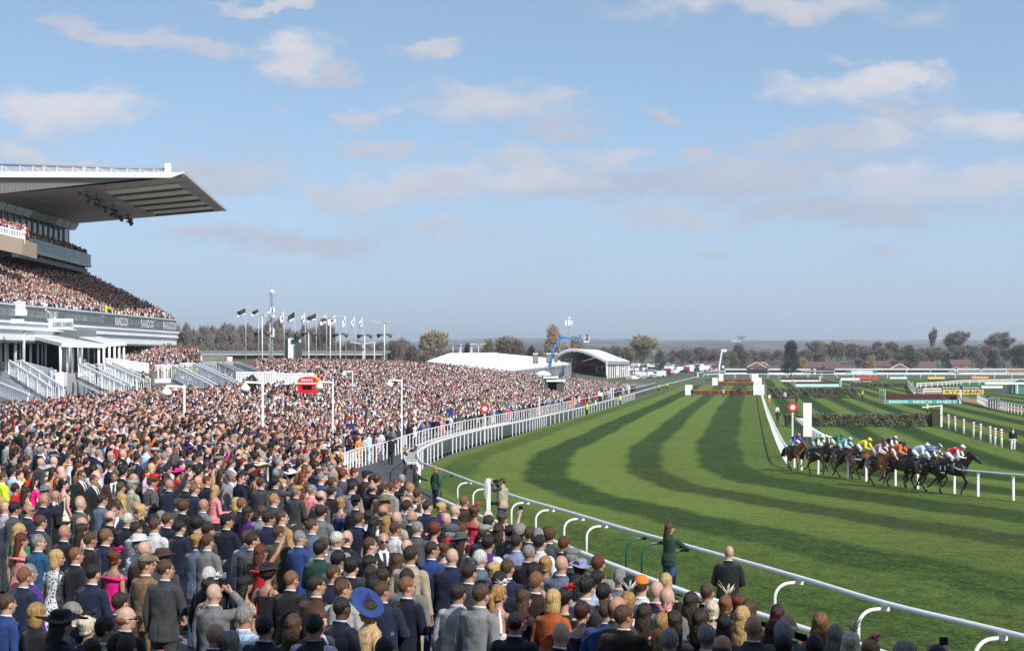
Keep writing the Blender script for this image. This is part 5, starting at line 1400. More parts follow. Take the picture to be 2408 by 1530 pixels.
# spruce-dressed hedges (Aintree style): thousands of small sprigs on a solid core
LEAFG = mat('spruce_sprigs', (.10,.12,.065), .85, second=(.20,.20,.12), vscale=1.5)
def hedge(x0, x1, ytop, ybot, label, depth=1.3, n=9000, col_=None, leaf=.14):
 Y = P((x0+x1)/2, ybot).y; z0 = CAMZ-Dtrack(Y); h = (ybot-ytop)/F*Y; W = (x1-x0)/F*Y; cx = ((x0+x1)/2-CX)/F*Y; rs = np.random.default_rng(int(x0))
 root = empty('hedge', (cx, Y, z0), 0, label, 'hedge', 'green hedges across the infield')
 MB().box((0, depth/2, h*.45), (W*.99, depth*.7, h*.86)).build('core', mat('hedge_core', (.06,.065,.035), 1), root)
 n = int(n); ctr = np.stack([rs.uniform(-W/2, W/2, n), rs.uniform(0, depth, n), rs.uniform(.02, 1, n)*h], 1)
 f = rs.random(n) < .55; ctr[f,1] = rs.uniform(-.06,.10,f.sum()); ctr[~f,2] = h*(.93+rs.uniform(-.08,.12,(~f).sum()))
 ctr[:,1] += .10*np.sin(ctr[:,0]*1.9)+.06*np.sin(ctr[:,0]*5+ctr[:,2]*4); ctr[:,2] += .05*np.sin(ctr[:,0]*1.3)+.05*np.sin(ctr[:,0]*4.1)
 d1 = rs.normal(size=(n,3)); d1 /= np.linalg.norm(d1, axis=1)[:,None]; d2 = np.cross(d1, rs.normal(size=(n,3))); d2 /= np.linalg.norm(d2, axis=1)[:,None]
 s = rs.uniform(.5,1.2,(n,1))*leaf; v = np.stack([ctr-d1*s, ctr+d2*s*.45, ctr+d1*s, ctr-d2*s*.45], 1).reshape(-1,3)
 me = bpy.data.meshes.new('foliage'); me.from_pydata(v.tolist(), [], (np.arange(n*4).reshape(n,4)).tolist()); me.materials.append(col_ or LEAFG)
 o = bpy.data.objects.new('foliage', me); col.objects.link(o); o.parent = root; o['kind'] = 'stuff'; return root
hedge(1850, 2196, 975, 1003, 'long green hedge nearest behind the horses, ending at a white post', 1.6, 16000)
hedge(1806, 2016, 912.5, 936, 'green hedge across the infield, left of the man in a yellow jacket', 1.8, 9000, leaf=.2)
hedge(2004, 2134, 901, 910, 'low green hedge far out on the infield, above the brush fence', 2, 4000, leaf=.25)
hedge(2184, 2303, 891, 898, 'small far hedge at the right, behind the lettered advertising boards', 2, 3000, leaf=.3)
hedge(1650, 2500, 868, 878, 'long low hedge in front of the parked coaches', 3, 14000, leaf=.6)
# wing screen at the end of the nearest hedge
Yw = P(2208, 1003).y; zw = CAMZ-Dtrack(Yw); s_ = Yw/F
ws = empty('wing_screen', ((2200-CX)*s_, Yw-.3, zw), 0, 'brown brush screen with a white end post at the right end of the nearest hedge', 'screen')
MB().box((-1*s_,0,22*s_), (19*s_,.3,43*s_)).build('brush', mat('screen_brush', (.05,.045,.012), .95, var=.3, vscale=6, bump=.6), ws)
MB().box((11.5*s_,0,26*s_), (4.5*s_,.2,52*s_)).build('post', WHITE, ws)
MB().beam((-34*s_,0,46*s_), (10*s_,0,50*s_), .12).build('rail', WHITE2, ws)
# orange and white posts linked with tape
MARK = [(1463,1115,1265),(1536,1135,1290),(1625,1165,1328),(1727,1195,1363),(1802,1212,1390),(1908,1240,1425),(1956,1258,1448),(2027,1270,1470)]
tops = []
ORN = ['farthest left','second from the left','third from the left','fourth from the left','fourth from the right','third from the right','second from the right','nearest the man in white breeches']
for i, (zx, zt, zb_) in enumerate(MARK):
 px = 1906.3+zx*.2213; pt = 727.4+zt*.2213; pb = 727.4+zb_*.2213; g = P(px, pb); h = (pb-pt)/F*g.y
 root = empty('banded_post', (g.x, g.y, g.z), 0, 'white post with orange bands, ' + ORN[i] + ' of the taped row', 'post', 'orange banded posts on the infield')
 mb = MB(); mb.tube([(0,0,-.05),(0,0,h)], .105, 12); mb.build('pole', WHITE, root)
 for k in (.62,.76,.90):
  b = MB(); b.tube([(0,0,h*k-.055),(0,0,h*k+.055)], .111, 12); b.build('band', mat('band_orange', (.8,.13,.02), .5), root)
 root.rotation_euler = (random.uniform(-.03,.03), random.uniform(-.03,.03), 0); tops.append(g+Vector((0,0,h*.93)))
tp = MB(); tops = [Q(2212, 974, tops[0].y+5)]+tops
for a, b in zip(tops[:-1], tops[1:]):
 m_ = (a+b)/2-Vector((0,0,.14)); tp.tube([a, a.lerp(m_,.6)-Vector((0,0,.03)), m_, b.lerp(m_,.6)-Vector((0,0,.03)), b], [(.012,.03)]*5, 6)
tag(tp.build('barrier_tape', WHITE2), 'white tape strung sagging between the orange banded posts', 'tape')
# far and right-hand rails
def simple_rail(pix, hpx, label, step=1, lower=True, group='white rails out on the infield', h=1.2, kinds='rail'):
 pts = [P(px, py, 0) for px, py in pix]; path = smooth_path(pts, 2.5 if pts[0].y < 400 else 6)
 for p in path: p.z = CAMZ-Dtrack(p.y)+h
 root = empty('running_rail', (0,0,0), 0, label, kinds, group); mb = MB()
 w = .10 if path[0].y < 300 else .22
 for a, b in zip(path[:-1], path[1:]): mb.beam(a, b, w, w*1.3)
 mb.build('top_rail', WHITE2, root)
 if lower:
  mb = MB()
  for a, b in zip(path[:-1], path[1:]): mb.beam(a-Vector((0,0,h*.42)), b-Vector((0,0,h*.42)), w*.8, w)
  mb.build('mid_rail', WHITE2, root)
 pm = MB().box((0,0,0), (w,w,h)).mesh('post')
 for p in path[::step][:280]: link('post', pm, root, (p.x, p.y, p.z-h/2), 0, WHITE2)
 return root
simple_rail([(1655,889),(1700,888),(1900,888),(2200,889),(2440,890)], 8, 'long white rail across the far end of the course, nearer of two', 1, False, h=1.6)
simple_rail([(1640,885),(1680,881),(2000,881),(2440,882)], 8, 'long white rail in front of the far hedge, farther of two', 1, False, h=1.8)
z6 = lambda x, y: (1906.3+x*.2213, 727.4+y*.2213)
z5 = lambda x, y: (1442.3+x*.2213, 727.4+y*.2213)
simple_rail([z6(1030,800),z6(1065,850),z6(1110,900),z6(1200,905),z6(1400,905)], 8, 'white rail curving round the pink sand path on the infield', 1, h=1.3)
simple_rail([z6(1130,838),z6(1400,818),z6(1600,800),z6(1900,792),z6(2280,785)], 8, 'thin white rail sweeping across behind the sand path', 1, h=1.3)
simple_rail([z6(1770,985),z6(1880,1040),z6(1990,1062),z6(2100,1090),z6(2240,1120),z6(2400,1150)], 8, 'white rail by the sand path at the right edge of the infield', 1, h=1.4)
SAND = mat('sand_path', (.34,.17,.10), .95, var=.12, vscale=.5)
def ground_poly(name, pix, m, dz=.03):
 pts = [P(px, py) for px, py in pix]; mb = MB(); mb.add([(p.x, p.y, CAMZ-Dtrack(p.y)+dz) for p in pts], [tuple(range(len(pts)))]); o = mb.build(name, m)
 if o.data.polygons[0].normal.z < 0: o.data.flip_normals()
 return tag(o, kind='structure')
def strip(name, L, Rr, m, dz):
 a = [P(*p) for p in L]; b = [P(*p) for p in Rr]; vs = []; 
 for p, q in zip(a, b): vs += [(p.x,p.y,CAMZ-Dtrack(p.y)+dz),(q.x,q.y,CAMZ-Dtrack(q.y)+dz)]
 mb = MB(); mb.add(vs, [(2*i,2*i+1,2*i+3,2*i+2) for i in range(len(a)-1)]); o = mb.build(name, m)
 if o.data.polygons[0].normal.z < 0: o.data.flip_normals()
 return tag(o, kind='structure')
strip('sand_path', [z6(1130,850),z6(1200,843),z6(1400,840),z6(1500,900),z6(1600,925),z6(1800,960),z6(2000,1000),z6(2280,1050)], [z6(1120,880),z6(1160,900),z6(1400,908),z6(1500,940),z6(1650,985),z6(1780,1010),z6(2000,1055),z6(2280,1105)], SAND, .035)
strip('service_road', [z6(1930,880),z6(2000,850),z6(2100,830)], [z6(2080,890),z6(2120,868),z6(2200,845)], ASPH, .04)
# ------------------------------------------------------------------ the grandstand (left)
SWHITE = mat('stand_white', (.74,.75,.77), .45, var=.05, vscale=.4)
SGREY = mat('stand_grey_cladding', (.17,.18,.185), .5, var=.08, vscale=.5)
SOFF = mat('soffit_panel', (.42,.36,.335), .5, var=.08, vscale=.25)
LGREY = mat('light_grey_metal', (.46,.47,.48), .45, var=.06, vscale=.6)
GLASSB = mat('blue_glass', (.05,.095,.11), .12, var=.25, vscale=.5, spec=.6)
CONC = mat('concrete_step', (.22,.21,.20), .9, var=.12, vscale=.8)
TANW = mat('tan_render', (.36,.27,.20), .8, var=.05, vscale=.6)
LEDM = mat('led_dark_green', (.10,.125,.125), .5)
LEDT = mat('led_text_grey', (.30,.34,.35), .4)
def lerp4(c, a, b): return (c[0]*(1-a)+c[1]*a)*(1-b) + (c[2]*(1-a)+c[3]*a)*b
gs = empty('grandstand', (-42, 165, float(gz(-42,165))), 0, 'large white grandstand with a cantilever roof and packed tiers at the left', 'grandstand')
G0 = Vector(gs.location); gsm = []
def gpart(mb, name, m, parent=None):
 o = mb.build(name, m, parent or gs); 
 o.data.transform(Matrix.Translation(-G0)) if parent is None else o.data.transform(Matrix.Translation(-G0)); return o
# roof: underside quad, near end face with corrugated cladding, white fascia
Ftip = Q(530,496,180); Finn = Q(176,526,180); Ntip = Q(430,409,147); Ninn = Q(-60,462,147)
up = Vector((0,0,1))
mb = MB(); TT = [Ninn, Ntip, Finn, Ftip]   # a: inner->tip, b: near->far
NA, NB = 10, 6
pw = []
for j in range(NB):
 for i in range(NA):
  a0, a1, b0, b1 = i/NA, (i+1)/NA, j/NB, (j+1)/NB; g = .0016
  q = [lerp4(TT,a0+g,b0+g*3), lerp4(TT,a1-g,b0+g*3), lerp4(TT,a1-g,b1-g*3), lerp4(TT,a0+g,b1-g*3)]
  b = MB().slab(q, (0,0,.10)); gpart(b, 'soffit_panel', SOFF)
top = MB(); zt = 0.62
tq = [Ninn+up*2.1, Ntip+up*.25, Ftip+up*.25, Finn+up*2.1]
top.slab([Ninn+up*.1, Ntip+up*.1, Ftip+up*.1, Finn+up*.1], (0,0,.08)); 
back = Vector((-22,0,0))
top.hexa([Ninn+back, Ninn+up*.2, Finn+up*.2, Finn+back, Q(-60,405,147)+back, Q(-60,405,147), Finn+up*2.2, Finn+back+up*2.2]); gpart(top, 'roof', LGREY)
# corrugated end face
fb = [Q(-60,417,147), Q(430,417,147)]
N = 150
cor = MB()
for i in range(N):
 a0, a1 = i/N, (i+.62)/N
 lo0 = Ninn.lerp(Ntip, a0); lo1 = Ninn.lerp(Ntip, a1); hi0 = fb[0].lerp(fb[1], a0); hi1 = fb[0].lerp(fb[1], a1)
 if hi0.z-lo0.z < .03: continue
 cor.hexa([lo0+Vector((0,-.10,0)), lo1+Vector((0,-.10,0)), lo1+Vector((0,-.02,0)), lo0+Vector((0,-.02,0)), hi0+Vector((0,-.10,0)), hi1+Vector((0,-.10,0)), hi1+Vector((0,-.02,0)), hi0+Vector((0,-.02,0))])
bkp = MB().hexa([Ninn+Vector((0,-.02,0)), Ntip+Vector((0,-.02,-.0)), Ntip+Vector((0,.2,0)), Ninn+Vector((0,.2,0)), fb[0]+Vector((0,-.02,0)), fb[1]+Vector((0,-.02,.06)), fb[1]+Vector((0,.2,.06)), fb[0]+Vector((0,.2,0))])
gpart(bkp, 'end_wall', SGREY); o = gpart(cor, 'cladding_ribs', mat('brown_grey_ribs', (.23,.215,.20), .5)); o['kind'] = 'stuff'
fa = MB(); A0_, A1_ = Q(-60,418,146.9), Q(404,419,146.9); fa.hexa([A0_+Vector((0,-.5,0)), A1_+Vector((0,-.5,0)), A1_+Vector((0,.4,0)), A0_+Vector((0,.4,0)), Q(-60,404,146.9)+Vector((0,-.5,0)), Q(404,407,146.9)+Vector((0,-.5,0)), Q(404,407,146.9)+Vector((0,.4,0)), Q(-60,404,146.9)+Vector((0,.4,0))])
fa.hexa([A1_+Vector((0,-.5,0)), Q(432,409,146.9)+Vector((0,-.5,0)), Q(432,409,146.9)+Vector((0,.4,0)), A1_+Vector((0,.4,0)), Q(404,407,146.9)+Vector((0,-.5,0)), Q(432,408,146.9)+Vector((0,-.5,.02)), Q(432,408,146.9)+Vector((0,.4,.02)), Q(404,407,146.9)+Vector((0,.4,0))])
gpart(fa, 'fascia', WHITE)
ed = MB(); ed.beam(Ntip+up*.12, Ftip+up*.12, .35, .30); gpart(ed, 'roof_edge', LGREY)
# louvre bays in the outer half of the soffit
CREAM = mat('louvre_cream', (.90,.88,.72), .5)
for k, (b0, a0, a1) in enumerate([(.18,.56,.93),(.34,.56,.935),(.50,.56,.94),(.66,.57,.945),(.81,.575,.95)]):
 dz = Vector((0,0,-.10)); bw = .085
 q = [lerp4(TT,a0,b0)+dz, lerp4(TT,a1,b0)+dz, lerp4(TT,a1,b0+bw)+dz, lerp4(TT,a0,b0+bw)+dz]
 b = MB().slab(q, (0,0,.07)); lo = gpart(b, 'louvre', CREAM)
 d_ = Vector((0,0,-.20)); q2 = [lerp4(TT,a0,b0+bw)+dz, lerp4(TT,a1,b0+bw)+dz]
 b = MB().hexa([q2[0]+d_, q2[1]+d_, q2[1]+d_+Vector((0,.12,0)), q2[0]+d_+Vector((0,.12,0)), q2[0], q2[1], q2[1]+Vector((0,.12,0)), q2[0]+Vector((0,.12,0))]); gpart(b, 'louvre_fin', DGREY)
# loudspeakers hung under the soffit
for k in range(9):
 b0 = .10+.10*k; p = lerp4(TT, .50-.012*k+.02*math.sin(k*2), b0); b = MB(); b.beam(p, p-up*.6, .06)
 b.tube([p+Vector((-.25,0,-.6)), p+Vector((.1,0,-.7)), p+Vector((.42,-.1,-.95))], [.08,.13,.30], 8); b.box(tuple(p+Vector((-.75,0,-.5))), (.28,.25,.3)); b.beam(p+Vector((-.9,0,-.3)), p+Vector((.3,0,-.3)), .07); gpart(b, 'loudspeaker', DGREY)
# railing truss along the top of the near end
tr = MB(); r0, r1 = Q(-60,386,147.4), Q(395,398,147.4); tr.tube([r0, r1], .11, 8); gpart(tr, 'roof_pipe', mat('tan_steel', (.25,.22,.19), .5))
for px in (5,48,78,105,135,172,199,230,263,300,330,362): 
 b = MB(); f = (px+60)/455; tp_ = r0.lerp(r1, f); lo = Q(px, 406, 147.4)
 b.beam(lo, tp_, .18 if px not in (105,199,230) else .32); b.beam(tp_, Q(px+22, 407, 147.4), .12); gpart(b, 'truss_strut', LGREY)
b = MB().box(tuple(Q(395,396,147.2)), (.55,.4,.95)); gpart(b, 'end_fin', WHITE)
# beam along the glass, glass wall, mullions
sb = [Q(-60,458,146), Q(176,527,180.5), Q(184,529,179.5), Q(-60,482,145)]
b = MB()
for i in range(12):
 f0, f1 = i/12, (i+.94)/12
 t0, t1 = Q(-60,459,146).lerp(Q(180,527,180.5), f0), Q(-60,459,146).lerp(Q(180,527,180.5), f1); l0, l1 = Q(-60,476,145.5).lerp(Q(178,541,180), f0), Q(-60,476,145.5).lerp(Q(178,541,180), f1)
 bb = MB().hexa([l0, l1, l1+Vector((-.6,.3,0)), l0+Vector((-.6,.3,0)), t0+Vector((.4,0,0)), t1+Vector((.4,0,0)), t1+Vector((-.6,.3,0)), t0+Vector((-.6,.3,0))]); gpart(bb, 'beam_panel', LGREY if i not in (6,7,8) else SGREY)
ga, gb = Q(-60,476,146), Q(161,536,181); gl0, gl1 = Q(-60,760,146), Q(161,705,181)
for i in range(16):
 f0, f1 = i/16, (i+1)/16-.004; t0, t1, l0, l1 = ga.lerp(gb,f0), ga.lerp(gb,f1), gl0.lerp(gl1,f0), gl0.lerp(gl1,f1)
 bb = MB().hexa([l0, l1, l1+Vector((-.15,0,0)), l0+Vector((-.15,0,0)), t0, t1, t1+Vector((-.15,0,0)), t0+Vector((-.15,0,0))]); gpart(bb, 'window', GLASSB)
 bb = MB().beam(l0+Vector((.08,0,0)), t0+Vector((.08,0,0)), .14, .2); gpart(bb, 'mullion', LGREY)
b = MB().hexa([gl1+Vector((-25,0,0)), gl1, gl1+Vector((0,.4,0)), gl1+Vector((-25,.4,0)), gb+Vector((-25,0,0)), gb, gb+Vector((0,.4,0)), gb+Vector((-25,.4,0))]); gpart(b, 'rear_wall', SGREY)
# upper balcony
u0t, u1t, u0b, u1b = Q(52,553,150), Q(214,599,178), Q(52,580,150), Q(214,622,178)
for i in range(7):
 f0, f1 = i/7, (i+.985)/7; t0, t1, l0, l1 = u0t.lerp(u1t,f0), u0t.lerp(u1t,f1), u0b.lerp(u1b,f0), u0b.lerp(u1b,f1)
 bb = MB().hexa([l0, l1, l1+Vector((-.12,0,0)), l0+Vector((-.12,0,0)), t0, t1, t1+Vector((-.12,0,0)), t0+Vector((-.12,0,0))]); gpart(bb, 'balcony_panel', mat('balcony_glass', (.010,.026,.024), .2, spec=.4))
v0, v1 = Q(52,598,150), Q(214,638,178)
for nm, dz0, dz1, m_, off in (('balcony_edge', -.02, -.35, LGREY, .05),('balcony_beam', -.5, -1.0, DGREY, -.4)):
 bb = MB().hexa([u0b+up*dz1+Vector((off,0,0)), u1b+up*dz1+Vector((off,0,0)), u1b+up*dz1+Vector((off-.6,0,0)), u0b+up*dz1+Vector((off-.6,0,0)), u0b+up*dz0+Vector((off,0,0)), u1b+up*dz0+Vector((off,0,0)), u1b+up*dz0+Vector((off-.6,0,0)), u0b+up*dz0+Vector((off-.6,0,0))]); gpart(bb, nm, m_)
bb = MB().slab([u0b, u1b, u1b+Vector((-3.4,.2,0)), u0b+Vector((-3.4,.2,0))], (0,0,-.25)); gpart(bb, 'balcony_floor', CONC)
for i in range(9):
 f = (i+.4)/9; p = u0b.lerp(u1b, f); bb = MB().hexa([p+Vector((-3.2,0,-1.1)), p+Vector((-.3,0,-.6)), p+Vector((-.3,.25,-.6)), p+Vector((-3.2,.25,-1.1)), p+Vector((-3.2,0,-.27)), p+Vector((-.3,0,-.27)), p+Vector((-.3,.25,-.27)), p+Vector((-3.2,.25,-.27))]); gpart(bb, 'bracket', DGREY)
for f in np.arange(0, 1, .0095):
 for rrow in range(3):
  p = u0b.lerp(u1b, f)+Vector((-.5-.75*rrow, 0, .15+.32*rrow)); crowd_pt(p.x+RNG.uniform(-.1,.1), p.y, p.z-.25)
# tan box with a white railing, nearer to us
tb = [Q(-40,535,140), Q(52,561,140), Q(52,597,140), Q(-40,585,140)]
b = MB().hexa([Q(-90,566,140), Q(52,599,140), Q(52,599,140)+Vector((-.5,6,0)), Q(-90,566,140)+Vector((-.5,6,0)), Q(-90,527,140), Q(52,562,140), Q(52,562,140)+Vector((-.5,6,0)), Q(-90,527,140)+Vector((-.5,6,0))]); gpart(b, 'tan_balcony_box', TANW)
b = MB(); t0, t1 = Q(-90,512,140.1), Q(50,545,140.1); b.beam(t0, t1, .16); b.beam(Q(-90,526,140.1), Q(50,560,140.1), .14)
gpart(b, 'white_handrail', WHITE)
for i in range(24):
 f = i/23; b = MB().beam(Q(-90,526,140.1).lerp(Q(50,560,140.1), f), t0.lerp(t1, f), .13); gpart(b, 'baluster', WHITE)
for i in range(36): p = Q(-90,527,140).lerp(Q(52,562,140), i/36); crowd_pt(p.x, p.y+.9, p.z-.55); crowd_pt(p.x, p.y+1.7, p.z-.4)
# seating tier
FF, FN, BF, BN = Q(414,751,180), Q(-40,706,121), Q(203,646,183), Q(-70,600,152)
ROWS = 15
def tier(a, b): return (FN*(1-b)+FF*b)*(1-a) + (BN*(1-b)+BF*b)*a
for r in range(ROWS):
 a0, a1 = r/ROWS, (r+1)/ROWS; p0, p1, q0, q1 = tier(a0,0), tier(a0,1), tier(a1,0), tier(a1,1); z0 = -1.0; dz = Vector((0,0,-1.05))
 q0 = Vector((q0.x,q0.y,p0.z)); q1 = Vector((q1.x,q1.y,p1.z))
 b = MB().slab([p0+dz, p1+dz, q1+dz, q0+dz], (0,0,-.75)); gpart(b, 'seating_step', CONC)
for r in range(ROWS+1):
 a = min((r+.35)/ROWS, 1.0); p0, p1 = tier(a,0), tier(a,1); n = int((p1-p0).length/.52)
 for i in range(n):
  f = (i+RNG.uniform(-.15,.15))/n; p = p0.lerp(p1, f); crowd_pt(p.x+RNG.uniform(-.15,.15), p.y, p.z-1.35)
  if r < ROWS and (r > 1): crowd_pt(p.x-.35+RNG.uniform(-.15,.15), p.y+.2, p.z-1.15)
# cornice: white stepped mouldings below the parapet screen
L0, L1 = Q(-40,706,121), Q(415,751,180)
def band(t0, t1, b0, b1, thick, name, m, n=1, out=0.0):
 for i in range(n):
  f0, f1 = i/n, (i+1)/n-.002*(n > 1); a, c, d, e = b0.lerp(b1,f0), b0.lerp(b1,f1), t0.lerp(t1,f0), t0.lerp(t1,f1); o_ = Vector((out,0,0)); w = Vector((-thick,0,0))
  gpart(MB().hexa([a+o_, c+o_, c+o_+w, a+o_+w, d+o_, e+o_, e+o_+w, d+o_+w]), name, m)
def drop(p, z): return Vector((p.x, p.y, p.z-z))
band(drop(L0,.20), drop(L1,.20), drop(L0,1.42), drop(L1,1.42), .25, 'screen', LEDM, 9)
band(L0, L1, drop(L0,.18), drop(L1,.18), .4, 'parapet_cap', LGREY, 1, .08)
band(drop(L0,1.45), drop(L1,1.45), drop(L0,1.66), drop(L1,1.66), .9, 'cornice', SWHITE, 1, .35)
band(drop(L0,1.68), drop(L1,1.68), drop(L0,2.05), drop(L1,2.05), .7, 'cornice', SWHITE, 1, .15)
band(drop(L0,2.07), drop(L1,2.07), drop(L0,2.20), drop(L1,2.20), .9, 'cornice', SWHITE, 1, .28)
band(drop(L0,2.22), drop(L1,2.22), drop(L0,3.25), drop(L1,3.25), .6, 'cornice', SWHITE, 1, .0)
ex = (L1-L0).normalized()
def ledtext(t, px, w, h, m=LEDT, z=.80):
 f = (px+40)/455.0; # image x -> depth along the band
 Y = None; lo, hi = 0, 1
 for _ in range(30):
  mid = (lo+hi)/2; p = L0.lerp(L1, mid)
  if p.x/p.y*F+CX < px: lo = mid
  else: hi = mid
 p = L0.lerp(L1, lo)-Vector((0,0,z)); text(t, gs, tuple(p-G0+Vector((.06,0,0))), h, w, m, ex=tuple(ex), name='lettering')
for i, px in enumerate((8,30,72,92)): ledtext('GRAND NATIONAL', px+12, 4.0, .6)
ledtext('ONAL', 122, 3.2, .95, WHITE); 
for px in (165,190,205,230,300,330,360,378,404): ledtext('GRAND NATIONAL', px, 3.5 if px < 250 else 4.6, .55)
ledtext('RANDOX', 285, 4.6, .85, WHITE); ledtext('RANDOX', 346, 5.2, .85, WHITE); ledtext('RANDOX', 398, 5.6, .85, WHITE)
# white picket box on the parapet
for i in range(11): 
 p = Q(33+i*2.6, 724, 128); b = MB().box(tuple(p), (.06,.06,1.0)); gpart(b, 'baluster', WHITE)
b = MB().box(tuple(Q(46,735,128.2)), (1.1,.6,.5)); gpart(b, 'box_base', WHITE); b = MB().box(tuple(Q(46,710,128)), (1.05,.1,.12)); gpart(b, 'box_rail', WHITE)
b = MB().box(tuple(Q(41,755,124)), (1.0,.35,.35)); gpart(b, 'floodlight', WHITE)
# underside and the dark space beneath
UB0, UB1 = drop(L0,3.25), drop(L1,3.25)
gpart(MB().slab([UB0, UB1, UB1+Vector((-11,.5,0)), UB0+Vector((-16,10,0))], (0,0,.2)), 'ceiling', DGREY)
for i in range(18): p = UB0.lerp(UB1, .45+.55*i/18)+Vector((-.5,0,-.18)); gpart(MB().box(tuple(p), (.5,.5,.35)), 'ceiling_light', BLACK)
gpart(MB().hexa([Q(283,868,183), Q(312,868,183), Q(312,868,183)+Vector((0,2,0)), Q(283,868,183)+Vector((0,2,0)), Q(283,788,183), Q(312,788,183), Q(312,788,183)+Vector((0,2,0)), Q(283,788,183)+Vector((0,2,0))]), 'pier', mat('brown_pier', (.12,.085,.06), .8))
FLZ = 1.35      # terrace floor, metres below the camera
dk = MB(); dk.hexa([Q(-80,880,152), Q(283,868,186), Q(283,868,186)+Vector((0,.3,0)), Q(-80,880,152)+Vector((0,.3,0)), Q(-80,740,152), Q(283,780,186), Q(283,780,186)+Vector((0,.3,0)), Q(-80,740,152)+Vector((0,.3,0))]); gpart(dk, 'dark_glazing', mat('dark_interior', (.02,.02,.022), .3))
# grey panels and sign under the cornice
def face(x0, x1, y0, y1, Y, name, m, dy=.2):
 return gpart(MB().hexa([Q(x0,y1,Y), Q(x1,y1,Y), Q(x1,y1,Y)+Vector((0,dy,0)), Q(x0,y1,Y)+Vector((0,dy,0)), Q(x0,y0,Y), Q(x1,y0,Y), Q(x1,y0,Y)+Vector((0,dy,0)), Q(x0,y0,Y)+Vector((0,dy,0))]), name, m)
for i in range(22): face(62+i*5.4, 66.9+i*5.4, 769+i*.35, 796, 133+i*.4, 'cladding_panel', SGREY)
for i in range(12): face(181+i*3.7, 184.4+i*3.7, 774+i*.3, 794, 143+i*.4, 'cladding_panel', SGREY)
sgn = face(114, 171, 749, 774, 131, 'sign_panel', mat('sign_white', (.62,.68,.70), .5))
text('LORD DARES', gs, tuple(Q(148,762,130.9)-G0), 11/F*131, 46/F*131, DGREEN)
# columns in front of the dark glazing
for px, w, y0, y1, Y in [(2,6,768,878,132),(13,6,768,878,131),(18,5,768,874,133),(36,8,768,885,130),(48,4,776,873,134),(56,7,770,885,130),(72,6,792,868,134),(89,5,792,868,135),(99,3,792,868,136),(107,5,792,868,137),(149,9,815,870,133),(163,4,800,868,135),(168,5,808,868,136),(183,3,808,864,138),(193,4,808,862,139),(208,4,808,862,140),(222,3,808,860,141)]:
 b = MB(); b.tube([Q(px,y1,Y), Q(px,y0,Y)], w/2/F*Y, 12); gpart(b, 'column', LGREY)
# two flat canopies on posts
def canopy(q, Y, posts, label):
 pts = [Q(x, y, yy) for (x, y), yy in zip(q, Y)]; c = pts[1]; root = empty('canopy', tuple(c), 0, label, 'canopy', 'flat white canopies by the stand')
 b = MB().slab([p-c for p in pts], (0,0,.30)); b.build('roof_slab', WHITE, root)
 for px, y0, y1, yy in posts: p0, p1 = Q(px,y1,yy)-c, Q(px,y0,yy)-c; MB().tube([p0, p1], .11, 10).build('post', WHITE, root)
 return root
canopy([(65,794),(145,815),(250,818),(113,794)], [136,124,126,140], [(142,814,880,124.3),(158,813,872,126),(171,812,880,127),(188,812,874,126),(232,816,878,126),(244,816,873,127)], 'flat white canopy on slim posts, left and nearer of two beside the stand')
canopy([(172,796.5),(246,815.5),(298,811.5),(221,796)], [145,135,139,152], [(257,812,870,136),(269,812,868,137),(280,812,867,138),(291,811,868,139)], 'flat white canopy on slim posts, right and farther of two beside the stand')
# terrace with balustrades, walls, stairs
ter = empty('terrace', tuple(Q(150,900,128)), 0, 'raised white terrace with balustrades in front of the grandstand', 'terrace'); T0 = Vector(ter.location)
def tpart(mb, name, m): o = mb.build(name, m, ter); o.data.transform(Matrix.Translation(-T0)); return o
def tface(pts, dy, name, m): q = [Q(*p) for p in pts]; d = Vector((0,dy,0)); return tpart(MB().hexa([q[3], q[2], q[2]+d, q[3]+d, q[0], q[1], q[1]+d, q[0]+d]), name, m)
tface([(-40,868,133),(145,882,124),(145,935,124),(-40,945,133)], 6, 'wall', SWHITE)
tface([(130,875,124),(150,875,124),(150,908,124),(130,908,124)], 1, 'pier', WHITE)
tface([(151,878,125),(186,876,127),(186,930,127),(151,930,125)], 8, 'grey_panel', GREY)
tface([(250,868,132),(298,866,134),(298,925,134),(250,925,132)], 8, 'grey_panel', GREY)
tface([(298,868,136),(352,878,136),(352,925,136),(298,925,136)], 6, 'brown_wall', mat('brown_wall', (.16,.105,.07), .8))
tface([(318,883,135.7),(349,884,135.7),(349,898,135.7),(318,897,135.7)], .1, 'notice_board', mat('notice_cream', (.7,.7,.62), .5))
tface([(352,878,137),(368,880,137),(368,912,137),(352,912,137)], 3, 'grey_panel', SGREY)
def balus(a, b, h, n, name='baluster', w=.10):
 a = Q(*a); b = Q(*b); tpart(MB().beam(a+up*h, b+up*h, .16, .12), 'handrail', WHITE); tpart(MB().beam(a+up*.1, b+up*.1, .12, .12), 'bottom_rail', WHITE)
 for i in range(n): p = a.lerp(b, (i+.5)/n); tpart(MB().beam(p+up*.1, p+up*h, w), name, WHITE)
balus((58,878,130.6),(131,899,124.2), .95, 16, w=.16); balus((-20,880,133),(52,872,131.5), .9, 12)
balus((186,885,126.5),(250,880,130), .9, 14); balus((248,868,135),(298,872,136), .95, 12); balus((298,874,136.1),(350,882,136.1), 1.0, 22)
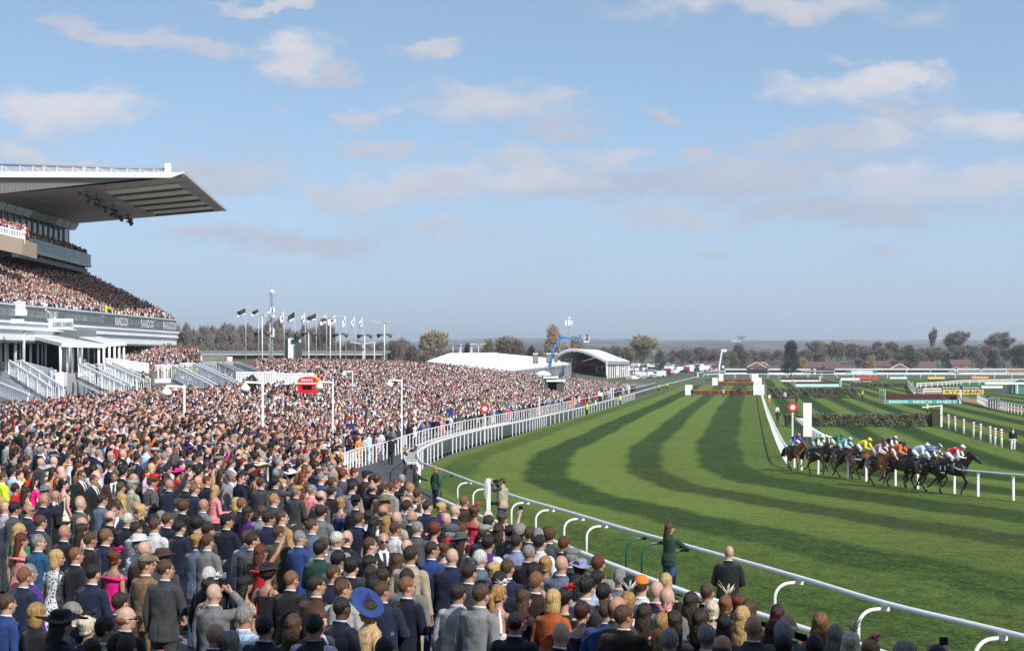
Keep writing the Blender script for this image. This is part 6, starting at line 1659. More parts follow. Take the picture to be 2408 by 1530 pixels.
# floor slabs of the terraces and the crowd on them
def floor_crowd(x0, x1, Y0, Y1, D_, sp=.62, edge=None):
 for Y in np.arange(Y0, Y1, sp):
  a, b = (x0-CX)/F*Y, (x1-CX)/F*Y
  for X in np.arange(a, b, sp): crowd_pt(X+RNG.uniform(-.15,.15), Y+RNG.uniform(-.15,.15), CAMZ-D_-(0 if edge is None else edge(Y)))
tpart(MB().slab([Q(-60,878.5,137)*1, Q(300,878.5,137), Q(300,869,165), Q(-60,869,165)], (0,0,-.3)), 'floor', CONC)
floor_crowd(-20, 296, 137.2, 143, 2.95, .8)
# stepped bank under the far end of the stand
for k in range(15):
 Y = 146+k*2.2; z = CAMZ-2.75+k*.21; a = Q(268,0,Y); b = Q(min(372+k*11,540),0,Y)
 tpart(MB().box(((a.x+b.x)/2, Y+1.1, z-1.0), (b.x-a.x, 2.2, 2.0)), 'bank_step', CONC)
 lim = 372+k*11 if k < 9 else 471-(k-9)*22
 for row in range(3):
  for X in np.arange(a.x, (lim-CX)/F*Y, .6): crowd_pt(X+RNG.uniform(-.15,.15), Y+.3+row*.7, z)
# stair flights
def stairs(top, bot, width, label, grey=False, n=16, solid=True, land=0):
 """top/bot: (px, py, Y) of the near stringer's foot line; flight runs down to the right, width goes away from us"""
 a, b = Q(*top), Q(*bot); root = empty('staircase', tuple(a), 0, label, 'staircase', 'white outdoor staircases below the stand'); M_ = WHITE if not grey else LGREY
 def rp_(mb, nm, m): o = mb.build(nm, m, root); o.data.transform(Matrix.Translation(-a)); return o
 wv = Vector((0, width, 0))
 for i in range(n):
  p, q = a.lerp(b, i/n), a.lerp(b, (i+1)/n); rp_(MB().hexa([Vector((p.x,p.y,q.z-.25)), Vector((q.x,q.y,q.z-.25)), Vector((q.x,q.y,q.z-.25))+wv, Vector((p.x,p.y,q.z-.25))+wv, Vector((p.x,p.y,p.z-.05)), Vector((q.x,q.y,p.z-.05)), Vector((q.x,q.y,p.z-.05))+wv, Vector((p.x,p.y,p.z-.05))+wv]), 'step', mat('stair_tread', (.42,.42,.43), .8))
 for s in (0, 1):
  o_ = wv*s; rp_(MB().hexa([a+o_-up*.55, b+o_-up*.55, b+o_-up*.55+Vector((0,.12,0)), a+o_-up*.55+Vector((0,.12,0)), a+o_+up*.12, b+o_+up*.12, b+o_+up*.12+Vector((0,.12,0)), a+o_+up*.12+Vector((0,.12,0))]), 'stringer', WHITE)
  pts = [a-(b-a).normalized()*0+Vector((-land,0,0))]*(land > 0)+[a, b]
  for p, q in zip(pts[:-1], pts[1:]): 
   rp_(MB().beam(p+o_+up*1.1, q+o_+up*1.1, .12, .12), 'handrail', M_); rp_(MB().beam(p+o_+up*.92, q+o_+up*.92, .07, .07), 'handrail', M_)
  m_ = max(6, int((b-a).length/.32))
  if land: 
   for i in range(int(land/.3)): p = a-Vector((i*.3,0,0))+o_; rp_(MB().beam(p, p+up*1.05, .05 if not i % 4 == 0 else .11), 'baluster', M_)
  for i in range(m_+1): p = a.lerp(b, i/m_)+o_; rp_(MB().beam(p, p+up*1.05, .045 if i % 5 else .12), 'baluster', M_)
 if land: rp_(MB().slab([a, a+wv, a+wv-Vector((land,0,0)), a-Vector((land,0,0))], (0,0,-.35)), 'landing', WHITE)
 return root
stairs((22,880,121),(122,945,116), 3.0, 'wide white staircase at the far left, coming down from the terrace')
stairs((186,886,123),(292,938,119), 2.2, 'white staircase starting under the nearer canopy')
stairs((248,884,126),(338,925,122), 2.2, 'white staircase with open rails starting under the farther canopy')
stairs((406,890,128),(500,940,121), 2.2, 'white staircase with landing, leftmost of four by the stand', land=1.5)
stairs((455,884,134),(560,935,126), 2.2, 'white staircase behind the one with two stewards', land=1.2)
stairs((512,880,142),(612,928,133), 2.4, 'grey-railed staircase, third of four by the stand', True, land=1.4)
stairs((552,878,152),(655,918,142), 2.4, 'grey-railed staircase, farthest right of four', True, land=1.4)
balus((555,903,131),(650,903,131), 1.0, 24); balus((640,905,136),(740,905,136), 1.0, 30)
b = MB(); 
for (x0,y0,x1,y1,Y) in [(0,912,38,950,108)]:
 balus((x0,y0+20,Y),(x1+30,y1+10,Y-4), .95, 14)
# ------------------------------------------------------------------ middle distance: flags, masts, tents, stalls
up = Vector((0,0,1))
z3 = lambda x, y: (501.7+x/4.067, 664.7+y/4.067)      # image positions measured in enlarged crops
z4 = lambda x, y: (940.6+x*.2459, 727.4+y*.2459)
STEEL = mat('galvanised_steel', (.40,.41,.42), .4, metal=.3)
def root_at(name, px, Y, label, cat, group=None, base=None):
 X = (px-CX)/F*Y; return empty(name, (X, Y, float(gz(X, Y)) if base is None else base), 0, label, cat, group)
def loc(o, px, py, Y): return Q(px, py, Y) - Vector(o.location)
FLAGD = mat('flag_navy', (.02,.025,.045), .7); FLAGW = mat('flag_white', (.78,.79,.80), .7)
POSN = ['first from the left, with a dark flag blown left','second from the left, with a small dark flag','third, its white flag half behind the lattice mast','fourth, its narrow white flag hanging down','fifth, with a navy and white flag slanting left','sixth, with a furled white flag','seventh, with a long navy flag blown left','eighth, with a white flag creased with navy','ninth, with a white flag behind a lamp head','tenth, its white flag hanging narrow','eleventh, with a thin slanting white flag','twelfth and last on the right']
for i, (zx, zt, sx, sy, dark) in enumerate([(310,235,88,98,1),(432,243,72,80,1),(545,262,60,66,0),(677,263,36,145,0),(780,270,78,120,1),(880,277,40,135,0),(984,285,95,100,1),(1083,295,62,125,0),(1172,302,78,118,0),(1267,307,30,138,0),(1355,315,36,125,0),(1430,322,34,128,0)]):
 px, py = z3(zx, zt); Y = 203+i*3.0; r = root_at('flagpole', px, Y, 'slim flagpole above the packed bank, '+POSN[i], 'flagpole', 'flagpoles behind the bank'); h = (loc(r, px, py, Y)).z
 MB().tube([(0,0,-.2),(0,0,h*.5),(0,0,h)], [.075,.06,.04], 8).build('pole', STEEL, r); MB().ball((0,0,h+.06), .07, 8).build('finial', WHITE2, r)
 k = Y/F/4.067; w, hh = sx*k, sy*k; mb = MB(); nx, ny = 8, 8; vs = []
 for a in range(nx+1):
  for b in range(ny+1):
   u, v = a/nx, b/ny; vs.append((-.05-u*w*(1-.15*v), .16*math.sin(u*7+v*3+i)*u, h-.1-v*hh*.62*(1-.25*u)-u*hh*.42))
 fs = [(a*(ny+1)+b, (a+1)*(ny+1)+b, (a+1)*(ny+1)+b+1, a*(ny+1)+b+1) for a in range(nx) for b in range(ny)]
 mb.add(vs, fs, True)
 for q, f in enumerate(mb.f):
  a, b = divmod(q, ny); white = (b >= ny-2 or a == nx-1) if dark else not (3 <= b <= 4 and 2 <= a <= 5)
  mb.mi[q] = 0 if white else 1
 f_ = mb.build('flag', [FLAGW, FLAGD], r); sol = f_.modifiers.new('s', 'SOLIDIFY'); sol.thickness = .012
def lamp_pole(px, ptop, Y, label, kind, psp=None, pbase=None):
 r = root_at('floodlight_pole', px, Y, label, 'lamp post', 'floodlight and speaker poles'); h = loc(r, px, ptop, Y).z; s = Y/F
 MB().tube([(0,0,-.2),(0,0,h)], [.10,.075], 8).build('pole', WHITE2, r)
 if kind == 'twin':
  for sg in (-1, 1): MB().hexa([(sg*.3,-.4,h-.2),(sg*1.9,-.3,h+.1),(sg*1.9,.3,h+.1),(sg*.3,.4,h-.2),(sg*.3,-.3,h+.1),(sg*1.8,-.2,h+.35),(sg*1.8,.2,h+.35),(sg*.3,.3,h+.1)]).build('lamp_head', GREY, r)
  MB().beam((-.5,0,h-.05),(.5,0,h-.05), .2).build('bracket', STEEL, r)
 hs = h if kind == 'speaker' else (loc(r, px, psp, Y).z if psp else None)
 if hs:
  for sg, m in ((-1, BLACK), (1, mat('horn_yellow_grey', (.12,.11,.05), .5))): MB().tube([(sg*.15,0,hs),(sg*.5,-.1,hs+.05*sg),(sg*1.05,-.2,hs-.22)], [.08,.15,.34], 8).build('horn_speaker', BLACK if sg < 0 else m, r)
  MB().beam((-1.2,0,hs+.1),(1.2,0,hs-.1), .12).build('bracket', STEEL, r)
 return r
lamp_pole(z3(468,0)[0], z3(0,303)[1], 208, 'white pole with twin lamp heads and horn speakers, left of the lattice mast', 'twin', z3(0,475)[1])
lamp_pole(z3(912,0)[0], z3(0,482)[1], 214, 'short white pole topped with black horn speakers, right of the white tower', 'speaker')
lamp_pole(z3(1118,0)[0], z3(0,335)[1], 224, 'tall thin pole with twin lamp heads among the flags', 'twin')
lamp_pole(z3(1213,0)[0], z3(0,492)[1], 218, 'white speaker pole between the ninth and tenth flagpoles', 'speaker')
lamp_pole(z3(1447,0)[0], z3(0,502)[1], 222, 'white speaker pole beside the last flagpole', 'speaker')
lamp_pole(z3(1431,0)[0], z3(0,578)[1], 224, 'short pole with two small lamps, low by the last flagpole', 'twin')
lamp_pole(z3(1636,0)[0], z3(0,380)[1], 226, 'tall white pole with twin lamps and horn speakers, alone on the right', 'twin', z3(0,495)[1])
lamp_pole(z3(1540,0)[0], z3(0,570)[1], 226, 'small thin lamp pole right of the flags', 'none')
# lattice mast with antenna panels
def mast(px, ptop, Y, label, panels, w=.5):
 r = root_at('antenna_mast', px, Y, label, 'mast'); h = loc(r, px, ptop, Y).z; mb = MB(); n = int(h/.9)
 for a in ((-w,-w),(w,-w),(0,w)): mb.beam((a[0]/2,a[1]/2,0),(a[0]/2,a[1]/2,h), .09)
 c = [(-w/2,-w/2),(w/2,-w/2),(0,w/2)]
 for i in range(n):
  for j in range(3): a, b = c[j], c[(j+1)%3]; mb.beam((a[0],a[1],h*i/n),(b[0],b[1],h*(i+1)/n), .055); mb.beam((a[0],a[1],h*i/n),(b[0],b[1],h*i/n), .045)
 mb.build('lattice', STEEL, r)
 for (p0, p1, dx) in panels:
  a = loc(r, px+dx, p0, Y); b = loc(r, px+dx, p1, Y); MB().box((a.x,-.5,(a.z+b.z)/2), (.42,.25,abs(a.z-b.z))).build('antenna_panel', WHITE, r)
 MB().beam((0,0,h),(0,0,h+1.8), .05).build('rod', STEEL, r); MB().ball((.1,0,h+.2), .35, 10).build('dome', WHITE, r); return r
mast(638, 690, 212, 'tall grey lattice mast with white antenna panels among the flagpoles', [(724,742,1.5),(723,746,6),(772,790,1),(772,792,5)])
mast(1337.5, 750, 420, 'grey mast with white antennas behind the marquees', [(753,765,-6.5),(752,766,0),(753,764,6)], .5)
# white and green camera tower
r = root_at('camera_tower', 688, 200, 'white panelled tower with a green left side and a green camera on top', 'tower'); 
def tq(name, x0, x1, y0, y1, d0, d1, m):
 a, b = loc(r, x0, y1, 200), loc(r, x1, y1, 200); t = loc(r, x0, y0, 200).z; MB().hexa([(a.x,d0,a.z-3),(b.x,d0,a.z-3),(b.x,d1,a.z-3),(a.x,d1,a.z-3),(a.x,d0,t),(b.x,d0,t),(b.x,d1,t),(a.x,d1,t)]).build(name, m, r)
tq('white_panel', 677.5, 697, 795, 842, -.1, 2, WHITE); tq('green_side', 669, 677.3, 796, 842, .2, 2.2, mat('tower_green', (.015,.06,.045), .6)); tq('white_panel', 697.3, 703, 797, 842, .4, 2, SWHITE)
tq('platform', 697, 709, 805.5, 807, -.6, .6, DGREY); c = loc(r, 698, 791, 200); MB().ball(tuple(c), (.42,.42,.55), 12).build('camera_cover', mat('cover_green', (.01,.05,.035), .5), r); MB().box(tuple(c-Vector((.2,0,.6))), (.9,.6,.5)).build('camera_base', mat('cover_green', (.01,.05,.035), .5), r)
# long low building
r = root_at('long_building', 650, 262, 'long low building with grey felt roof and white walls behind the bank', 'building')
def lb(name, x0, x1, y0, y1, d0, d1, m, Y=262):
 a, b = loc(r, x0, y1, Y), loc(r, x1, y1, Y); t = loc(r, x0, y0, Y).z; return MB().hexa([(a.x,d0,a.z),(b.x,d0,a.z),(b.x,d1,a.z),(a.x,d1,a.z),(a.x,d0,t),(b.x,d0,t),(b.x,d1,t),(a.x,d1,t)]).build(name, m, r)
a, b = loc(r, 402, 834, 262), loc(r, 900, 834, 262); rz_ = loc(r, 402, 823.5, 270).z
MB().hexa([(a.x,-.6,a.z-.15),(b.x,-.6,a.z-.15),(b.x,18,rz_-.3),(a.x,18,rz_-.3),(a.x,-.6,a.z),(b.x,-.6,a.z),(b.x,18,rz_),(a.x,18,rz_)]).build('roof', mat('felt_roof', (.17,.175,.15), .9, var=.12, vscale=.3), r)
for i in range(12): x0 = 402+i*41.5; lb('gutter', x0, x0+40.9, 832.6, 834, -.75, -.5, WHITE)
lb('wall', 402, 900, 834.5, 862, 0, 10, mat('brown_grey_wall', (.13,.10,.09), .8)); lb('white_wall', 395, 566, 838, 862, -8, -7.6, mat('white_render', (.72,.70,.64), .7, var=.05, vscale=.3))
for i in range(9): lb('window', 585+i*34, 597+i*34, 836.2, 840.5, -.12, .05, GLASSB)
# hedge and small tree between the stairs and the bank
LEAFB = mat('brown_green_leaves', (.06,.05,.02), .9, second=(.10,.075,.03), vscale=2)
def leaf_blob(root, c, rad, n, m, leaf=.12, name='foliage', seed=1):
 rs = np.random.default_rng(seed); d = rs.normal(size=(n,3)); d /= np.linalg.norm(d,axis=1)[:,None]; rr_ = rs.uniform(.55,1.05,(n,1))**.6; ctr = d*rr_*np.array(rad)*(1+.15*np.sin(d[:,:1]*6+seed)+.12*np.cos(d[:,2:]*9)) + np.array(c)
 d1 = rs.normal(size=(n,3)); d1 /= np.linalg.norm(d1,axis=1)[:,None]; d2 = np.cross(d1, rs.normal(size=(n,3))); d2 /= np.linalg.norm(d2,axis=1)[:,None]; s = rs.uniform(.5,1.3,(n,1))*leaf
 v = np.stack([ctr-d1*s, ctr+d2*s*.5, ctr+d1*s, ctr-d2*s*.5], 1).reshape(-1,3); me = bpy.data.meshes.new(name); me.from_pydata(v.tolist(), [], np.arange(n*4).reshape(n,4).tolist()); me.materials.append(m)
 o = bpy.data.objects.new(name, me); col.objects.link(o); o.parent = root; o['kind'] = 'stuff'; return o
r = root_at('clipped_bush', 592, 118, 'small dark clipped bush at the foot of the farthest staircase', 'bush'); c = loc(r, 592, 900, 118); leaf_blob(r, tuple(c), (.42,.42,.62), 1500, mat('dark_leaves', (.03,.045,.012), .9), .06); MB().tube([(0,0,0), tuple(c)], .05, 6).build('trunk', BLACK, r)
r = root_at('brown_hedge', 515, 178, 'brown hedge behind the staircases, left of the packed bank', 'hedge'); 
for i in range(6): leaf_blob(r, tuple(loc(r, 478+i*14, 864, 178)), (.9,.9,.7), 700, LEAFB, .1, seed=i+3)
# marquees
TENT = mat('tent_white', (.86,.86,.86), .5, var=.03, vscale=.2); RIBM = mat('tent_seam', (.80,.80,.81), .5)
def slope(root, A_, B_, C_, D_, n, ribs=True):   # ridge A->B, eave C->D
 for i in range(n):
  f0, f1 = i/n, (i+1)/n-.001
  q = [C_.lerp(D_,f0), C_.lerp(D_,f1), A_.lerp(B_,f1), A_.lerp(B_,f0)]; MB().slab(q, (0,0,-.12)).build('roof_panel', TENT, root)
  MB().beam(C_.lerp(D_,f0), A_.lerp(B_,f0), .07, .02).build('roof_rib', RIBM, root)
r = root_at('marquee', 1110, 300, 'large white marquee with a ribbed gabled roof behind the packed bank', 'marquee'); o3 = Vector(r.location)
Aa, Bb, Cc, Dd = Q(1058,829.5,345)-o3, Q(1169,828.5,350)-o3, Q(1003,849,318)-o3, Q(1177,874,268)-o3
slope(r, Aa, Bb, Cc, Dd, 12)
MB().slab([Aa, Bb, Bb+Vector((6,22,-5)), Aa+Vector((-2,22,-5))], (0,0,-.1)).build('rear_roof', TENT, r)
MB().hexa([Cc-up*4, Dd-up*4, Dd-up*4+Vector((0,.2,0)), Cc-up*4+Vector((0,.2,0)), Cc-up*.1, Dd-up*.1, Dd-up*.1+Vector((0,.2,0)), Cc-up*.1+Vector((0,.2,0))]).build('side_wall', TENT, r)
r = root_at('marquee', 1250, 330, 'long lower white marquee with a frilled eave, right of the gabled one', 'marquee'); o3 = Vector(r.location)
Aa, Bb, Cc, Dd = Q(1170,830,352)-o3, Q(1296,841.5,440)-o3, Q(1177.5,874,267)-o3, Q(1342,856,400)-o3
slope(r, Aa, Bb, Cc, Dd, 18)
for i in range(18):
 a, b = Cc.lerp(Dd, i/18), Cc.lerp(Dd, (i+.9)/18); MB().hexa([a-up*.55+Vector((.1,-.3,0)), b-up*.55+Vector((.1,-.3,0)), b-up*.55+Vector((.1,-.2,0)), a-up*.55+Vector((.1,-.2,0)), a+Vector((.1,-.3,0)), b+Vector((.1,-.3,0)), b+Vector((.1,-.2,0)), a+Vector((.1,-.2,0))]).build('valance', GREY, r)
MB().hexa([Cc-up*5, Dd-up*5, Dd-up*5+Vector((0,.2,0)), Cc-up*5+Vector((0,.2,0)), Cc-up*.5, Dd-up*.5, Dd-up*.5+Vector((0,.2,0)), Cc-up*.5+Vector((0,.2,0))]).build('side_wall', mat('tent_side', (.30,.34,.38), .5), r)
# arched canopy over the temporary stand
r = root_at('arched_canopy', 1400, 345, 'white arched canopy over a temporary stand, right of the marquees', 'canopy'); o3 = Vector(r.location)
arc = [(1300,842),(1309,834),(1318,827.5),(1330,822),(1344,819.6),(1358,820),(1372,823),(1388,828.5),(1404,836),(1416,841.5),(1426.5,847)]
bk = [(1380,836),(1385,830),(1390,826),(1396,823.5),(1403,822),(1410,823),(1420,826),(1434,831.5),(1450,838),(1464,843),(1479,848)]
fr = [Q(x,y,330)-o3 for x,y in arc]; bb_ = [Q(x,y,385)-o3 for x,y in bk]
for i in range(10): MB().slab([fr[i], fr[i+1], bb_[i+1], bb_[i]], (0,0,-.25)).build('roof_panel', TENT, r)
mb = MB(); [mb.beam(fr[i]-up*.35, fr[i+1]-up*.35, .3, .5) for i in range(10)]; mb.build('arch_rim', GREY, r)
mb = MB(); mb.tube([Q(1368,850,330)-o3, Q(1400,841,330)-o3, Q(1426,853,330)-o3], .10, 6); mb.build('arch_truss', STEEL, r)
MB().beam(fr[10]-up*.5, bb_[10]-up*.5, .4, .8).build('eave_beam', GREY, r)
for x, y, Y in [(1427,882,330),(1479,884,385),(1452,882,357)]: a = Q(x,y,Y)-o3; t_ = fr[10].lerp(bb_[10], (Y-330)/55); MB().beam(a, t_, .28).build('leg', WHITE2, r)
for i in range(11): a = fr[10].lerp(bb_[10], i/11)-up*1.2; MB().box((a.x+.25,a.y,a.z-1.4), (.22,.1,2.6)).build('hanging_banner', WHITE, r)
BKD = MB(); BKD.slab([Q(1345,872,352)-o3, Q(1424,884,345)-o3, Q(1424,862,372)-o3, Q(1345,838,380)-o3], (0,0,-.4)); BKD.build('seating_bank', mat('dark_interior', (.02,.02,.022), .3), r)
for i in range(420):
 u, v = RNG.random(), RNG.random(); a = Q(1347,868,353).lerp(Q(1424,882,346), u); b = Q(1347,842,378).lerp(Q(1424,862,370), u); p = a.lerp(b, v); crowd_pt(p.x, p.y, p.z)
# blue boom lift
BLUE = mat('boom_blue', (.02,.16,.42), .4)
r = root_at('boom_lift', 1300, 345, 'blue boom lift with a camera crew basket raised above the marquees', 'boom lift'); o3 = Vector(r.location)
p = [Q(x,y,345)-o3 for x,y in [(1292,862),(1297,829),(1319,792),(1374,802.5)]]
MB().beam(p[0], p[1], .8).build('base_mast', BLUE, r); MB().beam(p[1], p[2], .50).build('lower_boom', BLUE, r); MB().beam(p[2], p[3], .42).build('upper_boom', BLUE, r); MB().ball(tuple(p[2]), .45, 10).build('joint', BLUE, r)
mb = MB(); c = Q(1379,800,345)-o3; mb.box(tuple(c-up*.3), (1.2,1,.25)); 
for sx in (-.6,.6):
 for sy in (-.5,.5): mb.beam((c.x+sx,c.y+sy,c.z-.3),(c.x+sx,c.y+sy,c.z+.7), .07)
mb.box(tuple(c+up*.7), (1.3,1.1,.07)); mb.build('basket', WHITE2, r)
bp_ = person(*(Q(1381,803,345)), 0, sex='m', top='black', pose='photo', hair=('short','black'), h=1.75); tag(bp_, 'camera operator in black standing in the basket of the blue boom lift', 'person', 'course staff and camera crew')
# banner pairs
BNV = mat('banner_navy', (.02,.025,.05), .6)
for i, (x0, x1, yt, yb) in enumerate([(1270,1322,418,515),(1398,1445,418,508),(1472,1510,418,502),(1532,1570,418,500),(1598,1640,420,500)]):
 (a, t), (b, bt_) = z4(x0, yt), z4(x1, yb); Y = 300+i*14
 r = root_at('banner_pair', (a+b)/2, Y, 'pair of tall navy and white banners in front of the marquees, '+['leftmost','second from left','middle','second from right','rightmost'][i], 'banner', 'banner pairs by the marquees'); s = Y/F
 zt, zb = loc(r, a, t, Y).z, loc(r, a, bt_, Y).z
 for sg in (-1, 1):
  w = (b-a)*s*.40; cx = sg*(b-a)*s*.26; MB().box((cx,0,(zt+zb)/2), (w,.06,zt-zb)).build('banner', BNV, r)
  MB().box((cx,-.04,zt-(zt-zb)*.06), (w,.03,(zt-zb)*.12)).build('banner_head', WHITE, r)
  for k in range(3): MB().box((cx,-.04,zt-(zt-zb)*(.30+.22*k)), (w*.30,.03,(zt-zb)*.13)).build('banner_mark', WHITE, r)
 MB().beam((0,0,-.1),(0,0,zt), .1).build('pole', STEEL, r)
# flue pipes and small lamps behind the marquee, parasol, van roof
for i, (x, t) in enumerate([(575,345),(680,345)]):
 px, py = z4(x, t); r = root_at('flue_pipe', px, 380, 'steel flue pipe above the gabled marquee, %s of two' % ['left', 'right'][i], 'chimney', 'flue pipes'); h = loc(r, px, py, 380).z; MB().tube([(0,0,0),(0,0,h)], .42, 10).build('pipe', STEEL, r); MB().tube([(0,0,h),(0,0,h+.35)], .62, 10).build('cowl', STEEL, r)
lamp_pole(z4(750,0)[0], z4(0,333)[1], 390, 'lamp post with two arms right above the gabled marquee', 'twin'); lamp_pole(z4(507,0)[0], z4(0,348)[1], 390, 'short lamp post left above the gabled marquee', 'none')
r = root_at('parasol', 1276, 250, 'big white round parasol in the crowd below the marquees', 'parasol'); c = loc(r, 1276, 871, 250); s = 250/F
MB().loft([(0,0,c.z-11*s,22*s,22*s),(0,0,c.z-6*s,17*s,17*s),(0,0,c.z-2*s,9*s,9*s),(0,0,c.z,1*s,1*s)], 24).build('canopy', WHITE, r); MB().tube([(0,0,0),(0,0,c.z)], .05, 6).build('pole', STEEL, r)
for (a,b,t,b2,nm,lab) in [(1372,1512,640,668,'kiosk','white flat-roofed kiosk beside the big parasol'),(1400,1580,672,705,'kiosk','long white kiosk roof in the crowd, below the parasol')]:
 (x0, y0), (x1, y1) = z4(a, t), z4(b, b2); Y = 240; r = root_at('kiosk', (x0+x1)/2, Y, lab, 'kiosk'); p0, p1 = loc(r, x0, y1, Y), loc(r, x1, y0, Y)
 MB().box((0,1,p1.z-.15), (p1.x-p0.x,2.6,.3)).build('roof', WHITE, r); MB().box((0,1,p0.z-.8), (p1.x-p0.x-.5,2,2.2)).build('body', DGREY, r); HOLES.append((r.location.x, r.location.y+.6, 2.2))
# red refreshment stall
r = root_at('refreshment_stall', 722, 124, 'red arched refreshment stall with yellow trim and white lettering in the crowd', 'stall'); Y = 124; s = Y/F; o3 = Vector(r.location); HOLES.append((o3.x, o3.y, 1.3)); HOLES.append((o3.x+.3, o3.y-1.2, .9))
zz = lambda px, py: loc(r, px, py, Y)
SRED = mat('stall_red', (.62,.01,.015), .4); SYEL = mat('stall_yellow', (.80,.42,.02), .4)
def arch(nm, m, r0, y0, y1, zc, x0, w, flat=.62, n=14):
 vs = []; 
 for yy in (y0, y1):
  for k in range(n+1): t = math.pi*k/n; vs.append((x0+w*math.cos(t), yy, zc+r0*math.sin(t)**flat))
 fs = [tuple(range(n+1))[::-1], tuple(range(n+1, 2*n+2))]+[(k, k+1, n+1+k+1, n+1+k) for k in range(n)]+[(0, n+1, 2*n+1, n)]
 MB().add(vs, fs).build(nm, m, r)
zc = zz(722,900).z
arch('roof', SRED, 14.5*s, 0, 1.0, zc, 0, 22*s); arch('roof_trim', SYEL, 15*s, 1.0, 1.6, zc, .18, 22.5*s)
MB().box((0,.5,zc-1.0*s), (44.5*s,1.25,2.6*s)).build('shelf', WHITE, r); MB().box((0,.5,zc-3.5*s), (45*s,1.2,4*s)).build('counter_front', SRED, r)
for sx in (-17, 17): MB().box((sx*s,.5,zc-12*s), (11*s,1.1,14*s)).build('end_panel', SRED, r)
MB().box((0,.45,zc-20*s), (44*s,1.1,8*s)).build('counter', SRED, r); MB().box((0,.9,zc-10*s), (23*s,.4,12*s)).build('opening', mat('dark_interior', (.02,.02,.022), .3), r)
MB().box((21*s,.7,zc-10*s), (4*s,1.2,12*s)).build('side_trim', SYEL, r)
text("PIMM'S", r, (0,-.04,zc+6.2*s), 7*s, 27*s, WHITE)
# lamp standards standing in the crowd
for i, (px, pt, pb, Y, lab) in enumerate([(434,904,993,72,'white lamp standard in the crowd with a lantern hung on its left, nearest the stand'),(618,895,980,74,'white lamp standard left of the red stall, with a lantern on its left'),(783,895,955,95,'white lamp standard right of the red stall'),(945,891,940,105,'white lamp standard by the blue bookmaker umbrellas'),(829,871,882,150,'tiny white lamp standard up on the packed bank'),(945.5,893,941,170,'thin white post high on the bank')][:5]):
 X = (px-CX)/F*Y; r = root_at('lamp_standard', px, Y, lab, 'lamp post', 'white lamp standards in the crowd'); h = loc(r, px, pt, Y).z; s = Y/F
 MB().box((0,0,h/2), (.095,.095,h)).build('pole', WHITE, r); MB().beam((0,0,h-.1),(-.85,0,h-.05), .10).build('arm', WHITE, r); MB().loft([(-.85,0,h-.50,.22,.22),(-.85,0,h-.34,.25,.25),(-.85,0,h-.22,.14,.14),(-.85,0,h-.08,.05,.05)], 14).build('lantern', WHITE, r)
# bare white posts by the betting ring
WP = [(z4,20,665,870),(z4,60,975,1190),(z4,150,960,1160),(z4,758,885,1060),(z4,950,840,905),(z4,1008,840,905),(z4,1110,805,900),(z4,1185,800,880),(z4,1283,785,870),(z4,1333,830,1010),(z4,1380,830,980),(z4,1473,815,945),(z4,1510,810,940),(z4,1618,795,910),(z4,1655,790,890),(z4,1700,785,880),(z4,1745,775,870),(z4,1803,770,860),(z4,2020,740,850),(z4,2040,745,850),(z4,2180,715,800),(z4,2195,715,800),(z3,1240,1330,1530),(z3,1335,1310,1560),(z3,1585,1270,1500),(z3,1640,1260,1440),(z3,1845,1225,1400),(z3,1938,1210,1380),(z3,1150,1060,1190)]
pole_w = MB().box((0,0,.5), (1,1,1)).mesh('pole')
WP.sort(key=lambda a: a[0](a[1], 0)[0])
for i, (z, x, t, b) in enumerate(WP):
 px, pt = z(x, t); _, pb = z(x, b); p = P(px, max(pb, 880)); Y = p.y; h = (pb-pt)/F*Y
 r = empty('white_post', (p.x, p.y, p.z), 0, 'plain white post in the crowd beside the rails, %s of the row from the left' % nth(i), 'post', 'plain white posts along the crowd edge'); o = link('pole', pole_w, r, (0,0,0), 0, WHITE); w = .10 if Y < 130 else .16; o.scale = (w, w, h)
# bookmakers' pitches: umbrellas, stands, boards
PB = mat('pitch_blue', (.01,.035,.22), .5); PR = mat('pitch_red', (.55,.01,.01), .5); PG = mat('pitch_green', (.005,.16,.09), .5); PY = mat('pitch_yellow', (.75,.50,.02), .5); CRM = mat('sign_cream', (.76,.74,.62), .5)
def pitch(px, py, w, h, m, lab, kind='umbrella'):
 g = P(px, py+h, 1.0); Y = g.y; s = Y/F; r = empty('bookmaker_stand', (g.x, g.y, g.z), 0, lab, 'betting stand', 'bookmaker stands by the rails'); HOLES.append((g.x, g.y, .45)); z0 = loc(r, px, py, Y).z; W = w*s; H = h*s
 if kind == 'umbrella':
  n = 10; vs = [(0,0,z0)]+[(math.cos(2*math.pi*k/n)*W*.5, math.sin(2*math.pi*k/n)*W*.5, z0-H*.45) for k in range(n)]; MB().add(vs, [(0,1+k,1+(k+1)%n) for k in range(n)]+[tuple(range(1,n+1))[::-1]]).build('canopy', m, r)
  MB().tube([(0,0,0),(0,0,z0)], .03, 6).build('pole', STEEL, r)
 else:
  MB().box((0,0,z0-H/2), (W,.10,H)).build('board', m, r); MB().tube([(0,.05,0),(0,.05,z0)], .04, 6).build('pole', STEEL, r)
 MB().box((0,.2,.55), (.7,.4,1.1)).build('satchel_box', BLACK, r)
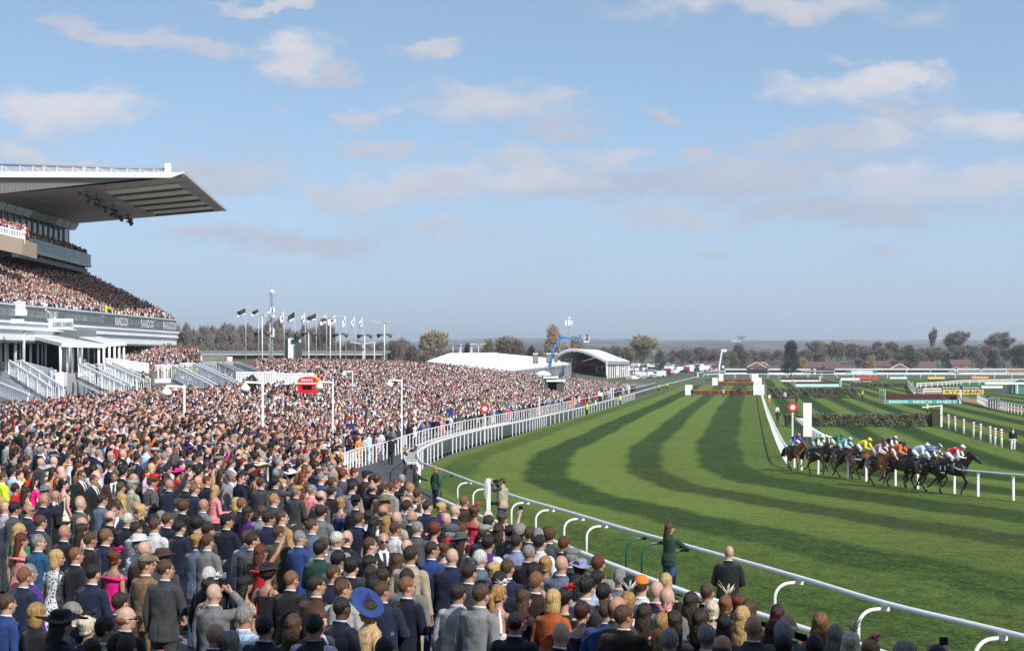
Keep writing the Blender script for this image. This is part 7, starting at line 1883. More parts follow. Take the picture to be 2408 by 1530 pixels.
for a in [(812,930,16,14,PB,'small blue umbrella beside a steward, below the red stall'),(838,920,26,18,PB,'blue umbrella behind the white rail, left of three'),(855,918,22,18,PB,'blue umbrella with peaked top, middle of three'),(882,921,16,16,PB,'blue umbrella right of three, near a steward'),(922,929,18,12,PB,'blue folded cover beside the second steward'),(1057,960,16,32,PB,'tall blue bookmaker hood left of the red ringed disc'),(1100,957,14,18,PB,'blue board on a pole between the blue hood and the disc'),(1286,927,10,15,PB,'small blue board high on the crowd edge'),(823,995,20,34,PB,'blue hooded bookmaker stand near the near end of the fence')]: pitch(*a, kind='board' if 'board' in a[5] or 'hood' in a[5] or 'cover' in a[5] else 'umbrella')
pitch(1184,947,14,16,PG,'green board on a pole in the front rows','board'); pitch(1215,943,12,9,PR,'red sign board on a pole in the front rows','board'); pitch(1114,933,8,11,PY,'yellow sign board left of the disc','board'); pitch(1273,932,10,5,PY,'small yellow board on a white post','board'); pitch(1241,925,3,17,mat('pitch_orange', (.8,.12,.02), .5),'narrow orange flag board','board'); pitch(1153,934,2.5,20,PY,'narrow yellow flag board just right of the disc','board')
pitch(812,962,20,15,CRM,'cream sign board held up above the crowd, left of two','board'); pitch(900,966,20,14,CRM,'cream sign board held up above the crowd, right of two','board'); pitch(1143,908,10,10,FLAGW,'small white flag in the middle of the packed bank','board')
pitch(1411,922,10,9,CRM,'round pale sign near the stewards at the far rail','board')
for i_, (x, y, w, h) in enumerate(sorted([(1023,947,3,30),(1030,950,3,26),(1067,938,4,26),(1090,940,3,24),(1112,945,3,20),(1038,946,3,24),(862,964,5,26),(872,968,8,22),(880,985,10,20),(835,975,3,28),(955,965,3,26)])): pitch(x, y, w, h, BLACK, 'black bookmaker display pole in the front rows, %s from the left' % nth(i_), 'board')
# rails inside the crowd
def inner_rail(pix, lab, Y=None):
 pts = [P(x, y, 1.0)+up*1.0 for x, y in pix]; root = empty('crowd_rail', (0,0,0), 0, lab, 'rail', 'white rails inside the crowd'); mb = MB()
 for a, b in zip(pts[:-1], pts[1:]): mb.beam(a+up*.35, b+up*.35, .09)
 mb.build('top_rail', WHITE2, root)
 for a, b in zip(pts[:-1], pts[1:]):
  n = max(2, int((b-a).length/.5))
  for i in range(n): p = a.lerp(b, i/n); link('pale', PALE, root, (p.x, p.y, p.z-.2), 0, WHITE2)
PALE = MB().box((0,0,0), (.06,.06,1.1)).mesh('pale')
inner_rail([(690,955),(760,957),(800,950),(870,942),(945,936)], 'white rail in front of the blue umbrellas'); inner_rail([(180,1040),(230,1042),(262,1060)], 'white rail with lattice panel in the crowd at the left'); inner_rail([(425,995),(470,990),(520,1003)], 'short white rail near the first lamp standard'); inner_rail([(20,985),(60,1010),(110,1012)], 'white rail by the two hi-vis stewards')
# ------------------------------------------------------------------ far side: boards, coaches, cars, houses, trees
ADW = mat('advert_white', (.78,.79,.79), .5); ADG = mat('advert_green', (.03,.20,.16), .5); ADR = mat('advert_red', (.62,.03,.02), .5); ADB = mat('advert_black', (.015,.02,.025), .5); ADO = mat('advert_orange', (.80,.40,.10), .5)
def advert(x0, x1, y0, y1, m, lab, txt=None, tm=None, n=1, Yf=None, ends=None):
 (a, t), (b, bt_) = z6(x0, y0), z6(x1, y1); Y = Yf or P((a+b)/2, bt_+.5).y; X = ((a+b)/2-CX)/F*Y; s = Y/F; z0 = CAMZ-Dtrack(Y); r = empty('advertising_board', (X, Y, z0), 0, lab, 'board', 'advertising boards on the infield')
 W, H = (b-a)*s, (bt_-t)*s; zc = CAMZ-((t+bt_)/2-HY)*s-z0
 for i in range(n):
  c = -W/2+W/n*(i+.5); MB().box((c,0,zc), (W/n*.985,.12,H)).build('panel', m, r); MB().box((c-W/n*.45,.12,zc/2), (.12,.1,zc)).build('leg', DGREY, r)
  if txt: text(txt, r, (c,-.07,zc), H*.62, W/n*.86, tm, name='lettering')
 if ends:
  for sg in (-1, 1): MB().box((sg*W*.42,-.03,zc), (W*.16,.12,H)).build('end_panel', ends, r)
 return r
advert(375, 715, 648, 675, ADW, 'long white and green lettered board in front of the coaches', 'RANDOX', ADG, 2, 640, ADG)
advert(505, 715, 712, 742, ADR, 'red advertising board far out on the infield', None, ADW, 3, 470)
advert(840, 1025, 715, 738, LBLUE, 'pale blue lettered board far out on the infield', 'RANDOX', ADW, 2, 470)
advert(1245, 1425, 714, 740, YEL, 'yellow advertising board far out on the infield', None, None, 2, 460)
advert(1710, 1890, 712, 732, ADO, 'orange advertising board near the far rails at the right', None, None, 2, 500)
advert(1400, 1840, 848, 903, YEL, 'large yellow board with blue lettering right of the brush fence', 'RYANAIR', NAVYT, 1)
advert(1390, 1600, 812, 848, ADB, 'black board with white lettering, left of two above the yellow board', 'betway', ADW, 1, 262); advert(1602, 1812, 812, 848, ADB, 'black board with white lettering, right of two above the yellow board', 'betway', ADW, 1, 264)
advert(440, 655, 750, 778, ADB, 'black lettered board lying low on the infield, beside the low hedge', 'betway', ADW, 2, 360)
advert(320, 520, 728, 752, ADW, 'white board on the infield, right of the brush fences', None, None, 4, 400)
advert(1580, 2040, 797, 812, ADG, 'long green board behind the black ones', None, None, 4, 300); advert(1812, 2040, 812, 835, ADW, 'white board at the right of the black lettered ones', None, None, 3, 285)
advert(1850, 2270, 772, 796, ADW, 'row of white boards far right beyond the thin rail', None, None, 5, 330)
# cream timber wings at fences
# parked white car and green marquee at the right edge
CARM = {'white': mat('car_white', (.75,.76,.77), .25, spec=.6), 'silver': mat('car_silver', (.38,.40,.42), .25, metal=.4), 'dark': mat('car_dark', (.03,.035,.045), .25, spec=.6), 'red': mat('car_red', (.35,.02,.02), .25), 'blue': mat('car_blue', (.03,.08,.25), .25)}
CGL = mat('car_glass', (.02,.025,.03), .1, spec=.7); TYRE = mat('tyre', (.015,.015,.015), .9)
def prof_mesh(prof, W, name):
 n = len(prof); mb = MB(); vs = [(x, -W/2, z) for x, z in prof]+[(x, W/2, z) for x, z in prof]
 mb.add(vs, [tuple(range(n)), tuple(range(n,2*n))[::-1]]+[(i, n+i, n+(i+1)%n, (i+1)%n) for i in range(n)]); me = mb.mesh(name); return me
CAR_B = prof_mesh([(-2.1,.35),(2.1,.35),(2.15,.75),(1.9,.95),(1.0,1.02),(.35,1.42),(-1.1,1.45),(-1.85,1.02),(-2.15,.9)], 1.75, 'body'); CAR_W = prof_mesh([(.92,1.0),(.36,1.36),(-1.05,1.38),(-1.7,1.0)], 1.78, 'windows')
VAN_B = prof_mesh([(-2.6,.35),(2.6,.35),(2.65,.95),(2.0,1.25),(1.45,2.25),(-2.6,2.35)], 2.0, 'body'); VAN_W = prof_mesh([(1.9,1.3),(1.42,2.0),(.7,2.0),(.7,1.3)], 2.03, 'windows')
BUS_B = prof_mesh([(-6,.35),(6,.35),(6.1,1.4),(5.6,3.0),(5.1,3.35),(-5.9,3.35),(-6.05,2.9)], 2.5, 'body'); BUS_W = prof_mesh([(5.95,1.45),(5.5,2.75),(-5.7,2.75),(-5.7,1.45)], 2.54, 'windows')
WH = MB().tube([(0,-.12,0),(0,.12,0)], .34, 10).mesh('wheel')
for me in (CAR_B, CAR_W, VAN_B, VAN_W, BUS_B, BUS_W, WH): me.materials.append(None)
def vehicle(kind, X, Y, z, rz, colr, lab, grp):
 B, W_ = {'car': (CAR_B, CAR_W), 'van': (VAN_B, VAN_W), 'coach': (BUS_B, BUS_W)}[kind]; r = empty('parked_'+kind, (X, Y, z), rz, lab, kind, grp)
 for nm, me, m in (('body', B, colr if not isinstance(colr, str) else CARM[colr]), ('windows', W_, CGL)):
  o = link(nm, me, r); o.material_slots[0].link = 'OBJECT'; o.material_slots[0].material = m
 L_, w = {'car': (1.35,.85), 'van': (1.7,.98), 'coach': (4.0,1.22)}[kind]
 for sx in (-1,1):
  for sy in (-1,1): o = link('wheel', WH, r, (sx*L_, sy*w, .35)); o.material_slots[0].link = 'OBJECT'; o.material_slots[0].material = TYRE
 return r
ZF = CAMZ-8.6
cw = mat('coach_white', (.72,.73,.74), .3); cp = mat('coach_peach', (.70,.45,.28), .35); cr_ = mat('coach_red', (.5,.05,.04), .35)
CO = [(255,500,cw),(500,765,cw),(768,1003,cw),(1005,1270,cw),(1262,1535,cw),(1540,1812,cw),(1822,2062,cw),(2064,2330,cp)]
ordn = ['first','second','third','fourth','fifth','sixth','seventh','eighth']
for i, (a, b, m) in enumerate(CO):
 px = z6((a+b)/2, 0)[0]; Y = 745; X = (px-CX)/F*Y; vehicle('coach', X, Y, CAMZ-(882.5-HY)/F*Y, R(4 if i % 2 else 176), m, 'coach beyond the far hedge, %s from left of the right-hand row%s' % (ordn[i], ', with a peach roof' if m is cp else ''), 'coaches parked beyond the course')
for i, (a, b, m, t) in enumerate([(900,1110,cw,0),(1190,1420,cw,0),(1425,1620,mat('coach_dark', (.05,.05,.06), .4),0),(1640,1890,cw,0),(1895,2140,cw,0),(2140,2300,mat('coach_dark', (.05,.05,.06), .4),0)]):
 px = z5((a+b)/2, 0)[0]; Y = 760; X = (px-CX)/F*Y; vehicle('coach', X, Y, CAMZ-(882.5-HY)/F*Y, R(3 if i % 2 else 177), m, '%s coach parked beyond the far hedge, %s of the middle row' % ({0:'white',1:'white',2:'dark',3:'white',4:'white',5:'dark'}[i], ['left end','second','third','fourth','fifth','right end'][i]), 'coaches parked beyond the course')
rc = random.Random(4)
for k in range(230):
 X = 0; px = rc.uniform(1483, 1635); Y = rc.uniform(520, 800); py = HY+F*8.6/Y
 Y = 500+ (k//20)*26 + rc.uniform(-3,3); px = 1478+(k % 20)*11.5+rc.uniform(-3,3)
 if px > 1500+ (Y-500)*.72+20: continue
 kd = 'van' if rc.random() < .5 else 'car'; cl = rc.choice(['white','white','white','white','white','silver','silver','dark','dark','red','blue'])
 X = (px-CX)/F*Y; vehicle(kd, X, Y, 1.2+(Y-500)*.007, R(rc.choice([80,100,10,170,90])), cl, '%s %s in the far car park, %s space of the %s row' % (cl, kd, nth(k % 20), nth(k//20)), '%s %ss in the far car park' % (cl, kd))
for i, (zx, zy, wd) in enumerate([(2230,800,1.6),(2200,835,1.3)]):
 px, py = z6(zx, zy+20); g = P(px, py); vehicle('car', g.x, g.y, g.z, R(20), 'white', 'white car parked near the right edge of the infield, %s' % ['farther','nearer'][i], 'white cars on the infield')
r = empty('service_tent', tuple(P(*z6(2230,890))), 0, 'green and white service tent at the right edge of the infield', 'tent'); MB().box((0,0,1.0), (5,3,2)).build('wall', ADG, r); MB().add([(-2.8,-1.8,2),(2.8,-1.8,2),(2.8,1.8,2),(-2.8,1.8,2),(0,0,3.2)], [(0,1,4),(1,2,4),(2,3,4),(3,0,4),(3,2,1,0)]).build('roof', DGREEN, r); MB().box((-1.5,-1.9,1.2), (.5,.2,2.4)).build('post', WHITE, r)
# houses
BRICK = mat('brick_wall', (.20,.085,.06), .85, var=.15, vscale=2); TILE = mat('roof_tiles', (.12,.07,.055), .85, var=.15, vscale=1); TILER = mat('red_roof_tiles', (.12,.072,.062), .85, var=.15, vscale=1); RENDW = mat('white_gable', (.70,.68,.64), .7)
def house(px, base_py, Y, W, D_, wallh, roofh, lab, roofm=TILE, wallm=BRICK, gable_front=False, rz=0.0):
 wallh *= .72; roofh *= .66; X = (px-CX)/F*Y; z = CAMZ-(base_py-HY)/F*Y; r = empty('house', (X, Y, z), rz, lab, 'house', 'houses beyond the course')
 MB().box((0,0,wallh/2), (W,D_,wallh)).build('wall', wallm, r)
 if gable_front: MB().add([(-W/2-.3,-D_/2-.3,wallh),(W/2+.3,-D_/2-.3,wallh),(0,-D_/2-.3,wallh+roofh),(-W/2-.3,D_/2,wallh),(W/2+.3,D_/2,wallh),(0,D_/2,wallh+roofh)], [(0,1,2),(5,4,3),(0,2,5,3),(1,4,5,2),(0,3,4,1)]).build('roof', roofm, r); MB().add([(-W/2,-D_/2-.36,wallh),(W/2,-D_/2-.36,wallh),(0,-D_/2-.36,wallh+roofh-.5)], [(0,1,2)]).build('gable', wallm, r); b = MB(); b.beam((-W/2-.3,-D_/2-.45,wallh),(0,-D_/2-.45,wallh+roofh),.35); b.beam((W/2+.3,-D_/2-.45,wallh),(0,-D_/2-.45,wallh+roofh),.35); b.build('bargeboard', RENDW, r)
 else: MB().add([(-W/2-.4,-D_/2-.4,wallh),(W/2+.4,-D_/2-.4,wallh),(W/2+.4,D_/2+.4,wallh),(-W/2-.4,D_/2+.4,wallh),(-W/2-.2,0,wallh+roofh),(W/2+.2,0,wallh+roofh)], [(0,1,5,4),(2,3,4,5),(0,4,3),(1,2,5),(3,2,1,0)]).build('roof', roofm, r)
 MB().box((W*.28,0,wallh+roofh*.9), (.9,.9,roofh*.9)).build('chimney', BRICK, r)
 n = max(2, int(W/4))
 for i in range(n):
  f = MB().box((-W/2+W/n*(i+.5), -D_/2-(.42 if gable_front else .05), wallh*.55), (1.5,.12,1.4)).build('window', RENDW, r); MB().box((-W/2+W/n*(i+.5), -D_/2-(.5 if gable_front else .12), wallh*.55), (1.2,.05,1.1)).build('pane', CGL, f)
H_ = 790
house(2094, 876, H_, 26, 12, 4.5, 4.2, 'long brick house with a brown tiled roof, right of the yellow willow', TILE); house(2110, 877, H_-14, 9, 8, 3.2, 3.8, 'small brick gable with white edging in front of the long brown roof', TILE, gable_front=True)
house(1973, 878, H_-8, 15, 10, 3.0, 3.4, 'low brick bungalow with a brown roof behind the coaches', TILER); house(1927, 877, H_, 20, 11, 4, 4.6, 'wide red-roofed house left of the bungalow', TILER)
house(2166, 876, H_, 13, 9, 3.5, 5, 'red roofed house standing right of the dark conifer clump', TILER, wallm=RENDW)
house(1775, 876, H_, 9, 9, 4, 4, 'small brick gabled house left of the big evergreen, left of two', TILER, gable_front=True); house(1790, 876, H_+6, 9, 9, 4, 4, 'small brick gabled house left of the big evergreen, right of two', TILER, gable_front=True); house(1845, 877, H_, 30, 11, 3, 3.0, 'long low brown-roofed house below the big evergreen', TILE)
house(1660, 872, H_+40, 14, 9, 4, 4, 'red-roofed house among bare trees behind the hurdles', TILER); house(2255, 873, H_+10, 10, 9, 4.5, 4.5, 'red-roofed house half hidden by trees at the right', TILER); house(2420, 850, 1200, 30, 14, 6, 5, 'pale house on the rise at the right edge', TILE, wallm=RENDW)
for i, (px, py, w, hh, Y) in enumerate([(1731,801,24,6,6500),(2098,822,10,7,2600),(2356,834,40,10,1800),(2315,832,22,8,1800),(1540,815,8,4,4000),(1992,830,12,6,2400)]):
 s = Y/F; r = empty('distant_house', ((px-CX)*s, Y, CAMZ-(py-HY)*s), 0, 'pale distant building on the rising ground, %s' % ['long white block on the skyline above the hurdles','small and white above the bungalow','long cream terrace at the far right','pinkish house left of the cream terrace','tiny white farm left of centre','white cottage among trees left of the long roof'][i], 'building', 'distant buildings'); MB().box((0,0,hh*s*.3-.3*hh*s), (w*s, 12, hh*s*.8)).build('wall', RENDW, r); MB().box((0,0,hh*s*.55-.1*hh*s), (w*s*1.02, 13, hh*s*.25)).build('roof', TILER, r)
# water tower like landmark on the ridge
s = 6500/F; r = empty('water_tower', ((1744-CX)*s, 6500, CAMZ-(800-HY)*s), 0, 'small dark mushroom-shaped tower on the skyline above the white block', 'tower'); MB().tube([(0,0,-5),(0,0,9)], 5, 8).build('shaft', DGREY, r); MB().loft([(0,0,8,8,8),(0,0,12,20,20),(0,0,16,20,20),(0,0,18,8,8)], 14).build('tank', DGREY, r)
def pylon(px, pt, pb, Y, lab):
 s = Y/F; h = (pb-pt)*s; r = empty('pylon', ((px-CX)*s, Y, CAMZ-(pb-HY)*s), 0, lab, 'pylon', 'distant pylons'); mb = MB()
 for sx in (-1,1): mb.beam((sx*h*.09,0,0),(sx*h*.012,0,h), .35)
 for k in range(7): a = h*k/7; b = h*(k+1)/7; mb.beam((-h*(.09-.011*k),0,a),(h*(.09-.011*(k+1)),0,b), .25)
 for f in (.66,.78,.9): mb.beam((-h*.12,0,h*f),(h*.12,0,h*f), .3)
 mb.build('lattice', STEEL, r)
pylon(1543, 776, 842, 1900, 'grey power pylon behind the pale bare tree near the centre'); pylon(2405, 780, 850, 1700, 'power pylon at the right edge of the photo')
r = root_at('camera_crane', 1690, 700, 'white bent camera mast rising above the coaches behind the hurdles', 'mast'); o3 = Vector(r.location)
pp = [Q(x,y,700)-o3 for x,y in [(1691,880),(1691,861),(1694,845),(1697,829),(1701,826)]]; MB().tube(pp, [.5,.5,.42,.40,.4], 8).build('mast', WHITE, r); MB().box(tuple(pp[-1]+Vector((.2,0,.4))), (2.6,1,1.2)).build('camera_head', WHITE2, r)
# ------------------------------------------------------------------ trees
def tree_mesh(seed, h=10., spread=.45, levels=5, up_=.55, twig=3200, upright=False):
 rs = random.Random(seed); segs = []; tips = []
 def grow(p, d, L, r0, lv):
  n = 3; q = p
  for i in range(n):
   d2 = (d + Vector((rs.gauss(0,.10), rs.gauss(0,.10), rs.gauss(0,.05)+.04))).normalized(); nq = q+d2*L/n; segs.append((q, nq, r0*(1-.3*i/n), r0*(1-.3*(i+1)/n), lv)); q = nq; d = d2
   if lv >= 2: tips.append((q, d, lv))
  if lv >= levels: return
  k = rs.choice([2,3,3]) if lv else 4
  for i in range(k):
   a = rs.uniform(0, 6.283); sp = rs.uniform(.35,.85)*(spread*2 if not upright else .35); side_ = Vector((math.cos(a), math.sin(a), 0)); nd = (d*(1-.2*sp) + side_*sp + Vector((0,0,up_*(.5 if not upright else 1.2)))).normalized(); grow(q, nd, L*rs.uniform(.62,.82), r0*.62, lv+1)
  if lv < 2: grow(q, (d+Vector((0,0,.5))).normalized(), L*.8, r0*.7, lv+1)
 grow(Vector((0,0,0)), Vector((0,0,1)), h*.24, h*.020, 0)
 top = max(s[1].z for s in segs); k = h/top
 tr = MB(); lim = MB()
 for a, b, r0, r1, lv in segs: (tr if lv == 0 else lim).tube([a*k, b*k], [max(r0, h*.0022), max(r1, h*.0020)], 4 if lv else 6, cap=False)
 # twigs: thin slivers following the branch ends
 rg = np.random.default_rng(seed); T = rg.integers(0, len(tips), twig); P0 = np.array([[*tips[i][0]] for i in T])*k; Dd = np.array([[*tips[i][1]] for i in T])
 d = Dd*.6 + rg.normal(size=(twig,3))*.55 + np.array([0,0,.25 if not upright else .8]); d /= np.linalg.norm(d,axis=1)[:,None]; L_ = rg.uniform(.05,.13,(twig,1))*h; sd = np.cross(d, rg.normal(size=(twig,3))); sd /= np.linalg.norm(sd,axis=1)[:,None]
 w = .0019*h; v = np.stack([P0-sd*w, P0+sd*w, P0+d*L_*.5+sd*w*1.1+rg.normal(size=(twig,3))*.01*h, P0+d*L_], 1).reshape(-1,3); tw = (v.tolist(), np.arange(twig*4).reshape(twig,4).tolist())
 lim.add(tw[0], tw[1]); return tr.mesh('trunk'), lim.mesh('crown')
def leafy_mesh(seed, h=10., w=.42, n=5200, cone=False):
 rg = np.random.default_rng(seed); C = []; R_ = []; k = 16
 for i in range(k):
  z = rg.uniform(.18,.92); rr_ = w*(1-abs(z-.45)*1.0) if not cone else w*(1.08-z); a = rg.uniform(0, 6.28); C.append((math.cos(a)*rr_*rg.uniform(.2,.75)*h, math.sin(a)*rr_*rg.uniform(.2,.75)*h, z*h)); R_.append(h*rg.uniform(.10,.19))
 C.append((0,0,h*.85)); R_.append(h*.15); C = np.array(C); R_ = np.array(R_); j = rg.integers(0, len(C), n); d = rg.normal(size=(n,3)); d /= np.linalg.norm(d,axis=1)[:,None]; ctr = C[j]+d*(R_[j]*rg.uniform(.6,1.08,n))[:,None]
 d1 = rg.normal(size=(n,3)); d1 /= np.linalg.norm(d1,axis=1)[:,None]; d2 = np.cross(d1, rg.normal(size=(n,3))); d2 /= np.linalg.norm(d2,axis=1)[:,None]; s = rg.uniform(.5,1.3,(n,1))*h*.020
 v = np.stack([ctr-d1*s, ctr+d2*s*.6, ctr+d1*s, ctr-d2*s*.6], 1).reshape(-1,3); me = MB(); me.add(v.tolist(), np.arange(n*4).reshape(n,4).tolist()); t = MB().tube([(0,0,0),(0,0,h*.5)], [h*.03,h*.015], 6); return t.mesh('trunk'), me.mesh('crown')
BARE = [tree_mesh(s, 10, .48) for s in (1,2,3,4)]; POP = [tree_mesh(s, 10, .3, upright=True, twig=2200) for s in (11,12)]; LEAF = [leafy_mesh(s, 10) for s in (21,22)]; CON = [leafy_mesh(31, 10, .44, 6500, True)]
for t in BARE+POP+LEAF+CON:
 for me in t: me.materials.append(None)
TB = {'brown': mat('bare_twigs_brown', (.175,.145,.12), .95, var=.2, vscale=.4), 'grey': mat('bare_twigs_grey', (.19,.165,.15), .95, var=.2, vscale=.4), 'red': mat('bare_twigs_reddish', (.175,.13,.115), .95), 'straw': mat('bare_twigs_straw', (.30,.25,.18), .95, var=.2, vscale=.4), 'willow': mat('willow_orange', (.33,.23,.14), .95), 'yellow': mat('spring_yellow_leaf', (.32,.26,.08), .9),
      'ever': mat('evergreen_leaf', (.022,.034,.020), .95, var=.3, vscale=.5), 'olive': mat('olive_leaf', (.16,.135,.07), .95, var=.3, vscale=.5), 'dark': mat('dark_bush', (.08,.078,.055), .95, var=.3, vscale=.5)}
TRUNK = mat('tree_trunk', (.10,.08,.065), .95)
rt = random.Random(99)
def tree(px, top, w, Y, kind, colr, lab, grp, base=None):
 t = {'bare': BARE, 'poplar': POP, 'leafy': LEAF, 'conifer': CON}[kind]; tr, cr = rt.choice(t); s = Y/F; zb = ZF if base is None else base
 if Y < 420: zb = float(gz((px-CX)*s, Y))
 h = CAMZ-(top-HY)*s-zb; r = empty({'bare':'bare_tree','poplar':'poplar_tree','leafy':'bushy_tree','conifer':'evergreen_tree'}[kind], ((px-CX)*s, Y, zb), rt.uniform(0,6.28), lab, 'tree', grp); k = h/10; natural = {'bare': 7.5, 'poplar': 4.2, 'leafy': 8.0, 'conifer': 8.4}[kind]*k; sx = k*min(2.6, max(.5, w*s/natural)); r.scale = (sx, sx, k)
 for nm, me, m in (('trunk', tr, TRUNK), ('crown', cr, TB[colr])): o = link(nm, me, r); o.material_slots[0].link = 'OBJECT'; o.material_slots[0].material = m
 return r
# the poplar-like belt behind the long building
n_ = 0
for i_, px in enumerate(range(418, 760, 12)):
 j = rt.uniform(-4,4); tp_ = 772+rt.uniform(-7,9)-(10 if 620 < px < 670 else 0); tree(px+j, tp_, rt.uniform(13,24), rt.uniform(480,560), rt.choice(['bare','bare','poplar']), rt.choice(['grey','brown','grey','grey']), 'bare upright tree, %s from the left in the belt behind the flagpoles' % nth(i_), 'belt of bare trees behind the flags')
for i_, px in enumerate(range(425, 980, 22)): tree(px+rt.uniform(-6,6), 808+rt.uniform(-6,8), rt.uniform(30,46), rt.uniform(420,470), 'bare', rt.choice(['brown','red','grey']), 'low bare brown tree behind the long building roof, %s from the left' % nth(i_), 'low bare trees behind the long building')
named = [(770,763,50,470,'bare','grey','tall bare tree behind the eighth and ninth flagpoles'),(640,757,46,500,'bare','grey','tall bare tree right behind the lattice mast'),(1023,782,78,430,'bare','straw','wide pale bare tree left of the gabled marquee'),(935,800,60,440,'bare','grey','low spreading bare tree right of the lone lamp pole'),
 (1190,797,86,480,'leafy','olive','broad olive-brown bushy tree above the marquees'),(1215,800,46,470,'bare','red','reddish bare tree right of the olive bushy one'),(1148,803,40,480,'leafy','olive','olive bushy tree just above the gabled marquee'),(1302,771,66,470,'leafy','willow','tall orange willow left of the mast with antennas'),(1352,796,80,470,'leafy','willow','lower orange-brown willow behind the arched canopy'),(1100,812,26,470,'conifer','ever','small dark conifer between the two flue pipes'),(1250,818,16,470,'conifer','ever','tiny dark conifer above the long marquee'),
 (1518,791,84,560,'bare','straw','large straw-coloured bare tree behind the car park'),(1478,818,44,600,'bare','brown','bare tree left of the straw-coloured one'),(1552,822,30,600,'leafy','dark','dark bush right of the straw-coloured tree'),(1610,822,44,760,'bare','brown','bare tree left of the hurdle row, in the distance'),(1648,818,60,770,'bare','red','wide reddish bare tree behind the farthest hurdle'),(1680,822,46,780,'bare','brown','bare brown tree left of the camera mast'),(1737,812,40,790,'leafy','dark','dark round tree above the coaches'),(1726,830,30,770,'leafy','olive','olive bush below the dark round tree'),(1750,826,34,790,'bare','red','reddish bare tree beside the dark round tree'),
 (1860,805,62,700,'conifer','ever','big dark evergreen standing alone behind the coaches'),(1888,842,34,770,'leafy','yellow','low yellowish bush right of the big evergreen'),(2048,834,34,765,'leafy','yellow','yellow willow between the bungalow and the long brown roof'),(2020,842,26,770,'bare','red','reddish bush left of the yellow willow'),(2140,815,50,780,'leafy','dark','dark bushy tree right of the brick gable'),(2190,776,26,900,'poplar','red','tall narrow reddish poplar standing above all others at the right'),(2262,782,66,900,'bare','brown','wide bare tree right of the tall poplar'),(2362,783,80,900,'bare','grey','wide bare tree near the right edge'),(2400,815,50,800,'leafy','ever','dark evergreen clump at the right edge'),(2335,826,36,800,'leafy','ever','small evergreen clump left of the right edge'),(2320,822,40,850,'bare','brown','bare tree in front of the cream terrace')]
for px, tp_, w, Y, k, c, lab in named: tree(px, tp_, w, Y, k, c, lab, 'single trees beyond the course')
for i in range(46): px = 1900+i*11.4+rt.uniform(-6,6); tree(px, 822+rt.uniform(-13,10)-(6 if px < 2120 else 0), rt.uniform(30,56), rt.uniform(815,900), rt.choice(['bare','bare','bare','leafy']), rt.choice(['brown','grey','red','brown']) if rt.random() < .8 else 'olive', 'bare brownish tree in the wood behind the coaches, %s from the left' % nth(i), 'wood behind the coaches')
for i in range(22): px = 1560+i*15+rt.uniform(-6,6); tree(px, 830+rt.uniform(-8,8), rt.uniform(26,44), rt.uniform(850,950), 'bare', rt.choice(['brown','grey','red']), 'bare tree in the loose row behind the hurdles, %s from the left' % nth(i), 'loose row of trees behind the hurdles')
for i in range(26): px = 960+i*22+rt.uniform(-8,8); tree(px, 822+rt.uniform(-6,8), rt.uniform(30,50), rt.uniform(600,700), 'bare', rt.choice(['brown','grey']), 'low bare tree in the distance behind the marquees, %s from the left' % nth(i), 'low trees behind the marquees')
# belts of wood further off, each one mass
def wood(x0, x1, base_py, hpx, Y, colr, name='distant_wood', n=5000):
 rs = np.random.default_rng(int(Y+x0)); s = Y/F; px = rs.uniform(x0, x1, n); u = rs.random(n)**.8; env = .55+.25*np.sin(px*.05+Y)+.2*np.sin(px*.17); ctr = np.stack([(px-CX)*s, Y+rs.uniform(-20,20,n), CAMZ-(base_py-HY)*s+u*env*hpx*s], 1)
 d1 = rs.normal(size=(n,3)); d1 /= np.linalg.norm(d1,axis=1)[:,None]; d2 = np.cross(d1, rs.normal(size=(n,3))); d2 /= np.linalg.norm(d2,axis=1)[:,None]; k = rs.uniform(.5,1.2,(n,1))*1.5*s
 v = np.stack([ctr-d1*k, ctr+d2*k*.6, ctr+d1*k, ctr-d2*k*.6], 1).reshape(-1,3); me = bpy.data.meshes.new(name); me.from_pydata(v.tolist(), [], np.arange(n*4).reshape(n,4).tolist()); me.materials.append(TB[colr]); o = bpy.data.objects.new(name, me); col.objects.link(o); tag(o, kind='stuff')
wood(-60, 1700, 852, 26, 1150, 'brown', n=9000); wood(1500, 2470, 848, 22, 1250, 'dark', n=7000); wood(-60, 2470, 838, 14, 2100, 'dark', n=12000); wood(-60, 2470, 826, 9, 3400, 'brown', n=11000); wood(-60, 2470, 815, 6, 5200, 'dark', n=9000)
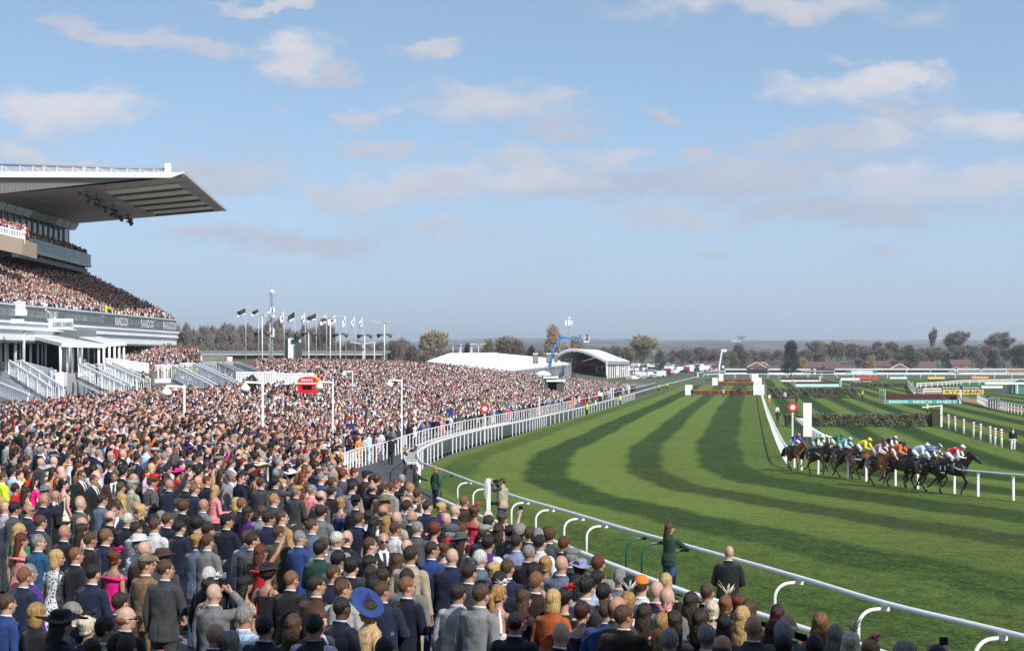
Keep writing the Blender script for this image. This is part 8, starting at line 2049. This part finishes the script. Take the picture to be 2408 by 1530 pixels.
# ------------------------------------------------------------------ horses and riders
GP = {   # gallop poses: fore left/right, hind left/right joint chains (facing +X)
 'a': dict(fl=[(.46,.15,1.12),(.62,.15,.86),(.84,.14,.72),(.66,.13,.44),(.56,.13,.36)], fr=[(.46,-.15,1.12),(.55,-.15,.88),(.66,-.14,.56),(.60,-.14,.20),(.67,-.14,.03)],
           hl=[(-.62,.15,1.15),(-.48,.18,.88),(-.86,.16,.62),(-.98,.15,.28),(-1.10,.15,.16)], hr=[(-.62,-.15,1.15),(-.36,-.18,.86),(-.58,-.16,.54),(-.32,-.15,.22),(-.20,-.15,.10)]),
 'b': dict(fl=[(.46,.15,1.12),(.66,.15,.92),(.95,.14,.70),(1.05,.14,.36),(1.14,.14,.24)], fr=[(.46,-.15,1.12),(.50,-.15,.86),(.42,-.14,.55),(.22,-.14,.28),(.10,-.14,.30)],
           hl=[(-.62,.15,1.15),(-.34,.18,.86),(-.52,.16,.52),(-.34,.15,.16),(-.26,.15,.03)], hr=[(-.62,-.15,1.15),(-.42,-.18,.88),(-.74,-.16,.58),(-.62,-.15,.22),(-.55,-.15,.04)]),
 'c': dict(fl=[(.46,.15,1.12),(.52,.15,.86),(.58,.14,.54),(.40,.14,.20),(.36,.14,.04)], fr=[(.46,-.15,1.12),(.62,-.15,.90),(.80,-.14,.66),(.66,-.14,.38),(.56,-.14,.30)],
           hl=[(-.62,.15,1.15),(-.50,.18,.88),(-.92,.16,.66),(-1.16,.15,.36),(-1.30,.15,.30)], hr=[(-.62,-.15,1.15),(-.38,-.18,.86),(-.66,-.16,.56),(-.50,-.15,.18),(-.42,-.15,.03)]),
}
NECK = {'a': [(.42,0,1.30),(.70,0,1.52),(.98,0,1.70),(1.10,0,1.76)], 'b': [(.42,0,1.28),(.74,0,1.44),(1.04,0,1.56),(1.18,0,1.60)], 'c': [(.42,0,1.30),(.66,0,1.56),(.86,0,1.78),(.96,0,1.86)]}
def horse_parts(pose):
 g = GP[pose]; nk = [Vector(p) for p in NECK[pose]]; poll = nk[-1]; hd = Vector((.80,0,-.62)).normalized() if pose != 'b' else Vector((.9,0,-.48)).normalized()
 mb = MB()
 mb.tube([(-.98,0,1.24),(-.84,0,1.25),(-.60,0,1.27),(-.28,0,1.24),(.05,0,1.20),(.35,0,1.20),(.56,0,1.20),(.70,0,1.20)], [(.08,.12),(.20,.22),(.27,.29),(.26,.27),(.28,.32),(.25,.36),(.20,.29),(.10,.15)], 18, up=(0,0,1))
 mb.ball((.38,0,1.46), (.26,.10,.14), 14)
 mb.tube(nk, [(.13,.30),(.105,.22),(.085,.165),(.07,.12)], 14, up=(0,0,1))
 mb.tube([poll-hd*.08, poll+hd*.12, poll+hd*.30, poll+hd*.48, poll+hd*.58], [(.075,.10),(.092,.135),(.065,.10),(.052,.072),(.048,.055)], 14, up=(0,0,1))
 for s in (-1,1): mb.tube([poll+Vector((-.02,s*.055,.04)), poll+Vector((.0,s*.07,.14)), poll+Vector((.015,s*.06,.20))], [.03,.028,.006], 6); mb.ball(tuple(poll+hd*.17+Vector((0,s*.075,.03))), .022, 8)
 for k in ('fl','fr'):
  p = [Vector(q) for q in g[k]]; mb.tube([p[0], p[0].lerp(p[1],.6), p[1], p[1].lerp(p[2],.5), p[2], p[2].lerp(p[3],.4), p[3], p[4]], [(.13,.19),(.105,.15),(.085,.10),(.058,.065),(.052,.052),(.034,.034),(.040,.040),(.042,.042)], 10)
  d = (p[4]-p[3]).normalized(); mb.tube([p[4]-d*.01, p[4]+d*.06+Vector((.01,0,0))], [.045,.062], 8)
 for k in ('hl','hr'):
  p = [Vector(q) for q in g[k]]; mb.tube([p[0]+Vector((-.02,0,.03)), p[0].lerp(p[1],.5), p[1], p[1].lerp(p[2],.55), p[2], p[2].lerp(p[3],.35), p[3], p[4]], [(.16,.27),(.15,.24),(.115,.17),(.07,.08),(.060,.060),(.038,.038),(.044,.044),(.044,.044)], 10)
  d = (p[4]-p[3]).normalized(); mb.tube([p[4]-d*.01, p[4]+d*.06+Vector((.01,0,0))], [.046,.062], 8)
 body = remeshed(mb, 'horse', .024, 2)
 def coat(co):
  c = np.ones_like(co); z = co[:,2]; f = np.clip((z-.50)/.22, 0, 1)[:,None]; c = c*f + np.array([.10,.07,.06])*(1-f)
  m = (z < .9) & (z > .75) & (abs(co[:,0]) < .3); c[m] *= .8
  tip = np.array(list(poll+hd*.56)); dd = np.linalg.norm(co-tip, axis=1); c[dd < .12] *= .35
  return c
 paint(body, coat)
 mn = MB(); up_ = Vector((-.12,0,.20))
 for i in range(26): f = i/25; a = (nk[0].lerp(nk[1], f*3) if f < 1/3 else nk[1].lerp(nk[2], f*3-1) if f < 2/3 else nk[2].lerp(nk[3], f*3-2)); top = a+Vector((-.10,0,.235-.10*f)); mn.tube([top+Vector((.03,0,-.03)), top+Vector((-.04,.05,.035)), top+Vector((-.14,.08,-.06))], [.035,.028,.008], 6)
 mane = remeshed(mn, 'mane', .022, 1)
 tl = MB()
 for k in range(7): o_ = Vector((0,(k-3)*.018,0)); tl.tube([Vector((-.94,0,1.36))+o_*.3, Vector((-1.12,0,1.40))+o_, Vector((-1.34,.02,1.22))+o_*2, Vector((-1.50,.03*(k-3),.98-.03*k)), Vector((-1.60-.02*k,.03*(k-3),.74+.02*k))], [.04,.05,.055,.04,.01], 6)
 tail = remeshed(tl, 'tail', .022, 1)
 # saddle cloth: a curved sheet over the barrel
 def wrap(x0, x1, z0, nm, off, thick=.012):
  b = MB(); n = 18; vs = []
  for x in (x0, x1):
   ry = .33 if x > 0 else .285; rz_ = .36; zc = 1.21
   for i in range(n+1): t = math.radians(-28)+math.radians(236)*i/n; vs.append((x, math.cos(t)*(.285+off), zc+math.sin(t)*(rz_-.02+off)))
  vs2 = [(x, y*1.05, z+.012*math.copysign(1, z-1.2)) for x, y, z in vs]; m_ = n+1
  b.add(vs+vs2, [(i, i+1, m_+i+1, m_+i) for i in range(n)]+[(2*m_+i, 3*m_+i, 3*m_+i+1, 2*m_+i+1) for i in range(n)]+[(i, 2*m_+i, 2*m_+i+1, i+1) for i in range(n)]+[(m_+i, m_+i+1, 3*m_+i+1, 3*m_+i) for i in range(n)], True); return b.mesh(nm)
 cloth = wrap(-.52, .16, .8, 'saddle_cloth', .012); saddle = wrap(-.20, .22, .8, 'saddle', .03)
 br = MB(); br.tube([poll+hd*.36+Vector((0,math.cos(t)*.075,0))+Vector((.45,0,.62)).normalized()*math.sin(t)*.10 for t in np.linspace(0,6.283,13)], .013, 5); br.tube([poll+hd*.02+Vector((0,math.cos(t)*.085,0))+Vector((.45,0,.62)).normalized()*math.sin(t)*.12 for t in np.linspace(0,6.283,13)], .011, 5)
 for s in (-1,1): br.tube([poll+hd*.02+Vector((0,s*.085,0)), poll+hd*.36+Vector((0,s*.075,0)), poll+hd*.42+Vector((0,s*.07,-.05))], .010, 5); br.tube([poll+hd*.42+Vector((0,s*.07,-.05)), Vector((.62,s*.12,1.50)), Vector((.50,s*.08,1.66))], .009, 5)
 bridle = br.mesh('bridle')
 gi = MB(); gi.tube([(.14,.30,1.35),(.38,.27,1.22),(.62,.15,1.16),(.70,0,1.14),(.62,-.15,1.16),(.38,-.27,1.22),(.14,-.30,1.35)], [(.012,.03)]*7, 6, up=(0,0,1)); girth = gi.mesh('breast_girth')
 for m in (mane, tail, cloth, saddle, bridle, girth): m.materials.append(None)
 nb = MB(); nb.tube([poll+hd*.33+Vector((0,-.085,.0)), poll+hd*.33+Vector((.06,-.05,.09)), poll+hd*.33+Vector((.07,.05,.09)), poll+hd*.33+Vector((0,.085,0))], .035, 8); nose = remeshed(nb, 'noseband', .014, 1); nose.materials.append(None)
 bz = MB(); q0 = poll+hd*.12+Vector((.085,0,.105)); bz.tube([q0, q0+hd*.2+Vector((-.03,0,-.03)), q0+hd*.42+Vector((-.05,0,-.05))], [(.03,.008),(.028,.008),(.03,.008)], 8); blaze = bz.mesh('blaze'); blaze.materials.append(None)
 body.materials.append(None); return dict(body=body, mane=mane, tail=tail, cloth=cloth, saddle=saddle, bridle=bridle, girth=girth, nose=nose, blaze=blaze)
HP = {k: horse_parts(k) for k in GP}
def coat_mat(nm, c):
 if 'coat_'+nm in MATS: return MATS['coat_'+nm]
 m = mat('coat_'+nm, c, .33, spec=.5); nt = m.node_tree; a = nt.nodes.new('ShaderNodeAttribute'); a.attribute_name = 'paint'; x = nt.nodes.new('ShaderNodeMix'); x.data_type = 'RGBA'; x.blend_type = 'MULTIPLY'; x.inputs[0].default_value = 1; x.inputs[7].default_value = (*c, 1); nt.links.new(a.outputs['Color'], x.inputs[6])
 tc = nt.nodes.new('ShaderNodeTexCoord'); n = nt.nodes.new('ShaderNodeTexNoise'); n.inputs['Scale'].default_value = 3; n.inputs['Detail'].default_value = 4; nt.links.new(tc.outputs['Object'], n.inputs['Vector']); y = nt.nodes.new('ShaderNodeMix'); y.data_type = 'RGBA'; y.blend_type = 'MULTIPLY'; y.inputs[0].default_value = .5; nt.links.new(x.outputs[2], y.inputs[6]); nt.links.new(n.outputs['Color'], y.inputs[7])
 nt.links.new(y.outputs[2], nt.nodes['Principled BSDF'].inputs['Base Color']); return m
COATS = {'bay': (.30,.092,.030), 'chestnut': (.42,.13,.040), 'dark bay': (.11,.038,.018), 'near-black': (.022,.013,.010)}
# jockey, crouched in the stirrups, coordinates shared with the horse
def jockey_parts():
 hc = Vector((.50,0,2.20)); mb = MB(); torso = [(-.22,0,1.93),(-.05,0,2.03),(.15,0,2.08),(.32,0,2.08),(.40,0,2.09)]
 tr = [(.15,.14),(.145,.13),(.16,.125),(.17,.11),(.10,.08)]
 mb.tube(torso, [(a*.93,b*.93) for a, b in tr], 14, up=(0,0,1)); mb.tube([(.36,0,2.08),(.47,0,2.15)], .055, 8); mb.ball(tuple(hc), (.10,.08,.115), 14); mb.ball(tuple(hc+Vector((.05,0,-.06))), (.06,.055,.06), 10); mb.tube([hc+Vector((.09,0,.0)), hc+Vector((.118,0,-.04))], [.012,.014], 6)
 arms = []; legs = []
 for s in (-1,1):
  a = [Vector((.33,s*.17,2.06)), Vector((.40,s*.27,1.82)), Vector((.62,s*.13,1.74))]; arms.append(a); mb.tube(a, [.05,.04,.028], 8); hand(mb, a[2], a[2]+Vector((.1,-s*.05,-.02)), s)
  l = [Vector((-.20,s*.12,1.90)), Vector((.16,s*.30,1.70)), Vector((-.14,s*.31,1.40)), Vector((.06,s*.31,1.33))]; legs.append(l); mb.tube(l[:3], [.095,.065,.045], 8); mb.tube([l[2], l[3]], [.045,.035], 8)
 body = remeshed(mb, 'jockey', .014, 1); paint(body, lambda co: np.ones_like(co)); body.materials.append(None)
 def P_(f, nm, v=.015): b = MB(); f(b); me = remeshed(b, nm, v, 1, wrinkle(.003, 1.2)); me.materials.append(None); return me
 silk = P_(lambda b: b.tube(torso, [(x+.02,y+.02) for x, y in tr], 16, up=(0,0,1)), 'silks')
 sleeves = P_(lambda b: [b.tube([a[0]+Vector((-.03,-.03*(1 if a[0].y > 0 else -1),0)), a[0].lerp(a[1],.5), a[1], a[2]], [.072,.068,.058,.040], 10) for a in arms], 'sleeves')
 breech = P_(lambda b: ([b.tube([l[0], l[0].lerp(l[1],.5), l[1], l[1].lerp(l[2],.25)], [.118,.10,.078,.066], 10) for l in legs], b.ball((-.20,0,1.92), (.15,.17,.13), 12)), 'breeches')
 boots = P_(lambda b: [b.tube([l[1].lerp(l[2],.3), l[2], l[3]+Vector((.04,0,0))], [.064,.055,.045], 10) for l in legs], 'boots')
 c = hc+Vector((-.012,0,.03)); cap = P_(lambda b: (b.ball(tuple(c), (.128,.108,.118), 16), b.slab([tuple(c+Vector((.06,-.08,.01))), tuple(c+Vector((.06,.08,.01))), tuple(c+Vector((.19,.05,-.02))), tuple(c+Vector((.19,-.05,-.02)))], (0,0,.015))), 'cap', .013)
 # keep the face free: cut the cap below the brow
 n = len(cap.vertices); co = np.empty(n*3, np.float32); cap.vertices.foreach_get('co', co); co = co.reshape(-1,3); m_ = (co[:,2] < c.z-.02); co[m_,2] = c.z-.02+(co[m_,2]-c.z+.02)*.05; cap.vertices.foreach_set('co', co.ravel())
 pom = MB().ball(tuple(c+Vector((-.01,0,.125))), .028, 8).mesh('cap_button'); pom.materials.append(None)
 return dict(body=body, silk=silk, sleeves=sleeves, breech=breech, boots=boots, cap=cap, pom=pom)
JP = jockey_parts()
def silk_mat(c, c2=None, pat=None):
 nm = 'silk_%s_%s_%s' % (c, c2, pat)
 if nm in MATS: return MATS[nm]
 a = SILK[c]; m = mat(nm, a, .45, spec=.4)
 if c2:
  b = SILK[c2]; nt = m.node_tree; N = nt.nodes; L = nt.links; tc = N.new('ShaderNodeTexCoord'); r = N.new('ShaderNodeMix'); r.data_type = 'RGBA'
  if pat == 'stripe': w = N.new('ShaderNodeTexWave'); w.inputs['Scale'].default_value = 2.4; w.bands_direction = 'Y'; L.new(tc.outputs['Object'], w.inputs['Vector']); g = N.new('ShaderNodeMath'); g.operation = 'GREATER_THAN'; L.new(w.outputs['Fac'], g.inputs[0]); g.inputs[1].default_value = .5; f = g.outputs[0]
  else: v = N.new('ShaderNodeTexVoronoi'); v.inputs['Scale'].default_value = 6.5; L.new(tc.outputs['Object'], v.inputs['Vector']); g = N.new('ShaderNodeMath'); g.operation = 'LESS_THAN'; L.new(v.outputs['Distance'], g.inputs[0]); g.inputs[1].default_value = .38; f = g.outputs[0]
  L.new(f, r.inputs[0]); r.inputs[6].default_value = (*a, 1); r.inputs[7].default_value = (*b, 1); L.new(r.outputs[2], N['Principled BSDF'].inputs['Base Color'])
 return m
SILK = {'blue': (.02,.06,.45), 'pink': (.78,.12,.28), 'white': (.78,.78,.78), 'green': (.01,.25,.07), 'yellow': (.80,.72,.03), 'sky': (.35,.62,.78), 'maroon': (.30,.015,.05), 'rose': (.72,.40,.48), 'orange': (.82,.16,.02), 'navy': (.02,.03,.12), 'black': (.02,.02,.025), 'red': (.62,.015,.02), 'pale': (.50,.68,.80)}
SCL = mat('saddle_cloth_black', (.014,.014,.016), .7)
def slot(o, m): o.material_slots[0].link = 'OBJECT'; o.material_slots[0].material = m
def horse(px, py, ang, pose, coat, cap, silk, sleeve, label, jlabel, number=None, noseband=False, blaze=False, girth=False, lean=0.0, sc=.99):
 g = solve(px, py, 0); hp = HP[pose]; h = link('horse', hp['body'], None, tuple(g), R(ang)); h.scale = (sc,)*3; slot(h, coat_mat(coat, COATS[coat])); tag(h, label, 'horse', 'racehorses galloping past the winning post')
 h.rotation_euler = (R(lean), 0, R(ang))
 blk = coat_mat('black_hair', (.012,.010,.009)); ch = coat_mat('chestnut_hair', (.20,.07,.025))
 for nm, k, m in (('mane','mane', ch if coat == 'chestnut' and blaze else blk),('tail','tail', ch if coat == 'chestnut' and blaze else blk),('saddle_cloth','cloth',SCL),('saddle','saddle',BLACK),('bridle','bridle',mat('leather', (.03,.018,.012), .5))): slot(link(nm, hp[k], h), m)
 if girth: slot(link('breast_girth', hp['girth'], h), mat('cream_girth', (.62,.58,.48), .7))
 if noseband: slot(link('noseband', hp['nose'], h), mat('sheepskin', (.70,.62,.50), .9))
 if blaze: slot(link('blaze', hp['blaze'], h), mat('white_blaze', (.7,.66,.62), .7))
 if number:
  for sd_ in (-1,):
   t = text(' '.join(number), h, (-.33, sd_*.345, 1.25), .20, .13*len(number), WHITE, ex=(1,0,0), name='number')
  MB().box((-.33,-.347,1.03), (.20,.006,.04)).build('cloth_strip', WHITE, h)
 j = link('person', JP['body'], None, tuple(g), R(ang)); j.scale = (sc,)*3; j.rotation_euler = (R(lean), 0, R(ang)); slot(j, skin_mat(0)); tag(j, jlabel, 'person', 'jockeys riding the racehorses')
 for nm, k, m in (('silks','silk',silk_mat(*silk)),('sleeves','sleeves',silk_mat(*sleeve)),('breeches','breech',silk_mat('white')),('boots','boots',BLACK),('cap','cap',silk_mat(*cap)),('cap_button','pom',silk_mat(cap[0]))): slot(link(nm, JP[k], j), m)
 return h
horse(1869, 1108, -72, 'a', 'bay', ('pink',), ('blue','pink','spot'), ('blue',), 'bay racehorse trailing at the left end of the bunch, seen almost head on', 'jockey in blue and pink silks with a pink cap, last of the bunch', blaze=False)
horse(1922, 1116, -63, 'c', 'dark bay', ('white',), ('green','yellow','spot'), ('white',), 'dark bay racehorse wearing a pale sheepskin noseband, second from the left', 'jockey in green and yellow with white sleeves and a white cap', noseband=True, girth=True, number='9')
horse(1966, 1108, -52, 'b', 'dark bay', ('green',), ('green',), ('green',), 'dark racehorse half hidden behind the light-blue rider', 'jockey all in green with a green cap, half hidden')
horse(1985, 1124, -62, 'a', 'bay', ('sky','navy','spot'), ('sky',), ('sky',), 'bay racehorse under the light-blue rider, left of the yellow one', 'jockey in light blue with a blue spotted cap, left of the yellow rider', number='8')
horse(2028, 1128, -50, 'b', 'chestnut', ('yellow',), ('yellow',), ('yellow',), 'chestnut racehorse carrying the yellow rider', 'jockey in bright yellow silks and yellow cap', number='22')
horse(2090, 1118, -50, 'c', 'dark bay', ('black','white','stripe'), ('black','white','spot'), ('white',), 'dark racehorse almost hidden behind the pink rider', 'jockey with a black and white cap, hidden behind the pink rider')
horse(2066, 1144, -66, 'a', 'chestnut', ('maroon',), ('rose','maroon','spot'), ('rose',), 'chestnut racehorse with a white blaze and number 24 cloth', 'jockey in pink and maroon silks with a maroon cap', number='24', blaze=True)
horse(2110, 1146, -55, 'c', 'dark bay', ('navy',), ('orange',), ('orange',), 'dark bay racehorse under the orange rider', 'jockey in orange silks with a navy cap', number='9')
horse(2160, 1152, -46, 'b', 'near-black', ('pale','white','spot'), ('pale',), ('pale',), 'almost black racehorse under the tall pale-blue rider', 'jockey in pale blue silks, sitting tallest, with a pale cap', number='4')
horse(2190, 1158, -54, 'a', 'bay', ('white','black','stripe'), ('blue','white','stripe'), ('white','black','stripe'), 'bright bay racehorse with a pale breast girth, second from the front', 'jockey in black, white and blue with a striped cap', girth=True, number='7')
horse(2240, 1162, -40, 'c', 'near-black', ('white','blue','spot'), ('red','white','spot'), ('white',), 'dark leading racehorse with number 11 cloth and cream breast girth', 'jockey in red and white silks leading the race', number='11', girth=True)
# ------------------------------------------------------------------ other people with a job or a place of their own
CLOTH['hivis'] = (.62,.85,.03); CLOTH['steward_green'] = (.018,.045,.032)
GS = 'course staff and camera crew'
BODYCAM = MB(); BODYCAM.box((0,.02,0), (.14,.09,.11)); BODYCAM.tube([(0,.06,0),(0,.16,0),(0,.25,0)], [.045,.042,.05], 10); BODYCAM = BODYCAM.mesh('camera'); BODYCAM.materials.append(None)
def spec_person(px, py, label, group=GS, feet=False, turn=None, face=None, h=1.75, **k):
 g = P(px, py, 0 if feet else h); hd = R(face) if face is not None else heading_to(g.x, g.y)+(R(turn) if turn else 0)
 o = person(g.x, g.y, g.z, hd, h=h, **k); tag(o, label, 'person', group); return o
def add_camera(o, loc, rz=0): c = link('camera', BODYCAM, o, loc, rz); slot(c, BLACK)
o = spec_person(1180, 1123, 'photographer in a beige vest on the near grass, camera raised to his eye', face=62, h=1.82, sex='m', top='charcoal', bottom='denim', hair=('short','brown'), pose='photo'); add_camera(o, (0,.20,1.66))
slot(link('photo_vest', cached(('vest2',), lambda: (lambda m: (m.materials.append(None), m)[1])(jacket_mesh('photo', .86, 'm', .022, 'photo_vest', sleeves=False))), o), cloth_mat('beige')); add_camera(o, (.24,.02,1.02)); add_camera(o, (-.26,.0,1.0))
spec_person(1024, 1096, 'steward with short fair hair and a dark green jacket, back turned, at the rail bend', face=-40, h=1.68, sex='f', top='steward_green', bottom='navy', cut='jacket', hair=('thick','golden'), shirt=None)
spec_person(979, 1096, 'woman with long red hair in a dark green jacket at the rail bend', face=-62, h=1.66, sex='f', top='steward_green', bottom='black', cut='jacket', hair=('long','auburn'), shirt=None, pose='lean')
o = spec_person(918, 1026, 'camera operator in navy standing on the tarmac walk, filming', face=-20, h=1.84, sex='m', top='dark_navy', bottom='navy', hair=('short','black'), pose='photo'); add_camera(o, (0,.20,1.66))
o = spec_person(968, 1046, 'photographer in grey leaning at the rail bend with a long lens', face=-70, h=1.5, sex='m', top='charcoal', bottom='black', hair=('short','black'), pose='photo'); add_camera(o, (0,.20,1.66))
spec_person(954, 1051, 'steward with a fair ponytail and green jacket beside the leaning photographer', face=-75, h=1.62, sex='f', top='steward_green', bottom='dark_grey', cut='jacket', hair=('tail','golden'), shirt=None)
spec_person(1574, 1229, 'woman with very long brown hair in a green jacket, leaning on the near rail', face=-58, h=1.68, sex='f', top='steward_green', bottom='denim', cut='jacket', hair=('long','brown'), shirt=None, pose='lean')
CLOTH['steward_green'] = (.03,.06,.04)
spec_person(1709, 1284, 'bald man in a long black overcoat standing alone on the near grass', face=-18, h=1.86, sex='m', top='black', bottom='black', cut='coat', hair=('bald','white'), skin=2, pose='front', look='left')
spec_person(2382, 1059, 'official in a navy jacket and white breeches standing on the infield at the right', feet=True, face=170, h=1.78, sex='m', top='dark_navy', bottom='white', cut='short', hair=('short','dark_brown'), pose='down')
spec_person(2077, 1033, 'man in black with a yellow-green bib on the infield, behind the orange rider', face=15, h=1.78, sex='m', top='black', bottom='black', cut='coat', hair=('short','brown'), pose='down')
for i, (zx, t, b, top, bot, lab) in enumerate([(835,840,930,'dark_navy','dark_navy','man in a dark suit at the left wing of the nearest hurdle'),(1168,835,930,'cream','dark_grey','man in a pale top walking before the nearest hurdle'),(1258,825,947,'black','black','man in black walking in front of the middle of the nearest hurdle'),(1345,825,908,'black','black','dark figure bending at the nearest hurdle'),(1320,840,908,'black','black','dark figure beside the bending one at the hurdle'),(1425,845,908,'black','black','dark figure near the right wing of the hurdle'),(1657,890,992,'cream','orange','person in a pale top and orange trousers right of the hurdle'),(1822,855,977,'cream','charcoal','person in a pale top standing before the farther hedge'),(1945,925,1012,'black','black','photographer in black above the red ringed disc')]):
 px, pb = z5(zx, b); _, pt = z5(zx, t); g = P(px, pb); hh = min(1.95, (pb-pt)/F*g.y); spec_person(px, pb, lab, feet=True, face=rt.choice([20,-40,160]), h=hh, sex='m', top=top, bottom=bot, hair=('short','dark_brown'), pose='down')
o = spec_person(*z5(1748, 1062), 'steward in a dark green jacket left of the red ringed disc', face=-10, h=1.75, sex='m', top='steward_green', bottom='denim', hair=('crop','brown'), pose='front'); spec_person(*z5(1745, 1018), 'person in a white shirt further up beside the winning post rails', face=30, h=1.72, sex='m', top='white', bottom='black', cut='short', hair=('short','brown')); spec_person(*z5(1835, 1062), 'person in black standing between the steward and the disc', face=10, h=1.7, sex='m', top='black', hair=('short','black'))
HV = [(z6(548,945),1,'steward in a yellow jacket at the right end of the farther infield hedge'),(z6(1240,1118),1,'steward in a yellow jacket behind the nearest hedge, beside the brush screen'),(z4(1785,885),0,'steward in a yellow jacket at the far rail, left of three'),(z4(1868,855),0,'steward in a yellow jacket at the far rail, middle of three'),(z4(2105,812),0,'steward in a yellow jacket at the far rail, right of three'),(z3(1636,1060),0,'steward in a yellow jacket behind the white rail, by a blue umbrella'),(z3(1056,1122),0,'steward in a yellow jacket in the crowd below the red stall'),((60,1094),0,'steward in a yellow jacket at the far left, upper of two'),((77,1116),0,'steward in a yellow jacket at the far left, lower of two'),(z5(482,792),0,'steward in a yellow jacket where the far rail ends, left of two'),(z5(570,775),0,'steward in a yellow jacket where the far rail ends, right of two'),((8,1110),0,'steward in a yellow jacket cut by the left edge'),(z3(1385,1120),0,'steward in a yellow jacket seated low behind the white rail'),(z6(1075,830),1,'steward in a yellow jacket by the curved white rail, left of two'),(z6(1130,835),1,'steward in a yellow jacket by the curved white rail, right of two')]
for (px, py), ft, lab in HV: spec_person(px, py, lab, group='stewards in yellow jackets', feet=bool(ft), face=rt.choice([-60,-80,-100,-30]), h=1.76, sex='m', top='hivis', bottom='black', hair=('short','brown'), pose='front')
def at_person(p, label, group=GS, face=-70, **k): o = person(p.x, p.y, p.z, R(face), **k); tag(o, label, 'person', group)
at_person(Q(410,901,129.2), 'steward in a yellow jacket on the leftmost of the four staircases', 'stewards in yellow jackets', h=1.75, sex='m', top='hivis', bottom='charcoal', hair=('short','brown'), pose='down')
at_person(Q(463,897,135.2), 'steward in a yellow jacket on the second of the four staircases', 'stewards in yellow jackets', h=1.75, sex='m', top='hivis', bottom='grey', hair=('short','brown'), pose='down')
at_person(Q(336,924,124), 'guard in a dark green jacket below the brown wall with the notice', h=1.8, sex='m', top='dark_green', bottom='black', hair=('short','black'), pose='down', face=-90)
at_person(Q(228,910,122.6), 'man in a blue suit walking down the staircase under the canopies', 'people on the stairs', h=1.8, sex='m', top='blue', hair=('short','brown'), pose='down')
at_person(Q(198,893,124.2), 'woman in a pale dress at the top of the stairs under the canopies', 'people on the stairs', h=1.68, sex='f', top='cream', dress='sleeve', hair=('wavy','golden'), pose='down')
at_person(Q(120,915,122), 'man in a pale blue suit beside the white terrace wall', 'people on the stairs', h=1.75, sex='m', top='pale_blue', hair=('short','grey'), pose='down')
_p = tier(.04, .54); at_person(Vector((_p.x+.3, _p.y, _p.z-1.0)), 'steward in a yellow jacket at the front of the grandstand tier', 'stewards in yellow jackets', h=1.75, sex='m', top='hivis', bottom='black', hair=('short','brown'), pose='lean')
for i, (zx, zb, c) in enumerate([(1895,1035,'black'),(1915,1040,'olive'),(1935,1038,'brown'),(1960,1045,'black'),(1985,1048,'dark_navy'),(2005,1050,'charcoal'),(1885,990,'black')]):
 px, pb = z6(zx, zb); spec_person(px, pb, '%s-clad onlooker at the sand path rail, %s of the group' % (c.replace('_', ' '), ['leftmost','second','third','fourth','fifth','rightmost','farthest back'][i]), group='onlookers by the sand path', feet=True, face=120, h=1.75, sex='m', top=c, hair=('short','dark_brown'), pose='down')
# the spectators' stand we look out from: roof and front posts overhead
vs_ = empty('viewing_stand', (0, -6, CAMZ-4.3), 0, 'roofed viewing stand above and behind the camera', 'grandstand'); MB().box((8,-2.8,12.2), (60,27,.5)).build('roof', LGREY, vs_); MB().box((8,-14,4), (60,.5,16)).build('rear_wall', SGREY, vs_)
crowd_fill()
def build_crowd():
 A = np.array(pts_, np.float32); n = len(A); print('crowd points', n)
 me = bpy.data.meshes.new('crowd'); me.vertices.add(n); me.vertices.foreach_set('co', A[:,:3].ravel())
 def at(nm, typ, field, data): a = me.attributes.new(nm, typ, 'POINT'); a.data.foreach_set(field, data)
 rot = np.zeros((n,3), np.float32); rot[:,2] = A[:,3]; at('c_rot', 'FLOAT_VECTOR', 'vector', rot.ravel())
 at('c_scl', 'FLOAT', 'value', A[:,4].copy()); at('c_kind', 'INT', 'value', A[:,5].astype(np.int32))
 for i, nm in enumerate(('c_suit','c_hair','c_skin','c_shirt','c_legs','c_hat')):
  c = np.ones((n,4), np.float32); c[:,:3] = np.clip(A[:,6+3*i:9+3*i], 0, 1); at(nm, 'FLOAT_COLOR', 'color', c.ravel())
 o = bpy.data.objects.new('crowd', me); col.objects.link(o); tag(o, kind='stuff')
 ng = bpy.data.node_groups.new('crowd_nodes', 'GeometryNodeTree'); ng.interface.new_socket('Geometry', in_out='INPUT', socket_type='NodeSocketGeometry'); ng.interface.new_socket('Geometry', in_out='OUTPUT', socket_type='NodeSocketGeometry')
 N = ng.nodes; L = ng.links; gi = N.new('NodeGroupInput'); go = N.new('NodeGroupOutput')
 ci = N.new('GeometryNodeCollectionInfo'); ci.inputs['Collection'].default_value = proto_col; ci.inputs['Separate Children'].default_value = True; ci.inputs['Reset Children'].default_value = True
 ip = N.new('GeometryNodeInstanceOnPoints'); L.new(gi.outputs[0], ip.inputs['Points']); L.new(ci.outputs[0], ip.inputs['Instance']); ip.inputs['Pick Instance'].default_value = True
 def na(nm, dt): x = N.new('GeometryNodeInputNamedAttribute'); x.data_type = dt; x.inputs['Name'].default_value = nm; return x.outputs['Attribute']
 L.new(na('c_kind', 'INT'), ip.inputs['Instance Index']); L.new(na('c_rot', 'FLOAT_VECTOR'), ip.inputs['Rotation']); L.new(na('c_scl', 'FLOAT'), ip.inputs['Scale'])
 L.new(ip.outputs[0], go.inputs[0]); md = o.modifiers.new('crowd', 'NODES'); md.node_group = ng
 return o
build_crowd()
